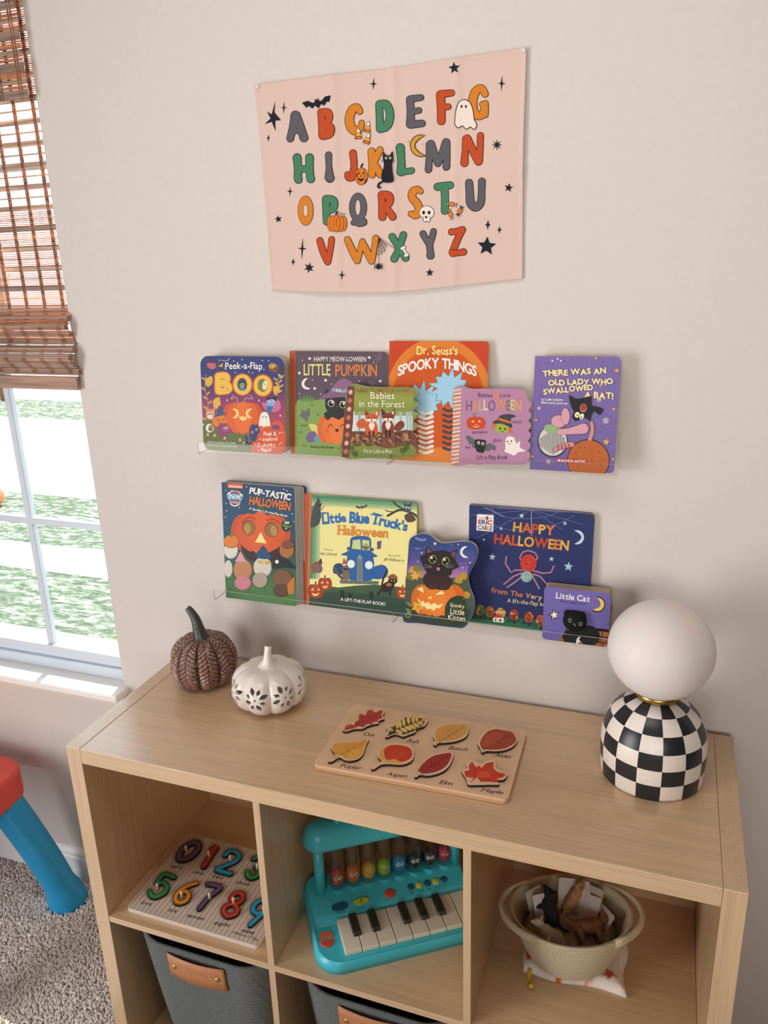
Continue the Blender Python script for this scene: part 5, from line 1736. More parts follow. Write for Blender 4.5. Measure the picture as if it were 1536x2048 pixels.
A.text('Peek &', 541, 737, 632, 735, 29, WHT, bold=.01); A.text('explore!', 533, 774, 641, 772, 27, WHT, bold=.008); A.text('12 chunky', 495, 817, 625, 814, 27, WHT, bold=.008); A.text('flaps!', 520, 853, 596, 851, 28, WHT, bold=.008)
for x, y in ((650, 720), (668, 715), (512, 762), (650, 800), (664, 792), (476, 800), (500, 845)): A.line([(x, y), (x + 8, y - 4)], 2.5, WHT)
A.text('Written by Rosa Von Feder', 133, 789, 337, 797, 15, WHT, bold=.006); A.text('Illustrated by Gaby Zermeno', 133, 812, 348, 822, 14, 'cfc9b0')
for x, y in ((395, 788), (98, 655)): A.spark(x, y, 9, 11, WHT, .3)
fin()

# ---- cat in a witch's hat
A, t, fin = book('board book with orange spine, black kitten in purple witch hat on a pumpkin', [(741, 112), (1450, 128), (1440, 868), (735, 842)], -.020, 7.0, .0105, FU, V2, radius=(.0005, .008, .008, .0005), boards=4, spine='a9502c')
A.band(700, 1500, [(80, '5e4c56'), (500, '5a4954'), (900, '5a4954')])
A.poly([(775, 505), (850, 488), (960, 470), (1100, 480), (1300, 520), (1500, 560), (1500, 920), (775, 920)], '7d9a52', smooth=4)
A.poly([(735, 640), (1500, 700), (1500, 920), (735, 920)], '7b9850')
A.poly([(700, 90), (772, 90), (768, 920), (700, 920)], 'b5572e'); A.line([(757, 100), (752, 900)], 2, '8f4022')
A.text('HAPPY MEOW-LOWEEN', 906, 192, 1286, 194, 34, WHT, bold=.004)
A.text('LITTLE', 832, 294, 1026, 294, 80, 'dcd888', bold=.012, gap=.12); A.text('PUMPKIN', 1064, 299, 1366, 300, 82, 'd8803e', bold=.012)
for x, y, r in ((875, 172, 14), (1312, 165, 14), (800, 278, 14), (992, 331, 15), (912, 391, 14), (1391, 337, 14)): A.star(x, y, r, WHT, n=5, q=.45, rot=-70)
for x, y in ((822, 185), (895, 330), (1035, 358), (955, 432), (1238, 337), (800, 428), (1345, 200), (1020, 300)): A.ell(x, y, 4, 4, WHT)
A.moon(858, 357, 42, WHT, 165, .45)
for a_ in range(5): A.line([(1400, 170), (1400 + 62 * cos(radians(130 + 35 * a_)), 170 + 62 * sin(radians(130 + 35 * a_)))], 1.2, '8a7a84')
for q in (25, 42): A.line([(1400 + q * cos(radians(130 + 35 * a_)), 170 + q * sin(radians(130 + 35 * a_))) for a_ in range(5)], 1.1, '8a7a84')
def tuft(x, y, w, h, c):
    for k in (-2, -1, 0, 1, 2): A.poly([(x + k * w * .12 - w * .1, y), (x + k * w * .12 + w * .1, y), (x + k * w * .24, y - h * (1 - abs(k) * .16))], c)
tuft(858, 488, 120, 66, '5f8a44'); tuft(892, 520, 30, 22, '55803c'); tuft(937, 588, 30, 22, '55803c'); tuft(810, 716, 30, 22, '55803c'); tuft(836, 815, 32, 22, '55803c'); tuft(1088, 838, 32, 22, '55803c')
A.poly([(800, 590), (818, 570), (812, 540), (840, 560), (872, 535), (876, 590), (860, 600), (862, 640), (830, 610)], '6a6468', smooth=2); A.line([(820, 580), (832, 584)], 1.5, '3a3436'); A.line([(850, 582), (862, 578)], 1.5, '3a3436'); A.ell(833, 662, 26, 7, '58783c')
A.poly([(1320, 372), (1298, 330), (1320, 345), (1345, 340), (1350, 325), (1352, 372)], '6a6468')
A.poly([(870, 655), (900, 650), (935, 670), (945, 735), (890, 700)], 'cfc86a', smooth=3); A.poly([(848, 760), (870, 715), (915, 705), (930, 760), (880, 785)], '6e5a86', smooth=3); A.poly([(905, 770), (930, 730), (970, 745), (975, 785)], '5a9aa8', smooth=3)
# pumpkin, kitten, hat
for x, w, c in ((985, 54, 'd2632c'), (1170, 60, 'd2632c'), (1030, 60, 'dd6f30'), (1120, 66, 'dd6f30'), (1075, 52, 'e07636')): A.ell(x, 690, w, 112 - abs(x - 1075) * .12, c, n=26)
A.ell(1000, 697, 14, 14, 'e0532e'); A.line([(1012, 672), (1028, 652), (1044, 672)], 3, '3a2320', 3); A.line([(1100, 672), (1116, 652), (1132, 672)], 3, '3a2320', 3); A.poly([(1062, 688), (1088, 688), (1084, 708), (1068, 708)], '3a2320', smooth=3)
A.poly([(985, 600), (1000, 560), (1160, 560), (1165, 610), (1120, 600), (1090, 620), (1040, 600), (1010, 622)], '2b282c', smooth=3)
A.poly([(990, 470), (995, 395), (1040, 430), (1130, 430), (1180, 400), (1180, 560), (1130, 580), (1040, 580), (995, 540)], '2b282c', smooth=3); A.poly([(1000, 440), (1005, 405), (1030, 430)], '5a4248')
A.ell(1033, 500, 24, 26, WHT); A.ell(1118, 509, 24, 26, WHT); A.ell(1033, 502, 20, 22, '1d1a1e'); A.ell(1118, 511, 20, 22, '1d1a1e'); A.ell(1040, 493, 7, 8, WHT); A.ell(1125, 502, 7, 8, WHT); A.poly([(1066, 522), (1080, 522), (1073, 530)], '7a5a60')
A.poly([(945, 470), (1010, 420), (1100, 405), (1200, 420), (1220, 470), (1120, 455), (1020, 462)], '83587c', smooth=4); A.poly([(1030, 420), (1060, 360), (1120, 318), (1190, 350), (1200, 420), (1115, 408)], '8c6086', smooth=4); A.poly([(1034, 408), (1046, 388), (1110, 402), (1195, 390), (1200, 412), (1110, 424)], '7ea0a8'); A.poly([(1072, 392), (1105, 398), (1104, 416), (1071, 412)], 'e0d8b0'); A.poly([(1080, 398), (1098, 401), (1097, 410), (1079, 408)], '5f8a5a')
A.text('Words by Rose Rossner', 882, 827, 1056, 832, 20, '2e3a22', bold=.004)
fin()

# ---- foxes
sc_ = []
for k in range(6):
    yy = 395 + k * 80
    sc_ += [(1652 - k * 2 + 2, yy), (1664 - k * 2, yy + 20), (1668 - k * 3, yy + 42), (1656 - k * 3, yy + 66)]
foxout = smooth_closed([(1158, 376), (1300, 378), (1450, 382), (1600, 384)] + [(p[0] - 18 + (14 if i % 4 in (1, 2) else 0), p[1]) for i, p in enumerate(sc_)] + [(1630, 888), (1500, 905), (1300, 900), (1114, 890), (1128, 640)], 3)
A, t, fin = book('small board book with scalloped edge showing two foxes in an autumn wood', [(1158, 374), (1665, 386), (1640, 900), (1113, 892)], -.0385, 7.0, .0095, FU, V2, radius=.004, boards=3, outline=foxout)
A.poly(foxout, '7d8a3e')
A.band(1150, 1630, [(392, '84803c'), (470, '8f9844'), (560, '7e8c42')])
for k in range(26):
    a = random.Random(k); A.ell(1180 + a.random() * 430, 385 + a.random() * 30, 16, 8, a.choice(['9a6a34', '6f7434', '8a5a30', '757c38']), a.random() * 180)
A.poly([(1170, 560), (1630, 560), (1625, 730), (1160, 730)], 'c6d0cc'); A.poly([(1180, 560), (1620, 560), (1625, 590), (1180, 585)], '8f9a58', smooth=2)
for x in (1195, 1240, 1285, 1395, 1440, 1540, 1590, 1612): A.poly([(x - 9, 560), (x + 9, 560), (x + 5, 725), (x - 7, 725)], random.Random(x).choice(['9fb4ba', 'dfe2dc', '8fa0a0']))
A.poly([(1150, 720), (1300, 705), (1450, 715), (1628, 700), (1622, 870), (1140, 870)], '6e4632', smooth=3)
for k in range(95):
    a = random.Random(k + 50); A.ell(1160 + a.random() * 455, 715 + a.random() * 95, 17, 7, a.choice(['8a5a3c', 'a8724a', '5a3526', '7a4a34', 'b0855c', '4a3024']), a.random() * 180)
A.poly([(1140, 800), (1300, 790), (1450, 830), (1620, 800), (1618, 885), (1130, 880)], '77843c', smooth=3)
def fox(x, y, s, c, dk):
    A.poly([(x - 95 * s, y + 60), (x - 110 * s, y + 20), (x - 60 * s, y - 10), (x - 30 * s, y + 50)], c, smooth=3) if c != '7a3a22' else A.poly([(x + 40, y + 60), (x + 95, y + 10), (x + 120, y + 50), (x + 70, y + 90)], c, smooth=3)
    A.poly([(x - 40 * s, y + 110), (x - 45 * s, y + 30), (x, y), (x + 40 * s, y + 40), (x + 35 * s, y + 110)], c, smooth=3); A.poly([(x - 22 * s, y + 40), (x, y + 15), (x + 22 * s, y + 40), (x, y + 80)], 'ecd9c4', smooth=3)
    A.poly([(x - 52 * s, y - 78), (x - 18 * s, y - 48), (x + 18 * s, y - 48), (x + 50 * s, y - 80), (x + 46 * s, y - 10), (x, y + 24), (x - 46 * s, y - 10)], c, smooth=2)
    A.poly([(x - 46 * s, y - 66), (x - 24 * s, y - 44), (x - 42 * s, y - 30)], dk); A.poly([(x + 44 * s, y - 66), (x + 24 * s, y - 44), (x + 42 * s, y - 30)], 'e6cdb8')
    A.poly([(x - 40 * s, y), (x - 8 * s, y - 8), (x, y + 22)], 'ecd9c4', smooth=2); A.poly([(x + 40 * s, y), (x + 8 * s, y - 8), (x, y + 22)], 'ecd9c4', smooth=2)
    A.ell(x - 20 * s, y - 14, 5, 6, '2a1a14'); A.ell(x + 20 * s, y - 14, 5, 6, '2a1a14'); A.ell(x, y + 12, 6, 5, '2a1a14')
    for sx in (-16, 14): A.line([(x + sx * s, y + 90), (x + sx * s, y + 122)], 8, dk)
fox(1330, 620, 1.0, 'c45a2a', '4a2a1e'); fox(1450, 615, .95, '7a3a22', '3a201a')
for x in (1235, 1400, 1320): A.ell(x, 800, 26, 13, '6a4430', -15); A.ell(x + 20, 790, 11, 9, '8a5c40'); A.line([(x - 24, 806), (x - 38, 786)], 7, '5a3828')
for x, y in ((1180, 830), (1210, 868), (1560, 850), (1585, 820)): A.line([(x, y + 30), (x, y - 25)], 2, '3e4a26'); [A.ell(x + 12 * sg, y - 18 + 14 * k, 13, 5, '46562a', -35 * sg) for k in range(3) for sg in (-1, 1)]
A.poly([(1156, 374), (1200, 378), (1192, 640), (1160, 898), (1112, 892), (1128, 640)], '6e3328')
for k in range(8): A.ell(1178 - k * 5, 420 + k * 62, 25, 26, '7d4030'); A.ell(1176 - k * 5, 418 + k * 62, 14, 17, 'd8b4a0' if k % 2 == 0 else 'b8705e', 25)
A.text('Babies', 1322, 466, 1497, 468, 49, 'f0e8d4', bold=.004); A.text('in the Forest', 1241, 525, 1572, 529, 48, 'f0e8d4', bold=.004)
A.text('First Lift-a-Flap', 1275, 862, 1482, 864, 28, 'efe8d6', bold=.004)
fin()

# ---- orange book with blue splashes (the licensed figures are left out)
A, t, fin = book('tall orange board book with blue bursts, behind two smaller books', [(60, 36), (664, 40), (650, 770), (48, 750)], -.0205, 7.0, .0105, FU, V3, radius=(.0005, .006, .006, .0005), boards=4)
A.band(30, 700, [(0, 'c4421f'), (800, 'c4421f')])
A.ell(360, 400, 330, 385, 'd97b2c', n=48); A.ell(358, 425, 290, 350, 'c9591a', n=48); A.ell(358, 440, 278, 340, 'c8541a', n=48)
A.poly([(30, 690), (700, 690), (700, 790), (30, 790)], 'd97b2c')
for cx, cy, R_ in ((255, 410, 150), (430, 330, 150)):
    pts = []
    for k in range(26):
        a = 2 * pi * k / 26; r_ = R_ * (1.0 if k % 2 == 0 else .66) * (1 + .10 * sin(k * 2.3))
        pts.append((cx + r_ * cos(a) * .86, cy + r_ * sin(a) * .82))
    A.poly(pts, '9cc8de', line='3a6a8a', lw=2)
for k in range(9):
    y = 470 + k * 30; A.line([(240, y), (280, y + 14), (322, y + 2)], 9, 'e0d8cc', 4)
for k in range(8):
    y = 455 + k * 34; A.line([(390, y), (425, y + 12), (455, y)], 9, '4a4244', 4)
A.text("Dr. Seuss's", 226, 118, 476, 122, 50, 'eedd88', bold=.02, bounce=2)
A.text('SPOOKY THINGS', 112, 252, 592, 254, 60, 'ece8e4', bold=.03, arc=50, line='7a3a1a', lw=.012, gap=.10)
fin()

# ---- babies love halloween
lo = [(500, 330), (640, 330)]
top_ = [(500, 329), (560, 331), (620, 330), (680, 331), (740, 329), (800, 330), (850, 333), (890, 340), (918, 362), (920, 395)]
scal = []
for k in range(6):
    y0 = 400 + k * 62
    scal += [(912 - k * 1.2, y0), (925 - k * 1.2, y0 + 18), (928 - k * 1.2, y0 + 38), (916 - k * 1.2, y0 + 58)]
lout = smooth_closed([(455, 328)] + top_[1:8] + scal + [(905, 785), (870, 796), (700, 794), (560, 792), (440, 790), (448, 560)], 3)
A, t, fin = book('mauve scalloped board book showing a pumpkin, witch, bat and ghost', [(455, 328), (922, 332), (910, 794), (440, 790)], -.0385, 7.0, .0095, FU, V3, radius=.004, boards=3, outline=lout)
A.poly(lout, 'b381a0')
for k in range(40):
    y = 330 + k * 11.7; xo = -y * .032
    A.poly([(464 + xo, y + 8), (510 + xo, y), (510 + xo, y + 7.2), (463 + xo, y + 15)], ['e9dcc0', 'd9a03a', 'efe2c4', 'c77a2e'][k % 4])
A.text('Babies', 604, 381, 691, 382, 25, '3f2f48', bold=.006); A.text('Love', 739, 382, 800, 382, 25, '3f2f48', bold=.006)
A.poly([(716, 389), (698, 370), (700, 356), (709, 354), (716, 362), (724, 354), (733, 356), (735, 370)], 'dc7f4c', smooth=3)
A.text('HALLOWEEN', 530, 463, 868, 462, 61, ['6f6078', 'd98a58', 'b8b070', 'e0cdb0', '6f6078', 'd98a58', '7a6a80', 'cfc476', 'd9a05e'], bold=.018, bounce=2, gap=.10)
A.line([(580, 500), (572, 485), (590, 482)], 6, '7f8a4a', 3)
for x, w in ((558, 26), (622, 26), (575, 30), (606, 30), (590, 26)): A.ell(x, 541, w, 41 - abs(x - 590) * .15, 'c5461f')
A.poly([(560, 537), (582, 537), (571, 522)], 'f0c06a'); A.poly([(600, 535), (622, 537), (611, 520)], 'f0c06a'); A.poly([(584, 552), (592, 544), (598, 552)], 'f0c06a'); A.poly([(570, 556), (590, 562), (615, 556), (600, 568), (582, 568)], 'f0c06a')
A.poly([(682, 575), (705, 545), (800, 560), (805, 610), (788, 585), (700, 570)], 'd0692a', smooth=2); A.ell(748, 573, 42, 32, '9cae3e', 8); A.ell(738, 575, 6, 7, '2a2a1e'); A.ell(770, 578, 6, 7, '2a2a1e'); A.line([(742, 592), (752, 596), (762, 592)], 2, '3a3a1e', 3)
A.poly([(692, 535), (720, 520), (760, 520), (808, 545), (806, 570), (750, 545), (700, 545)], '3a3f44', smooth=3); A.poly([(722, 522), (742, 492), (800, 486), (838, 500), (806, 512), (800, 545), (760, 530)], '3a3f44', smooth=2); A.poly([(722, 522), (732, 508), (800, 530), (800, 545)], 'd0692a')
A.text('pumpkin', 568, 605, 659, 605, 20, '4a3550', bold=.004); A.text('witch', 814, 543, 869, 543, 20, '4a3550', bold=.004); A.text('ghost', 696, 655, 748, 655, 20, '4a3550', bold=.004); A.text('bat', 525, 698, 557, 698, 20, '4a3550', bold=.004)
A.poly([(596, 668), (560, 625), (525, 620), (540, 650), (548, 672), (562, 668), (570, 692), (590, 695)], '5f6066', smooth=2); A.poly([(640, 680), (680, 665), (714, 692), (700, 710), (685, 700), (670, 714), (640, 705)], '5f6066', smooth=2)
A.poly([(580, 652), (598, 640), (640, 645), (652, 655), (640, 720), (615, 722), (592, 712)], '262628', smooth=2); A.ell(606, 662, 9, 10, WHT); A.ell(632, 668, 9, 10, WHT); A.ell(606, 663, 5, 6, '1d1a1e'); A.ell(632, 669, 5, 6, '1d1a1e')
A.poly([(770, 700), (772, 640), (795, 622), (825, 632), (838, 665), (862, 652), (860, 690), (895, 712), (850, 720), (825, 740), (795, 728), (764, 715)], 'ece2d8', smooth=3); A.ell(784, 655, 4, 6, '2a2320'); A.ell(808, 652, 4, 6, '2a2320'); A.line([(790, 668), (797, 671), (803, 667)], 1.6, '2a2320', 3)
A.text('Lift-a-Flap Book', 593, 763, 784, 763, 24, '3a2a40', bold=.012)
fin()

# ---- purple book with the bat (the licensed figure is left out)
A, t, fin = book('purple board book with cream title lettering and a black bat, rightmost on the upper ledges', [(960, 130), (1485, 134), (1440, 824), (915, 778)], -.034, 7.0, .013, FU, V3, radius=(.0005, .009, .009, .0005), boards=5)
A.band(880, 1540, [(100, '7b68a6'), (850, '715f9c')])
for k in range(170):
    a = random.Random(k + 900); x, y = 925 + a.random() * 550, 140 + a.random() * 680
    A.line([(x, y), (x + 9, y - 3)], 1.4, '4f4480') if k % 3 == 0 else A.line([(x, y), (x + 7, y + 1)], 1.2, '5a4d8a')
for x, y, r in ((1327, 142, 13), (1455, 218, 18), (1355, 312, 11), (1436, 454, 14), (960, 522, 12), (937, 746, 13), (1390, 656, 24), (1432, 762, 12)): A.star(x, y, r + 2, '7a5a2a', rot=-80); A.star(x, y, r, 'e0a850', rot=-80)
for x, y, r in ((1388, 526, 17), (1347, 397, 14), (978, 450, 11), (1035, 776, 12)):
    A.ell(x, y, r, r, 'd8d0b8'); A.ell(x, y, r * .72, r * .72, '7463a0'); A.ell(x, y, r * .4, r * .4, 'd8d0b8')
for x, y in ((1060, 158), (1092, 146), (1113, 158)): A.poly([(x - 5, y - 5), (x + 5, y - 4), (x + 5, y + 5), (x - 5, y + 5)], WHT)
T_ = dict(bold=.045, line='2a2230', lw=.028, gap=.16)
A.text('THERE WAS AN', 1003, 252, 1388, 236, 33, 'efdca6', bounce=2.5, **T_); A.text('OLD LADY WHO', 1036, 308, 1430, 302, 33, 'efdca6', bounce=2.5, **T_)
A.text('SWALLOWED', 1008, 365, 1308, 334, 32, 'efdca6', bounce=2, **T_); A.text('A BAT!', 1258, 384, 1432, 392, 35, 'efdca6', bounce=2, **T_)
A.text('by Lucille Colandro', 994, 402, 1125, 404, 13, WHT, bold=.02); A.text('Illustrated by Jared Lee', 992, 420, 1152, 426, 13, WHT, bold=.02)
# plain shapes in place of the figure: grey striped mound, pink bulb, orange mound
A.ell(1060, 655, 92, 98, '3c383c', n=28); A.ell(1062, 650, 86, 92, 'cfcac6', n=28)
for k in range(22): A.line([(985 + k * 7, 580 + abs(k - 11) * 5), (980 + k * 7.4, 735 - abs(k - 11) * 5)], 1.6, '4a464a')
A.poly([(1008, 580), (1030, 548), (1100, 560), (1095, 590), (1040, 600)], '8fb07a', smooth=3)
A.ell(1098, 530, 46, 38, 'd69aa6', line='3a2a30', lw=2); A.ell(1140, 500, 26, 52, 'd69aa6', line='3a2a30', lw=2); A.strokes([[(1100, 596, 16), (1170, 590, 20), (1250, 575, 32)]], 'd69aa6', '3a2a30', 2)
A.ell(1280, 770, 130, 130, '3a2418', n=28); A.ell(1280, 772, 126, 126, 'b8602a', n=28)
for k in range(60):
    a = random.Random(k + 300); x, y = 1180 + a.random() * 200, 670 + a.random() * 150; A.line([(x, y), (x + 6, y + 10)], 1.3, '8f4620')
A.strokes([[(1075, 705, 12), (1130, 680, 15), (1180, 672, 15)]], 'c98a8a', '3a2418', 2); [A.line([(1095 + k * 22, 680 - k * 3), (1098 + k * 22, 708 - k * 4)], 4, '9a3a3a') for k in range(4)]
A.strokes([[(1290, 640, 12), (1305, 590, 11), (1300, 540, 10)]], 'c98a8a', '3a2418', 2)
A.poly([(1162, 368), (1200, 392), (1255, 385), (1300, 376), (1300, 430), (1330, 440), (1372, 455), (1350, 492), (1318, 468), (1300, 490), (1290, 530), (1255, 505), (1205, 530), (1180, 500), (1190, 470), (1172, 430)], '1c1a1e', smooth=2)
A.ell(1250, 448, 21, 26, 'a8a0a0'); A.ell(1250, 446, 18, 22, 'b03028'); A.ell(1212, 490, 15, 18, 'efe8b8', 25); A.ell(1240, 500, 13, 19, 'efe8b8', 20); A.ell(1214, 494, 4, 6, '1c1a1e'); A.ell(1238, 506, 4, 6, '1c1a1e')
A.poly([(1085, 757), (1272, 766), (1270, 788), (1084, 780)], 'b8342c'); A.text('SCHOLASTIC', 1112, 777, 1264, 783, 13, WHT, bold=.02); A.poly([(1093, 763), (1108, 764), (1107, 776), (1093, 775)], WHT)
fin()

# ---- big carved pumpkin with eye holes (licensed figures left out)
A, t, fin = book('thick dark blue flap book with a grinning carved pumpkin, leftmost on the lower ledges', [(103, 88), (604, 122), (590, 915), (88, 848)], -.036, 6.0, .022, FL_, V4, radius=(.0005, .006, .006, .0005), boards=5, edge='b9b4ae', steps=.0024, back='2a3f66')
A.band(60, 680, [(60, '1f3f66'), (350, '1f4a66'), (560, '22504e'), (720, '2f5f42'), (780, '3d7040'), (960, '4a7c40')])
for x, y in ((255, 118), (515, 135), (538, 145), (592, 148), (595, 190), (110, 142), (112, 232), (115, 285), (204, 262), (574, 306), (587, 360), (108, 330)): A.star(x, y, 6, WHT)
for k in range(60):
    a = random.Random(k + 77); x, y = 95 + a.random() * 490, 770 + a.random() * 110; A.line([(x, y), (x + 3, y - 14)], 1.6, a.choice(['5a8f48', '2f5f34', '6fa055']))
A.poly([(125, 92), (230, 98), (229, 131), (124, 124)], 'd9602f'); A.text('nickelodeon', 132, 118, 224, 124, 13, WHT, bold=.03)
# crest
A.poly([(120, 165), (145, 150), (150, 142), (205, 150), (210, 160), (231, 175), (222, 205), (212, 212), (208, 240), (172, 256), (140, 236), (138, 206), (126, 200)], WHT, smooth=2)
A.poly([(146, 150), (206, 156), (208, 205), (204, 232), (172, 248), (144, 230), (142, 200)], 'b03a34', smooth=2); A.poly([(124, 172), (150, 162), (198, 168), (226, 182), (218, 204), (170, 210), (130, 198)], '4f97c0', smooth=2)
A.text('PAW', 136, 198, 214, 204, 28, 'cfe6f2', bold=.05, line='2a5a86', lw=.03); A.poly([(140, 212), (208, 218), (204, 238), (142, 232)], '3a4450'); A.text('PATROL', 146, 230, 202, 235, 12, WHT, bold=.03)
A.line([(340, 300), (346, 275), (366, 268)], 16, '3f5a3a', 3)
for x, w, c in ((225, 78, 'c24a22'), (480, 84, 'c24a22'), (270, 90, 'cf5526'), (430, 96, 'cf5526'), (350, 84, 'd65c2a')): A.ell(x, 440 + (x - 350) * .05, w, 150 - abs(x - 350) * .2, c, n=30)
A.ell(272, 402, 46, 54, '8a3418', -8); A.ell(274, 404, 40, 48, '8a6a34', -8); A.ell(262, 410, 24, 36, 'b08a48', -8)
A.ell(430, 416, 48, 54, '8a3418', -8); A.ell(432, 418, 42, 48, '8a6a34', -8); A.ell(446, 424, 22, 36, 'b08a48', -8)
A.line([(222, 368), (270, 330), (312, 340)], 6, 'a83c1a', 4); A.line([(400, 352), (450, 345), (486, 372)], 6, 'a83c1a', 4)
A.poly([(355, 434), (396, 512), (315, 504)], 'efe08a')
A.poly([(212, 520), (262, 560), (330, 580), (420, 572), (520, 520), (500, 600), (400, 650), (270, 625)], '3a1e16', smooth=3)
A.text('PUP-TASTIC', 276, 162, 560, 212, 42, WHT, bold=.035, line='16304f', lw=.02, gap=.10, bounce=2)
A.text('HALLOWEEN', 274, 236, 558, 282, 54, 'd9742f', bold=.03, line='5a2a16', lw=.03, gap=.06, bounce=3)
A.text('A Spooky Lift-the-Flap Book', 274, 274, 540, 328, 15, WHT, bold=.02)
A.ell(535, 388, 38, 44, '4f8a48'); A.ell(535, 388, 36, 42, '1c2430'); A.text('28', 520, 374, 551, 377, 18, WHT, bold=.04); A.text('Flaps!', 507, 396, 564, 402, 18, '7fb060', bold=.02); A.ell(532, 410, 8, 8, '7fb060')
# plain gourds and hats in the colours of the left-out figures
def gourd(x, y, rx, ry, c, d): A.ell(x, y, rx, ry, d); A.ell(x - rx * .05, y - ry * .05, rx * .93, ry * .93, c); A.ell(x - rx * .3, y - ry * .3, rx * .35, ry * .4, c)
gourd(148, 560, 50, 62, 'd8d2c4', '9a948a'); gourd(150, 500, 56, 46, 'd67a34', '9a5222'); A.line([(148, 460), (152, 436)], 8, '5a7a3a')
gourd(130, 690, 30, 62, 'd0cabc', '948e84')
gourd(232, 700, 68, 78, 'b88058', '7a5236'); gourd(232, 790, 60, 52, 'c87a86', '8a4a5a'); A.poly([(175, 640), (215, 565), (255, 640)], 'd49aa4')
gourd(370, 680, 66, 74, 'cfc6b8', '8a8278'); gourd(352, 770, 54, 56, 'a8998a', '6a5c50'); A.poly([(312, 600), (345, 560), (372, 525), (405, 570), (430, 612), (370, 622)], '1f4a70', smooth=2); A.poly([(334, 630), (372, 636), (374, 656), (336, 650)], 'c8a848'); A.poly([(384, 636), (424, 632), (420, 656), (386, 658)], 'c8a848')
gourd(538, 560, 52, 62, 'a86a34', '6a4020'); gourd(545, 520, 46, 30, '7a4a2a', '4a2c1a')
gourd(510, 760, 70, 66, '7a5236', '4a3020'); gourd(500, 840, 60, 46, '5e4030', '3a261c'); A.poly([(436, 690), (440, 640), (500, 600), (560, 640), (598, 690), (520, 680)], '20222a', smooth=2); A.ell(468, 640, 13, 13, WHT)
A.poly([(540, 800), (590, 740), (588, 860), (548, 870)], 'c8742e')
fin()

# ---- blue truck
A, t, fin = book('yellow and green board book with an orange spine and a blue truck', [(640, 170), (1455, 216), (1425, 1000), (632, 912)], -.020, 6.5, .011, FL_, V4, radius=(.0005, .007, .007, .0005), boards=4, spine='b8522c', edge='c9bd72')
A.band(600, 1520, [(120, 'e6dc8e'), (700, 'eee29a'), (1050, 'eee29a')])
for k in range(7):                               # painted green border
    c = ['6f9a70', '86aa78', '9fba80', 'b6c888', 'cad48e', 'd9dc92', 'e4e096'][k]
    e = k * 16
    A.poly([(690, 160), (1500, 200), (1500, 300), (1400 - e, 245 + e * .3 + 40), (1300, 240 + e * .3), (1000, 200 + e * .5), (770 + e * .4, 220 + e), (740 + e * .5, 420), (700 + e * .6, 700), (690, 760)], c) if False else None
for x0_, x1_, c in ((690, 722, '4f8464'), (722, 742, '6f9a70'), (742, 758, '93b27c'), (758, 772, 'b4c688')): A.poly([(x0_, 170), (x1_, 170), (x1_ - 6, 760), (x0_ - 8, 760)], c)
for y0_, y1_, c in ((170, 196, '4f8464'), (196, 216, '6f9a70'), (216, 232, '93b27c'), (232, 246, 'b4c688')): A.poly([(690, y0_), (1480, y0_ + 42), (1480, y1_ + 42), (690, y1_)], c)
A.poly([(680, 810), (900, 820), (1150, 800), (1480, 860), (1480, 1040), (670, 980)], '3f5a42', smooth=2); A.poly([(670, 880), (900, 850), (1200, 880), (1480, 940), (1480, 1040), (660, 1000)], '31493c', smooth=2)
A.poly([(600, 140), (712, 150), (690, 1000), (600, 1000)], 'c25a2e'); A.line([(688, 160), (668, 960)], 2.5, '9a4422'); A.line([(702, 160), (682, 960)], 1.5, '8fae78')
# branch, owl, witch, bat
A.line([(1480, 400), (1440, 320), (1380, 290), (1320, 280), (1240, 320)], 8, '3a4238', 4); A.line([(1380, 290), (1310, 250), (1280, 222)], 6, '3a4238', 3); A.line([(1330, 282), (1270, 292), (1225, 282)], 3.5, '3a4238', 3); A.poly([(1460, 215), (1480, 215), (1480, 480), (1452, 330)], '3a4238')
A.ell(1380, 268, 24, 30, '4a5470'); A.poly([(1355, 250), (1350, 224), (1376, 240), (1395, 236), (1410, 222), (1405, 256)], '3a4a78'); A.ell(1372, 262, 7, 8, 'd8c890'); A.ell(1392, 264, 7, 8, 'd8c890'); A.poly([(1356, 320), (1400, 300), (1440, 350), (1380, 366)], '5a4a3e', smooth=2)
A.poly([(712, 300), (730, 240), (746, 212), (752, 182), (778, 240), (770, 290), (810, 300), (776, 330), (760, 380), (700, 400)], '3f4a48', smooth=2); A.poly([(744, 250), (790, 232), (770, 252)], '2a302e'); A.line([(740, 320), (800, 250)], 2.5, '3a3028')
A.bat(1060, 262, 44, '5a5654', -8)
B_ = '2f6ca8'
A.text("Little", 788, 376, 950, 360, 64, B_, bold=.045, line='e8dfa0', lw=.02, rise=lambda q: 1.2 - .35 * q, gap=.12)
A.text("Blue", 976, 366, 1108, 372, 68, B_, bold=.05, gap=.12); A.text("Truck's", 1126, 372, 1372, 425, 66, B_, bold=.045, gap=.12, rise=lambda q: 1.1 - .2 * q)
for x, y in ((788, 376), (800, 300), (976, 366), (980, 296), (1142, 376), (1126, 312), (1180, 318)): A.line([(x - 4, y - 2), (x + 26, y)], 4, B_)
A.text('Halloween', 892, 448, 1240, 472, 62, 'd08a3a', bold=.045, gap=.12)
for x, y in ((892, 448), (893, 388), (930, 450), (930, 388)): A.line([(x - 4, y), (x + 20, y + 1)], 4, 'd08a3a')
A.text('Written by', 795, 560, 856, 564, 12, '6a6038'); A.text('Alice Schertle', 764, 592, 884, 598, 20, '4a4428', slant=.3, gap=.08); A.text('Illustrated by', 1246, 600, 1326, 606, 12, '6a6038'); A.text('Jill McElmurry', 1212, 632, 1354, 642, 20, '4a4428', slant=.3, gap=.08)
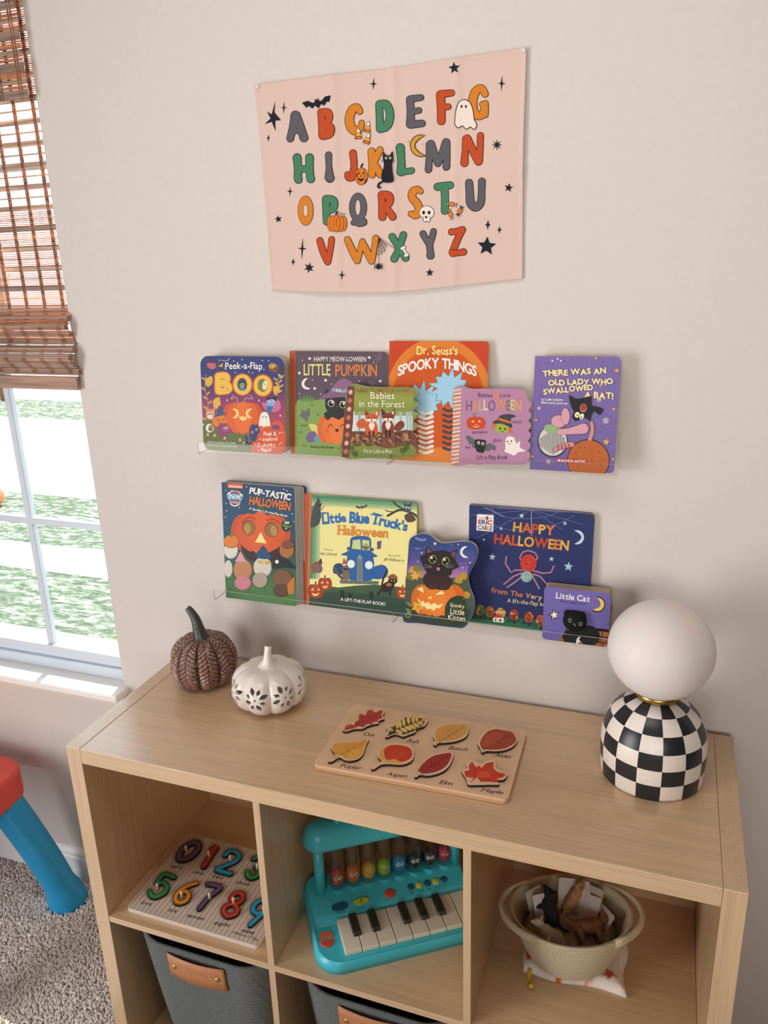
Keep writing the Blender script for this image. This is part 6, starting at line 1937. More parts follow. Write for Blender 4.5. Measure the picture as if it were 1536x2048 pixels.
# truck
TB, TD, TL = '2a5f9c', '1d4570', '4a82ba'
A.poly([(905, 840), (935, 840), (945, 905), (915, 900)], '24301f'); A.poly([(1110, 850), (1140, 850), (1140, 905), (1112, 900)], '24301f'); A.poly([(965, 860), (992, 862), (992, 905), (968, 900)], '24301f')
A.poly([(862, 720), (866, 664), (905, 650), (930, 670), (930, 730)], TD, smooth=2); A.poly([(1125, 690), (1200, 660), (1240, 690), (1230, 750), (1130, 760)], TB, smooth=2)
A.poly([(972, 560), (978, 490), (1000, 465), (1060, 460), (1110, 468), (1126, 500), (1128, 570), (1170, 600), (1130, 610), (960, 600), (914, 588)], TB, smooth=2); A.poly([(990, 548), (998, 490), (1050, 484), (1054, 556)], 'c9d08a'); A.poly([(1064, 486), (1112, 492), (1116, 560), (1064, 558)], 'c9d08a')
A.ell(1088, 536, 24, 22, '6a6e38'); A.ell(1078, 524, 8, 8, 'dcd8b0'); A.ell(1098, 526, 8, 8, 'dcd8b0'); A.ell(1078, 525, 4, 4, '2a2a1a'); A.ell(1098, 527, 4, 4, '2a2a1a')
A.ell(966, 548, 10, 12, '4a4a44'); A.ell(1134, 556, 10, 12, '4a4a44')
A.poly([(960, 600), (1000, 578), (1100, 578), (1140, 605), (1145, 700), (1128, 770), (1040, 775), (972, 765), (950, 690)], TB, smooth=2); A.poly([(1026, 770), (1030, 610), (1046, 588), (1062, 610), (1066, 772)], '8a9698'); [A.line([(1034 + k * 6, 622), (1034 + k * 6, 764)], 1.4, '3f4a50') for k in range(5)]
A.ell(985, 656, 29, 31, '8fa6b4'); A.ell(985, 656, 25, 27, 'e6ecec'); A.ell(1110, 664, 29, 31, '8fa6b4'); A.ell(1110, 664, 25, 27, 'e6ecec')
A.ell(1000, 640, 60, 6, TL, -8) if False else None
A.poly([(905, 768), (1180, 776), (1175, 800), (910, 792)], '6a7068')
A.poly([(1148, 545), (1168, 545), (1166, 500), (1198, 492), (1192, 548), (1180, 552)], '6a5070')
# animals and lanterns
A.ell(948, 690, 26, 24, '6a6460'); A.ell(950, 735, 28, 36, '7a6a58'); A.poly([(924, 660), (934, 612), (958, 654)], 'b8522c'); A.poly([(928, 686), (970, 686), (960, 698), (938, 698)], '2a2a2a'); A.line([(925, 760), (890, 720), (870, 680)], 9, '5a5450', 3)
A.ell(1240, 815, 52, 34, '2b2624', -30); A.ell(1276, 772, 32, 26, '2b2624'); A.poly([(1238, 750), (1262, 730), (1290, 728), (1312, 758), (1280, 762)], '8a5a34', smooth=2); A.line([(1200, 810), (1210, 760), (1238, 700)], 6, '2b2624', 3); A.line([(1170, 870), (1200, 830)], 7, '2b2624'); A.line([(1255, 870), (1260, 830)], 7, '2b2624'); A.ell(1268, 772, 4, 5, 'd8c890'); A.ell(1288, 776, 4, 5, 'd8c890'); A.ell(1250, 800, 20, 12, 'b86a3a')
A.ell(735, 680, 26, 44, '8a5a40', 20); A.ell(762, 690, 24, 30, '7a5a68'); A.ell(770, 650, 14, 14, '6a4a38'); A.poly([(755, 640), (775, 615), (785, 648)], '4a3a54')
for x, y, r in ((803, 795, 45), (738, 845, 52), (1345, 858, 42)):
    for dx, c in ((-.5, 'a03c20'), (.5, 'a03c20'), (0, 'ae4826')): A.ell(x + dx * r, y, r * .58, r * .95, c)
    A.line([(x, y - r), (x, y - r * 1.25)], 4, '3a4228')
    for sg in (-1, 1): A.poly([(x + sg * r * .45 - 10, y - r * .1), (x + sg * r * .4 + 10, y - r * .1), (x + sg * r * .4, y - r * .45)], 'f0cf7a')
    A.poly([(x - r * .55, y + r * .25), (x, y + r * .4), (x + r * .55, y + r * .2), (x + r * .2, y + r * .62), (x - r * .25, y + r * .62)], 'f0cf7a', smooth=2)
A.text('A LIFT-THE-FLAP BOOK!', 912, 911, 1222, 946, 21, WHT, bold=.02)
fin()

# ---- kitten in a pumpkin (shaped cover)
kout = smooth_closed([(122, 300), (140, 270), (200, 247), (252, 256), (290, 285), (330, 308), (400, 305), (460, 298), (515, 303), (550, 330), (560, 372), (545, 430), (512, 490), (497, 540), (508, 600), (530, 655), (537, 700), (527, 765), (500, 820), (470, 850), (430, 850), (300, 836), (180, 820), (86, 808), (92, 700), (104, 540), (116, 380)], 3)
A, t, fin = book('shaped board book with a black kitten sitting in a glowing carved pumpkin', [(122, 247), (560, 300), (530, 850), (86, 808)], -.0385, 5.0, .0085, FL_, V5, radius=.004, boards=3, outline=kout, edge='c8c2ba')
A.poly(kout, '35447e')
clipk = [p for p in A.out]
def kband(y0, y1, c): 
    xs0, xs1 = 128 - (y0 - 247) * .062, 545 if y0 < 420 else 500
    A.poly([(xs0 + 4, y0), (min(xs1, 548), y0), (min(xs1, 540), y1), (xs0 + 2 - (y1 - y0) * .06, y1)], c)
for y0, c in ((330, '3d4a86'), (365, '47508e'), (400, '564f92'), (430, '6a5598')): kband(y0, y0 + 36, c)
for y0, c in ((455, '8260a0'), (480, '9a6ea4'), (505, 'a87ca6')): A.poly([(116 - (y0 - 455) * .06, y0), (508 - (y0 - 455) * .3, y0), (494, y0 + 28), (112 - (y0 - 455) * .06, y0 + 28)], c)
A.poly([(100, 530), (495, 530), (505, 600), (528, 660), (534, 700), (520, 775), (495, 820), (460, 846), (300, 832), (90, 806)], '4a5642'); A.poly([(92, 700), (300, 760), (520, 730), (495, 820), (450, 846), (300, 832), (90, 804)], '31423a', smooth=1)
A.bat(195, 288, 38, '7a86bc', 8); A.bat(176, 345, 18, '7a86bc', 0)
for x, y, r in ((288, 311, 13), (437, 316, 7), (203, 370, 8), (512, 434, 8), (466, 466, 7), (178, 425, 6), (395, 320, 4), (230, 330, 5)): A.star(x, y, r, 'f0d890')
A.moon(486, 365, 38, 'e8e4da', 175, .42)
for x, y in ((150, 480), (130, 520), (185, 510), (440, 545), (470, 520), (488, 640), (175, 470)): A.poly([(x - 30, y + 8), (x - 8, y - 24), (x + 26, y - 10), (x + 14, y + 22)], random.Random(x).choice(['b8902e', '8a8a44', 'd8963a', '7a7a3a']), smooth=2)
A.star(160, 520, 32, 'e6a850', n=5, q=.5)
for x, w, c in ((205, 70, 'd06a24'), (410, 72, 'd06a24'), (255, 74, 'df7a2c'), (350, 78, 'df7a2c'), (300, 62, 'e5842f')): A.ell(x, 668, w, 112 - abs(x - 305) * .16, c, n=28)
for p in ([(172, 602), (208, 586), (216, 626)], [(288, 640), (330, 612), (350, 634)], [(240, 660), (262, 648), (268, 664)]): A.poly(p, 'f5e0a0')
A.poly([(172, 655), (198, 682), (212, 676), (226, 694), (244, 684), (262, 702), (286, 690), (306, 706), (342, 694), (318, 726), (296, 722), (280, 742), (256, 726), (238, 734), (220, 712), (204, 714), (186, 688)], 'f5e0a0')
A.poly([(235, 590), (210, 540), (235, 500), (300, 505), (370, 515), (400, 560), (370, 602), (330, 608), (280, 600)], '3a2624', smooth=3); A.ell(270, 585, 32, 20, '452c28'); A.ell(350, 590, 34, 20, '452c28')
A.poly([(190, 395), (222, 380), (232, 320), (276, 360), (340, 352), (390, 368), (432, 344), (416, 410), (444, 460), (400, 480), (390, 515), (310, 520), (240, 505), (210, 455)], '2a2526', smooth=1)
A.poly([(236, 372), (240, 330), (268, 364)], '7a4a5a'); A.poly([(388, 375), (422, 358), (412, 405)], '7a4a5a')
A.ell(274, 412, 25, 27, 'b8a858'); A.ell(356, 424, 25, 27, 'b8a858'); A.ell(275, 413, 21, 23, '141214'); A.ell(357, 425, 21, 23, '141214'); A.ell(267, 402, 7, 8, WHT); A.ell(349, 414, 7, 8, WHT); A.ell(282, 424, 4, 4, WHT); A.ell(364, 436, 4, 4, WHT)
A.poly([(304, 440), (322, 440), (313, 450)], '6a5456'); A.poly([(298, 464), (320, 466), (316, 484), (304, 483)], 'c8707a', smooth=2)
for sg in (-1, 1):
    for q in (-10, 0, 10): A.line([(313 + sg * 45, 460 + q * .4), (313 + sg * 95, 455 + q)], 1, '8a8284')
A.poly([(355, 800), (352, 720), (380, 668), (425, 645), (470, 650), (486, 690), (486, 800), (460, 842), (380, 836)], '30402e', smooth=2)
for k in range(14): a = random.Random(k + 5); A.ell(375 + a.random() * 100, 665 + a.random() * 150, 2.2, 2.2, 'cfd0b0')
CR = 'f0e2c0'
A.text('Spooky', 383, 712, 476, 724, 22, CR, bold=.01); A.text('Little', 385, 760, 474, 768, 34, CR, bold=.01); A.text('Kitten', 372, 796, 480, 806, 30, CR, bold=.01)
A.star(178, 715, 48, 'e2a83a', n=5, q=.45, rot=-60); A.ell(180, 718, 10, 10, 'c8862a')
for x, y in ((125, 700), (120, 740)): A.ell(x, y, 22, 10, '6a8a4a', 40)
A.line([(100, 775), (112, 752), (130, 765), (120, 785), (105, 778)], 2, 'b8c890', 3)
fin()

# ---- spider in a web
A, t, fin = book('large navy board book with a red and pink spider, stars and a web', [(510, 62), (1302, 122), (1270, 905), (495, 842)], -.006, 2.6, .010, FL_, V5, radius=(.0015, .009, .009, .0015), boards=4, edge='b8b0a8', back='2b3262')
A.band(460, 1340, [(30, '2d3668'), (500, '2b3363'), (950, '27305a')])
for k in range(70):
    a = random.Random(k + 33); x, y = 520 + a.random() * 740, 90 + a.random() * 640; A.line([(x, y), (x + 22, y + 2)], 1.2, '353f74')
WB = '6a70a0'
for p in ((520, 130), (545, 280), (600, 80), (690, 80), (1110, 110), (1240, 190), (1100, 220)): A.line([(905, 95), p], 1.6, WB)
A.line([(905, 95), (905, 260)], 2, 'a8a8c0'); A.line([(640, 80), (690, 120), (735, 140), (830, 150), (905, 150), (990, 140), (1090, 105)], 1.8, WB, 3); A.line([(560, 100), (640, 170), (720, 215), (905, 225), (1060, 190), (1180, 130)], 1.6, WB, 3); A.line([(600, 80), (650, 100), (735, 140)], 2.4, '8a8eb4')
A.poly([(557, 122), (664, 128), (661, 234), (553, 226)], 'eae6e0')
A.text('world', 568, 152, 610, 155, 14, '4a4a4a'); A.text('of', 634, 156, 650, 158, 14, '4a4a4a'); A.ell(622, 148, 9, 13, 'b8342c')
A.text('ERiC', 566, 184, 652, 190, 26, ['b8342c', '3a6aa8', '4f8a48', 'b8342c'], bold=.04, gap=.1); A.text('CARLE', 562, 220, 652, 226, 27, ['3a6aa8', '4f8a48', 'b8342c', 'd0882e', '3a6aa8'], bold=.04, gap=.08)
HC = ['d9a03a', 'd0642c', 'c5482c', 'e0b04a', 'd97a34']
A.text('HAPPY', 788, 232, 1048, 256, 58, HC, bold=.03, gap=.12); A.text('HALLOWEEN', 668, 308, 1140, 354, 60, ['c5482c', 'd9642e', 'd0522c', 'e0b04a', 'd9a03a', 'c5482c', 'd9a03a', 'd97a34', 'e0b04a'], bold=.03, gap=.12)
ST_ = '9fc8d0'
for x, y, r, c in ((843, 132, 18, 'c8d4d0'), (1120, 181, 16, ST_), (711, 214, 14, ST_), (601, 285, 11, ST_), (655, 396, 24, 'b4ccd0'), (1034, 409, 17, 'c8d4d0'), (1142, 458, 32, ST_)): A.star(x, y, r, c, rot=-84)
A.moon(1196, 270, 46, 'c4d8e0', 0, .38)
LG = 'b07888'
for p in ([(850, 480), (800, 480), (775, 495), (740, 440), (745, 395)], [(840, 500), (790, 520), (730, 570)], [(850, 515), (810, 550), (750, 590)], [(850, 430), (830, 400), (850, 365), (885, 355)], [(925, 430), (945, 400), (930, 370), (890, 355)], [(920, 485), (980, 500), (1030, 495), (1048, 455)], [(915, 505), (960, 520), (1000, 565)], [(910, 515), (935, 560), (955, 598)]): A.line(p, 5, LG)
A.ell(886, 437, 52, 58, 'c33a2e'); A.poly([(850, 425), (884, 378), (925, 425)], 'c33a2e', smooth=2)
for k in range(16): a = random.Random(k + 2); A.ell(850 + a.random() * 72, 400 + a.random() * 80, 5, 3, a.choice(['e07a5a', '8f2420', 'd9644a']))
A.ell(874, 522, 37, 36, '7fb0b8'); [A.ell(848 + random.Random(k).random() * 52, 500 + random.Random(k + 9).random() * 46, 6, 5, ['5a8aa0', 'a8d0c8', '8fb86a'][k % 3]) for k in range(12)]
A.ell(862, 515, 8, 9, 'd8d0a0'); A.ell(890, 512, 8, 9, 'd8d0a0'); A.ell(862, 515, 4, 5, '2a3a4a'); A.ell(890, 512, 4, 5, '2a3a4a'); A.poly([(872, 528), (882, 528), (877, 536)], 'b8603a')
A.text('from The Very Busy Spider', 648, 622, 1230, 712, 31, ['d9823a', 'd9823a', 'd9823a', 'd9823a', 'd9823a', 'd9823a', 'd9823a', 'cfa06a', 'e0c08a', 'cfa06a', 'e0c08a', 'd9623a', 'd97a4a', 'd9a04a', 'cfc070'], bold=.012); A.text('A lift-the-flap book', 750, 686, 1030, 716, 26, 'd9c8a8', bold=.006)
A.poly([(490, 780), (620, 760), (800, 780), (1000, 800), (1290, 830), (1290, 960), (480, 900)], '1f4a48', smooth=2); A.poly([(490, 800), (650, 800), (900, 830), (1290, 850), (1290, 960), (480, 900)], '2f6a4a', smooth=2)
for k in range(70): a = random.Random(k + 600); x, y = 500 + a.random() * 640, 790 + a.random() * 85; A.line([(x, y), (x + 16, y - 12)], 2.6, a.choice(['3f7a48', '1f5a4a', '2a6a6a', '4f8a44', '1c4444']))
for x, y, c in ((578, 735, '4f6a3a'), (640, 745, '9a5a34'), (710, 755, 'b8905a'), (795, 765, '9a3a34'), (890, 780, 'a84a34'), (965, 800, 'b0583a'), (1040, 810, '9a4a34')):
    A.line([(x, y + 55), (x, y - 10)], 5, '3a2420'); A.ell(x, y, 30, 36, c)
    for k in range(8): a = random.Random(int(x) + k); A.ell(x - 22 + a.random() * 44, y - 26 + a.random() * 50, 8, 7, a.choice([c, 'c8743a', '7a3a2a', 'c89a5a']))
    A.line([(x, y + 30), (x - 12, y)], 2, '3a2420'); A.line([(x, y + 25), (x + 12, y - 5)], 2, '3a2420')
A.ell(708, 748, 36, 12, 'cfa06a'); A.poly([(662, 780), (700, 768), (730, 782), (728, 816), (660, 808)], 'e6dcc8'); A.poly([(655, 784), (690, 758), (736, 784)], 'b8402e'); A.poly([(672, 790), (682, 791), (682, 806), (671, 805)], 'b8402e'); A.poly([(700, 792), (714, 793), (714, 808), (700, 807)], '5a4a3a')
fin()

# ---- little cat
A, t, fin = book('small chunky purple book with a black felt cat puppet, beside the lamp', [(986, 580), (1421, 637), (1386, 1000), (975, 946)], -.0385, 4.0, .0262, FL_, V5, radius=.0065, boards=6, edge='b8a48c')
A.band(940, 1460, [(540, '7468ae'), (880, '6c62a4'), (1050, '6c62a4')])
A.text('Little Cat', 1062, 660, 1276, 684, 36, WHT, bold=.022, gap=.16, line=None); A.text('Finger Puppet Book', 1090, 684, 1250, 704, 12, '26203e', bold=.02)
A.moon(1325, 700, 52, '1c1826', 20, .62); A.moon(1327, 700, 44, 'ecc860', 20, .55)
A.star(1050, 768, 40, '1c1826', rot=-100, q=.45); A.star(1051, 768, 28, 'efe6d4', rot=-100, q=.45)
A.poly([(1055, 1000), (1090, 930), (1135, 845), (1190, 836), (1440, 866), (1420, 1040), (1040, 1000)], '1c1614'); rs = random.Random(8)
for r in range(5):
    y0 = 842 + r * 37; x = 1140 - r * 26 + (18 if r % 2 else 0)
    while x < 1430:
        dx = (x - 1140) * .13
        A.poly([(x, y0 + dx + 3), (x + 50, y0 + dx + 10), (x + 44, y0 + dx + 40), (x - 8, y0 + dx + 33)], rs.choice(['b0703c', 'a5653a', 'b97a44', '9a5c34'])); x += 56
A.poly([(1110, 930), (1120, 880), (1180, 850), (1280, 835), (1335, 870), (1340, 930), (1290, 965), (1200, 970), (1140, 955)], '17191a', smooth=3); A.poly([(1190, 950), (1198, 915), (1222, 905), (1210, 925), (1235, 955), (1212, 940), (1205, 955)], 'e6ddd0', smooth=2)
fin()
felt = noise_tint(pmat('black_felt', '1d201f', .95, spec=.1), 400, .3, bump=.4, bump_scale=900)
mb = MB()
def C5(x, y): u, v = A.T(x, y); return u, v
u, v = C5(1185, 798); ur, _ = C5(1262, 800); _, vt = C5(1190, 735)
R_ = ur - u; Rv = vt - v
mb.ball((u, -.006, v), (R_, .014, Rv), felt, 30, 18)
for x, y in ((1140, 752), (1232, 765)): a_, b_ = C5(x, y); mb.ball((a_, -.006, b_), (R_ * .34, .006, Rv * .36), felt, 14, 10)
pup_ = mb.build('felt_puppet', t, label='black felt cat head with stitched eyes')
thr = pmat('pale_green_thread', 'b9c48a', .8); wth = pmat('white_thread', 'd8d4cc', .8)
mb = MB()
def onhead(x, y): 
    a_, b_ = C5(x, y); q = max(0, 1 - ((a_ - u) / R_) ** 2 - ((b_ - v) / Rv) ** 2)
    return (a_, -.006 - .014 * sqrt(q) - .0003, b_)
for cx, cy in ((1160, 778), (1228, 802)): mb.tube([onhead(cx + 9 * cos(2 * pi * k / 12), cy + 11 * sin(2 * pi * k / 12)) for k in range(12)], .00042, 6, thr, closed=True)
mb.build('stitched_eyes', pup_)
mb = MB(); mb.tube([onhead(1184, 795), onhead(1190, 804), onhead(1196, 812)], .00045, 6, wth); mb.build('stitched_nose', pup_)

# ================================================================== leaf puzzle on the shelf top
plain_m = colmat('painted_wood', .55, .35, tint=.05, tscale=120)
def flat_art(mb, z, O2, view, rz): 
    ca, sa = cos(rz), sin(rz)
    return Art(mb, plain_m, (O2[0], O2[1], z), (ca, sa, 0), (-sa, ca, 0), (0, 0, 1), view, lambda u, v, d: (u, v, d))
V6 = (600, 1390, 3.2)
LT = .0105
zL = TOP + LT
cs = [at_z(V6[0] + x / V6[2], V6[1] + y / V6[2], zL) for x, y in ((90, 440), (335, 58), (1442, 218), (1345, 680))]
rzL = atan2((cs[2] - cs[1]).y + (cs[3] - cs[0]).y, (cs[2] - cs[1]).x + (cs[3] - cs[0]).x)
ctr = (cs[0] + cs[1] + cs[2] + cs[3]) / 4
LW, LH = (((cs[2] - cs[1]).length + (cs[3] - cs[0]).length) / 2, ((cs[1] - cs[0]).length + (cs[2] - cs[3]).length) / 2)
tb = thing('leaf_puzzle_board', 'pale wooden puzzle board with the names of eight leaves', 'puzzle board', (ctr.x, ctr.y, TOP + .0003), (0, 0, rzL))
BW = 'dbb391'
mb = MB(); A = flat_art(mb, zL, ctr, V6, rzL)
out = rrect(-LW / 2, -LH / 2, LW / 2, LH / 2, .010, 6)
mb.prism(out, -.0052, 0, XYZ, plain_m, c=hx(BW))
mb.prism([(x * .998, y * .998) for x, y in out], -LT, -.0056, XYZ, plain_m, c=hx('c69c78'))
UPV = (.50, -.80)
for s_, a, b, h in (('Oak', (400, 259), (474, 268), 25), ('Ash', (678, 302), (751, 312), 26), ('Beech', (949, 348), (1066, 361), 25), ('Alder', (1238, 394), (1353, 408), 25), ('Poplar', (253, 462), (386, 480), 26), ('Aspen', (551, 515), (677, 532), 26), ('Elm', (888, 569), (969, 580), 27), ('Maple', (1154, 618), (1294, 637), 26)):
    A.text(s_, a[0], a[1], b[0], b[1], h, '2a201c', bold=.007, up=UPV, gap=.08, slant=.22)
for v_ in mb.v: pass
mb.v = [(x, y, z + LT) for x, y, z in mb.v]
mb.build('board', tb)
PT = .0052
def leaf(label, outline, paint, view=V6):
    z0 = TOP + LT
    zt = z0 + PT
    mb = MB()
    p0 = [at_z(view[0] + x / view[2], view[1] + y / view[2], zt) for x, y in outline]
    c0 = sum(p0, Vector()) / len(p0)
    A = Art(mb, plain_m, (c0.x, c0.y, zt), (1, 0, 0), (0, 1, 0), (0, 0, 1), view, XYZ)
    o = [(p.x - c0.x, p.y - c0.y) for p in p0]
    o = smooth_closed(o, 4)
    if area2(o) < 0: o.reverse()
    mb.prism(o, -PT + .0004, 0, XYZ, plain_m, c=hx('33231d'))
    n = len(o)
    A.raw(o, [tuple(range(n))], hx('dfbd9b', GAIN))
    paint(A)
    mb.v = [(x, y, z) for x, y, z in mb.v]
    ob = mb.build('leaf_piece', None, label=label, cat='puzzle piece', group='leaf pieces on the wooden puzzle')
    ob.location = (c0.x, c0.y, zt)
def veins(A, a, b, col, n=6, w=38, lw=1.0, fwd=.5):
    dx, dy = b[0] - a[0], b[1] - a[1]; l = sqrt(dx * dx + dy * dy); dx /= l; dy /= l
    A.line([a, b], lw * 1.7, col)
    for k in range(1, n + 1):
        q = k / (n + 1); x, y = a[0] + dx * l * q, a[1] + dy * l * q; ww = w * sin(pi * min(.95, q + .1)) 
        for sg in (-1, 1): A.line([(x, y), (x + dx * ww * fwd * 1.2 - dy * sg * ww * .8, y + dy * ww * fwd * 1.2 + dx * sg * ww * .8)], lw, col)
def oak(A):
    A.poly([(285, 222), (296, 196), (326, 188), (352, 192), (350, 172), (376, 160), (378, 122), (402, 124), (420, 130), (432, 100), (462, 96), (480, 112), (512, 98), (532, 104), (520, 128), (530, 146), (500, 158), (498, 172), (470, 172), (462, 188), (424, 186), (410, 206), (380, 200), (340, 214), (300, 224)], 'b23a2c', smooth=2)
    A.poly([(296, 205), (340, 190), (350, 200), (300, 222)], 'c4482c', smooth=2); veins(A, (285, 224), (520, 112), '7f2620', 5, 40)
leaf('red lobed oak leaf piece at the back left of the leaf puzzle', [(272, 224), (288, 192), (330, 178), (348, 164), (372, 150), (380, 116), (420, 116), (440, 94), (480, 100), (520, 90), (540, 104), (530, 136), (540, 152), (505, 166), (500, 182), (466, 188), (430, 200), (400, 216), (350, 218), (300, 232)], oak)
def ash(A):
    A.poly([(560, 264), (575, 225), (565, 205), (600, 205), (612, 180), (640, 172), (660, 148), (690, 140), (720, 150), (770, 146), (805, 155), (790, 195), (760, 212), (720, 235), (660, 255), (610, 245)], '4a3628')
    for k, (x, y) in enumerate(((620, 190), (640, 185), (664, 172), (694, 160), (724, 158), (748, 150))): A.ell(x, y, 11, 27, 'd9b460' if k < 4 else 'cf9a50', -14 + k * 3); A.ell(x - 2, y, 4, 20, 'e6c878', -14 + k * 3)
    for k, (x, y) in enumerate(((634, 236), (664, 224), (692, 212), (718, 204), (744, 194), (768, 180))): A.ell(x, y, 12, 26, 'd9b460' if k < 4 else 'cf9a50', -62); A.ell(x - 1, y - 2, 4, 19, 'e6c878', -62)
    A.ell(582, 220, 9, 18, 'd9b460', -50); A.ell(790, 160, 10, 22, 'cf9a50', 70); A.line([(556, 266), (600, 228), (700, 190), (780, 160)], 1.6, '5a4226', 3)
leaf('yellow ash piece with many leaflets on the leaf puzzle', [(544, 262), (562, 235), (552, 206), (568, 194), (598, 200), (612, 172), (648, 160), (664, 138), (700, 132), (720, 142), (770, 134), (820, 152), (800, 196), (770, 208), (745, 222), (735, 240), (690, 256), (660, 266), (610, 252), (560, 270)], ash)
def beech(A):
    A.poly([(872, 300), (862, 260), (870, 228), (905, 200), (960, 188), (1020, 186), (1066, 184), (1072, 225), (1050, 260), (1000, 284), (940, 292), (884, 296)], 'd69a4c', smooth=3); veins(A, (866, 318), (1050, 200), '9a6428', 6, 48)
leaf('golden brown beech leaf piece at the back of the leaf puzzle', [(852, 312), (862, 292), (850, 262), (858, 226), (900, 192), (960, 178), (1020, 176), (1072, 178), (1080, 225), (1060, 268), (1005, 294), (940, 304), (888, 308), (868, 324)], beech)
def alder(A):
    A.poly([(1168, 345), (1152, 310), (1168, 270), (1200, 235), (1250, 218), (1310, 226), (1360, 240), (1384, 290), (1350, 325), (1300, 345), (1240, 350), (1190, 348)], 'a5432c', smooth=3); A.poly([(1180, 330), (1170, 300), (1215, 250), (1260, 240), (1300, 260), (1240, 330)], 'b5502f', smooth=3); veins(A, (1170, 356), (1350, 250), '64241c', 7, 56)
leaf('rust red alder leaf piece at the back right of the leaf puzzle', [(1160, 362), (1152, 340), (1136, 308), (1150, 266), (1190, 226), (1250, 208), (1330, 214), (1352, 228), (1372, 246), (1390, 290), (1362, 330), (1305, 354), (1240, 360), (1195, 358), (1172, 368)], alder)
def poplar(A):
    A.poly([(224, 380), (210, 345), (218, 315), (280, 302), (350, 302), (430, 290), (410, 340), (392, 385), (350, 408), (300, 410), (260, 385)], 'db9a3c', smooth=2); A.poly([(300, 395), (340, 350), (390, 350), (380, 385), (340, 404)], 'e0a54c', smooth=2); veins(A, (186, 420), (425, 296), 'a8702a', 5, 40); A.line([(184, 422), (230, 388)], 3.4, 'e0bd8e')
leaf('amber poplar leaf piece at the front left of the leaf puzzle', [(178, 424), (190, 408), (226, 384), (204, 352), (196, 326), (215, 310), (280, 294), (350, 294), (410, 290), (440, 282), (424, 320), (404, 376), (374, 408), (330, 420), (290, 418), (250, 400), (205, 426)], poplar)
def aspen(A):
    A.poly([(526, 425), (508, 395), (516, 350), (560, 325), (620, 318), (690, 330), (718, 368), (712, 402), (680, 425), (640, 436), (580, 434)], 'd9a050', smooth=3); A.poly([(545, 400), (540, 350), (580, 322), (640, 322), (700, 338), (718, 370), (706, 405), (650, 428), (610, 410), (570, 414)], 'c43a20', smooth=3); A.poly([(560, 405), (590, 360), (640, 345), (680, 370), (640, 405)], 'cc4524', smooth=3); A.line([(464, 466), (545, 415)], 3.6, 'e0bd8e'); A.line([(545, 415), (660, 350)], 1.4, '8f2a18')
leaf('round orange red aspen leaf piece at the front of the leaf puzzle', [(454, 468), (475, 446), (520, 424), (498, 395), (504, 350), (550, 318), (620, 308), (700, 318), (728, 360), (722, 410), (688, 436), (640, 446), (575, 442), (520, 446), (474, 474)], aspen)
def elm(A):
    A.poly([(770, 500), (764, 470), (800, 425), (850, 392), (910, 376), (968, 372), (958, 420), (930, 460), (880, 488), (820, 502)], 'a32e28', smooth=3); veins(A, (742, 516), (955, 385), '6a1a1c', 8, 52); A.line([(740, 518), (772, 496)], 3.2, 'd8b08a')
leaf('dark red pointed elm leaf piece at the front of the leaf puzzle', [(730, 520), (745, 498), (766, 486), (758, 464), (796, 414), (850, 380), (915, 366), (980, 368), (972, 420), (942, 468), (890, 500), (820, 516), (770, 512), (745, 526)], elm)
def maple(A):
    A.poly([(1085, 565), (1112, 530), (1060, 524), (1050, 488), (1082, 480), (1080, 450), (1100, 425), (1125, 460), (1152, 452), (1160, 470), (1185, 440), (1205, 432), (1240, 428), (1240, 470), (1262, 492), (1320, 505), (1300, 528), (1262, 535), (1268, 560), (1215, 556), (1155, 556), (1135, 528)], 'cd3d22', smooth=1)
    for p in ((1070, 495), (1100, 438), (1225, 440), (1310, 508), (1255, 555)): A.line([(1138, 528), p], 1.6, '9a2416')
    A.poly([(1130, 520), (1150, 490), (1200, 490), (1220, 520), (1180, 535)], 'd9542a', smooth=2); A.line([(1084, 568), (1138, 526)], 2.4, 'e0bd8e')
leaf('bright red star shaped maple leaf piece at the front right of the leaf puzzle', [(1078, 574), (1066, 548), (1058, 530), (1032, 482), (1068, 470), (1066, 440), (1092, 412), (1130, 430), (1156, 440), (1180, 424), (1240, 416), (1254, 440), (1254, 462), (1276, 486), (1326, 502), (1306, 540), (1262, 546), (1276, 572), (1215, 574), (1130, 576)], maple)

# ================================================================== number puzzle in the left cube
V7 = (200, 1620, 4.267)
NT_ = .009
zN = ZS + NT_
cs = [at_z(V7[0] + x / V7[2], V7[1] + y / V7[2], zN) for x, y in ((222, 832), (738, 196), (1350, 1166))]
e_up = cs[1] - cs[0]; e_x = cs[2] - cs[0]
rzN = atan2(e_x.y, e_x.x)
NW, NH = e_x.length, abs(e_up.dot(Vector((-sin(rzN), cos(rzN), 0))))
rzN2 = rzN
O3 = cs[0]
tn = thing('number_puzzle_board', 'striped wooden number puzzle board with number words', 'puzzle board', (O3.x, O3.y, ZS + .0003), (0, 0, rzN))
mb = MB(); A = flat_art(mb, zN, O3, V7, rzN)
out = rrect(0, 0, NW, NH, .009, 6)
A.clip = out
mb.prism(out, -NT_, 0, XYZ, plain_m, c=hx('d3c2b6'))
nS = 30
A.L()
for k in range(nS):
    x = NW * (k + .5) / nS
    A.raw([(x - .0006, .001), (x + .0006, .001), (x + .0006, NH - .001), (x - .0006, NH - .001)], [(0, 1, 2, 3)], hx('8f7a6e', GAIN))
PUR, RED, BLU, GRN, ORG = '5d4468', 'a8352c', '2488b0', '2f7a46', 'c07a24'
def arc_(cx, cy, rx, ry, a0, a1, n=9, rot=0):
    r = radians(rot)
    return [(cx + rx * cos(t) * cos(r) - ry * sin(t) * sin(r), cy + rx * cos(t) * sin(r) + ry * sin(t) * cos(r)) for t in [radians(a0 + (a1 - a0) * k / (n - 1)) for k in range(n)]]
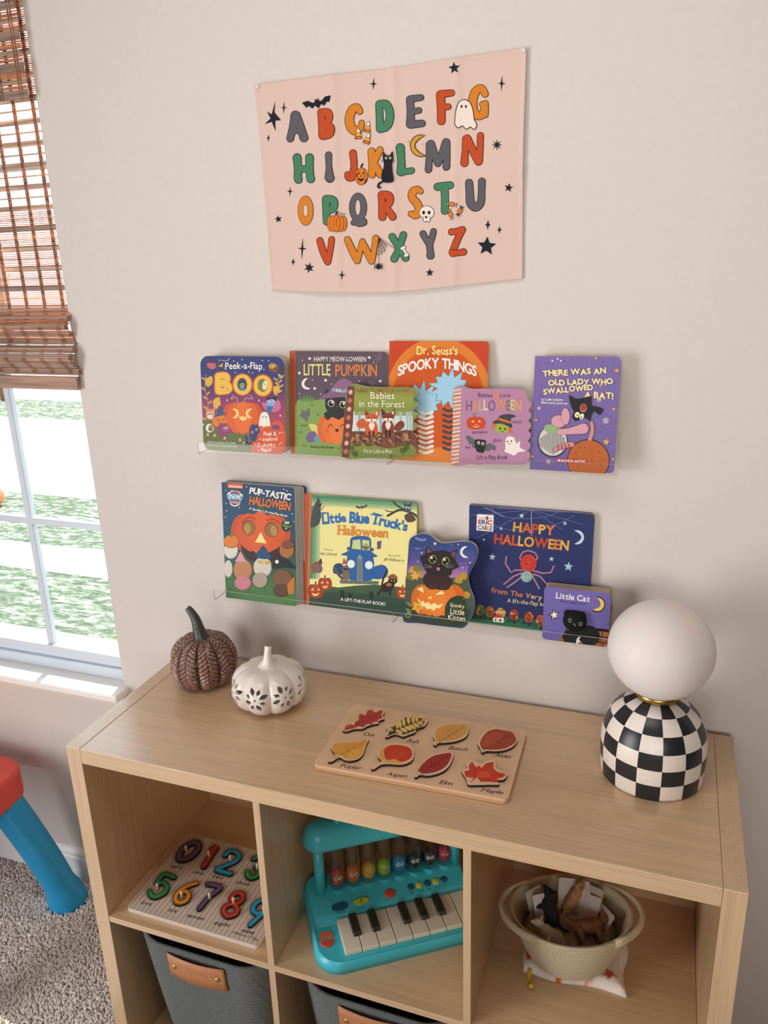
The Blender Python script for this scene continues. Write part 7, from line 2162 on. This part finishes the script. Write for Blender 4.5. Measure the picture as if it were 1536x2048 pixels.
# glyph centre lines on a unit grid (x to the right, y up, height 2)
G_ = {'0': [[(.62 * cos(2 * pi * k / 16), 1 + .95 * sin(2 * pi * k / 16)) for k in range(17)]],
      '1': [[(-.35, 1.72), (-.05, 1.95), (.06, 1.95), (.06, .05)]],
      '2': [[(-.62, 1.45), (-.5, 1.82), (0, 2.0), (.52, 1.8), (.6, 1.35), (.2, .85), (-.3, .42), (-.65, .05), (.65, .05)]],
      '3': [[(-.55, 1.7), (0, 2), (.5, 1.7), (.35, 1.2), (0, 1.08), (.5, .85), (.6, .4), (.1, 0), (-.4, .08), (-.62, .4)]],
      '4': [[(.35, 0), (.35, 2), (-.65, .6), (.7, .6)]],
      '5': [[(.6, 1.95), (-.35, 1.95), (-.45, 1.1), (.05, 1.3), (.52, 1.05), (.6, .5), (.2, .05), (-.25, .02), (-.62, .3)]],
      '6': [[(.5, 2.0), (.0, 1.65), (-.45, 1.1), (-.58, .55), (-.3, .08), (.15, .02), (.55, .35), (.5, .85), (.1, 1.08), (-.35, .92)]],
      '7': [[(-.62, 1.95), (.62, 1.95), (.1, 1.0), (-.15, .0)]],
      '8': [[(0, 1.08), (.45, 1.35), (.42, 1.78), (0, 1.98), (-.42, 1.78), (-.45, 1.35), (0, 1.08), (.55, .72), (.55, .3), (0, .02), (-.55, .3), (-.55, .72), (0, 1.08)]],
      '9': [[(.48, 1.15), (.1, .95), (-.4, 1.1), (-.55, 1.55), (-.25, 1.95), (.2, 1.98), (.55, 1.65), (.52, 1.1), (.3, .5), (.1, .0)]]}
def digit_tf(fb, ft, w):
    """foot and head of the digit on the view; width w in view pixels along the board's long side"""
    ex = Vector((.88, .34)).normalized() if False else None
    return fb, ft, w
# baseline direction on the view and each digit: (foot, head, half width, radius, colour, word)
bx = Vector((1350 - 222, 1166 - 832)); bx.normalize()
DG = [('0', (690, 425), (826, 275), 92, 24, PUR), ('1', (880, 482), (986, 318), 58, 22, RED), ('2', (1050, 530), (1150, 352), 90, 20, BLU), ('3', (1290, 575), (1362, 400), 78, 21, GRN),
      ('5', (462, 738), (580, 552), 92, 20, GRN), ('6', (668, 790), (778, 612), 88, 20, ORG), ('7', (862, 842), (975, 640), 90, 20, PUR), ('8', (1085, 905), (1195, 705), 92, 21, RED), ('9', (1275, 975), (1395, 775), 92, 21, BLU), ('4', (1530, 640), (1600, 470), 84, 21, ORG)]
def digit_pts(g, foot, head, hw):
    up = Vector(head) - Vector(foot)
    return [tuple(Vector(foot) + up * (y / 2) + bx * (x * hw)) for x, y in g]
DG = [(d, f_, h_, w_, r_ * 1.17, c_) for d, f_, h_, w_, r_, c_ in DG]
A.L()
for d, foot, head, hw, r, col in DG:
    for g in G_[d]:
        P = smooth_open([(*p, r * 1.80) for p in digit_pts(g, foot, head, hw)], 4); A._stroke(P, '7a6658')
A.L()
for d, foot, head, hw, r, col in DG:
    for g in G_[d]:
        P = smooth_open([(*p, r * 1.68) for p in digit_pts(g, foot, head, hw)], 4); A._stroke(P, 'd6c2b2')
A.L()
for d, foot, head, hw, r, col in DG:
    for g in G_[d]:
        P = smooth_open([(*p, r * 1.32) for p in digit_pts(g, foot, head, hw)], 4); A._stroke(P, 'a58f7a')
UPN = (.62, -.66)
for s_, a, b, h in (('zero', (592, 492), (690, 508), 40), ('one', (789, 540), (874, 557), 40), ('two', (953, 575), (1040, 597), 40), ('three', (1152, 628), (1272, 652), 42), ('five', (343, 802), (430, 818), 42), ('six', (580, 862), (650, 880), 42), ('seven', (735, 910), (876, 944), 42), ('eight', (967, 975), (1097, 1000), 44), ('nine', (1200, 1040), (1308, 1064), 44), ('four', (1440, 700), (1540, 725), 42)):
    A.text(s_, a[0], a[1], b[0], b[1], h * .92, '241d1c', bold=.012, up=UPN, gap=.13)
A.text('Melissa', 1124, 1052, 1236, 1082, 24, '3a302c', up=(.75, -.8), gap=.04); A.text('&', 1250, 1084, 1268, 1090, 22, '3a302c', up=(.75, -.8)); A.text('Doug', 1280, 1092, 1344, 1114, 24, '3a302c', up=(.75, -.8), gap=.04); A.line([(1296, 1112), (1330, 1108), (1344, 1116)], 1.6, '3a302c', 3)
mb.v = [(x, y, z + NT_) for x, y, z in mb.v]
mb.build('board', tn)
peg_m = noise_tint(pmat('natural_peg', 'd8c2a4', .5), 300, .08)
WORD = {'0': 'purple zero', '1': 'red one', '2': 'blue two', '3': 'green three', '5': 'green five', '6': 'orange six', '7': 'purple seven', '8': 'red eight', '9': 'blue nine', '4': 'orange four'}
PEG = {'0': (735, 330), '1': (930, 375), '2': (1115, 410), '3': (1345, 480), '5': (492, 655), '6': (700, 722), '7': (938, 735), '8': (1143, 775), '9': (1400, 850), '4': (1560, 560)}
for d, foot, head, hw, r, col in DG[:-1]:
    zt = zN + .0042
    p0 = at_z(V7[0] + (foot[0] + head[0]) / 2 / V7[2], V7[1] + (foot[1] + head[1]) / 2 / V7[2], zt)
    mb = MB()
    A = Art(mb, plain_m, p0, (1, 0, 0), (0, 1, 0), (0, 0, 1), V7, XYZ)
    A.STEP = 6e-5
    for g in G_[d]:
        P = smooth_open([(*p, r) for p in digit_pts(g, foot, head, hw)], 5)
        # raised body: side walls under the black outline
        Q = []
        for i, (x, y, rr) in enumerate(P):
            a, b = P[max(0, i - 1)], P[min(len(P) - 1, i + 1)]
            u0, v0 = A.T(x, y); ua, va = A.T(a[0], a[1]); ub, vb = A.T(b[0], b[1])
            l = sqrt((ub - ua) ** 2 + (vb - va) ** 2) or 1
            Q.append((u0, v0, -(vb - va) / l, (ub - ua) / l))
        u0, v0 = A.T(P[0][0], P[0][1]); u1, v1 = A.T(P[0][0] + r * bx[0], P[0][1] + r * bx[1])
        rw = sqrt((u1 - u0) ** 2 + (v1 - v0) ** 2) * .98
        n = len(Q); V = []; F = []
        for (u_, v_, nx, ny) in Q:
            V += [(u_ + nx * rw, v_ + ny * rw, 0), (u_ - nx * rw, v_ - ny * rw, 0), (u_ + nx * rw, v_ + ny * rw, -.0041), (u_ - nx * rw, v_ - ny * rw, -.0041)]
        for i in range(n - 1):
            a = 4 * i; F += [(a, a + 1, a + 5, a + 4), (a, a + 4, a + 6, a + 2), (a + 1, a + 3, a + 7, a + 5)]
        mb.add(V, F, plain_m, False, hx('15110f'))
        for (u_, v_, nx, ny) in (Q[0], Q[-1]):
            mb.prism([(u_ + rw * cos(2 * pi * k / 16), v_ + rw * sin(2 * pi * k / 16)) for k in range(16)], -.0041, 0, XYZ, plain_m, c=hx('15110f'))
        def wstroke(wd, c):
            A.L(); dd = A.k * A.STEP
            V = []; F = []
            for q_, (u_, v_, nx, ny) in enumerate(Q): e_ = dd + 3e-5 * q_ / n; V += [(u_ + nx * wd, v_ + ny * wd, e_), (u_ - nx * wd, v_ - ny * wd, e_)]
            for i in range(n - 1): F.append((2 * i + 1, 2 * i + 3, 2 * i + 2, 2 * i))
            for (u_, v_, nx, ny), sg, e_ in ((Q[0], -1, dd - 1e-6), (Q[-1], 1, dd + 3.1e-5)):
                o = len(V); tx, ty = ny * sg, -nx * sg
                V += [(u_ + wd * (cos(a_) * tx + sin(a_) * nx * sg * 1), v_ + wd * (cos(a_) * ty + sin(a_) * ny * sg), e_) for a_ in [-pi / 2 + pi * k_ / 8 for k_ in range(9)]]
                F.append(tuple(range(o, o + 9)))
            mb.add(V, F, plain_m, False, hx(c, GAIN))
        wstroke(rw * .84, col)
        lc = '#'.join([]) or '%02x%02x%02x' % tuple(min(255, int(int(col[i:i + 2], 16) * 1.22 + 14)) for i in (0, 2, 4))
        wstroke(rw * .26, lc)
    tt = thing('number_piece', WORD[d] + ' piece with a wooden peg on the number puzzle', 'puzzle piece', p0, (0, 0, 0), 'number pieces on the puzzle')
    mb.build('painted_number', tt)
    pp = at_z(V7[0] + PEG[d][0] / V7[2], V7[1] + (PEG[d][1] + 18) / V7[2], zt)
    mb = MB(); mb.lathe([(.0028, -.0002), (.0028, .0075), (.0031, .0082), (.0031, .0112), (.0024, .0125), (.0, .0128)], 16, peg_m, cx=pp.x - p0.x, cy=pp.y - p0.y)
    mb.build('peg', tt, label='natural wood peg')
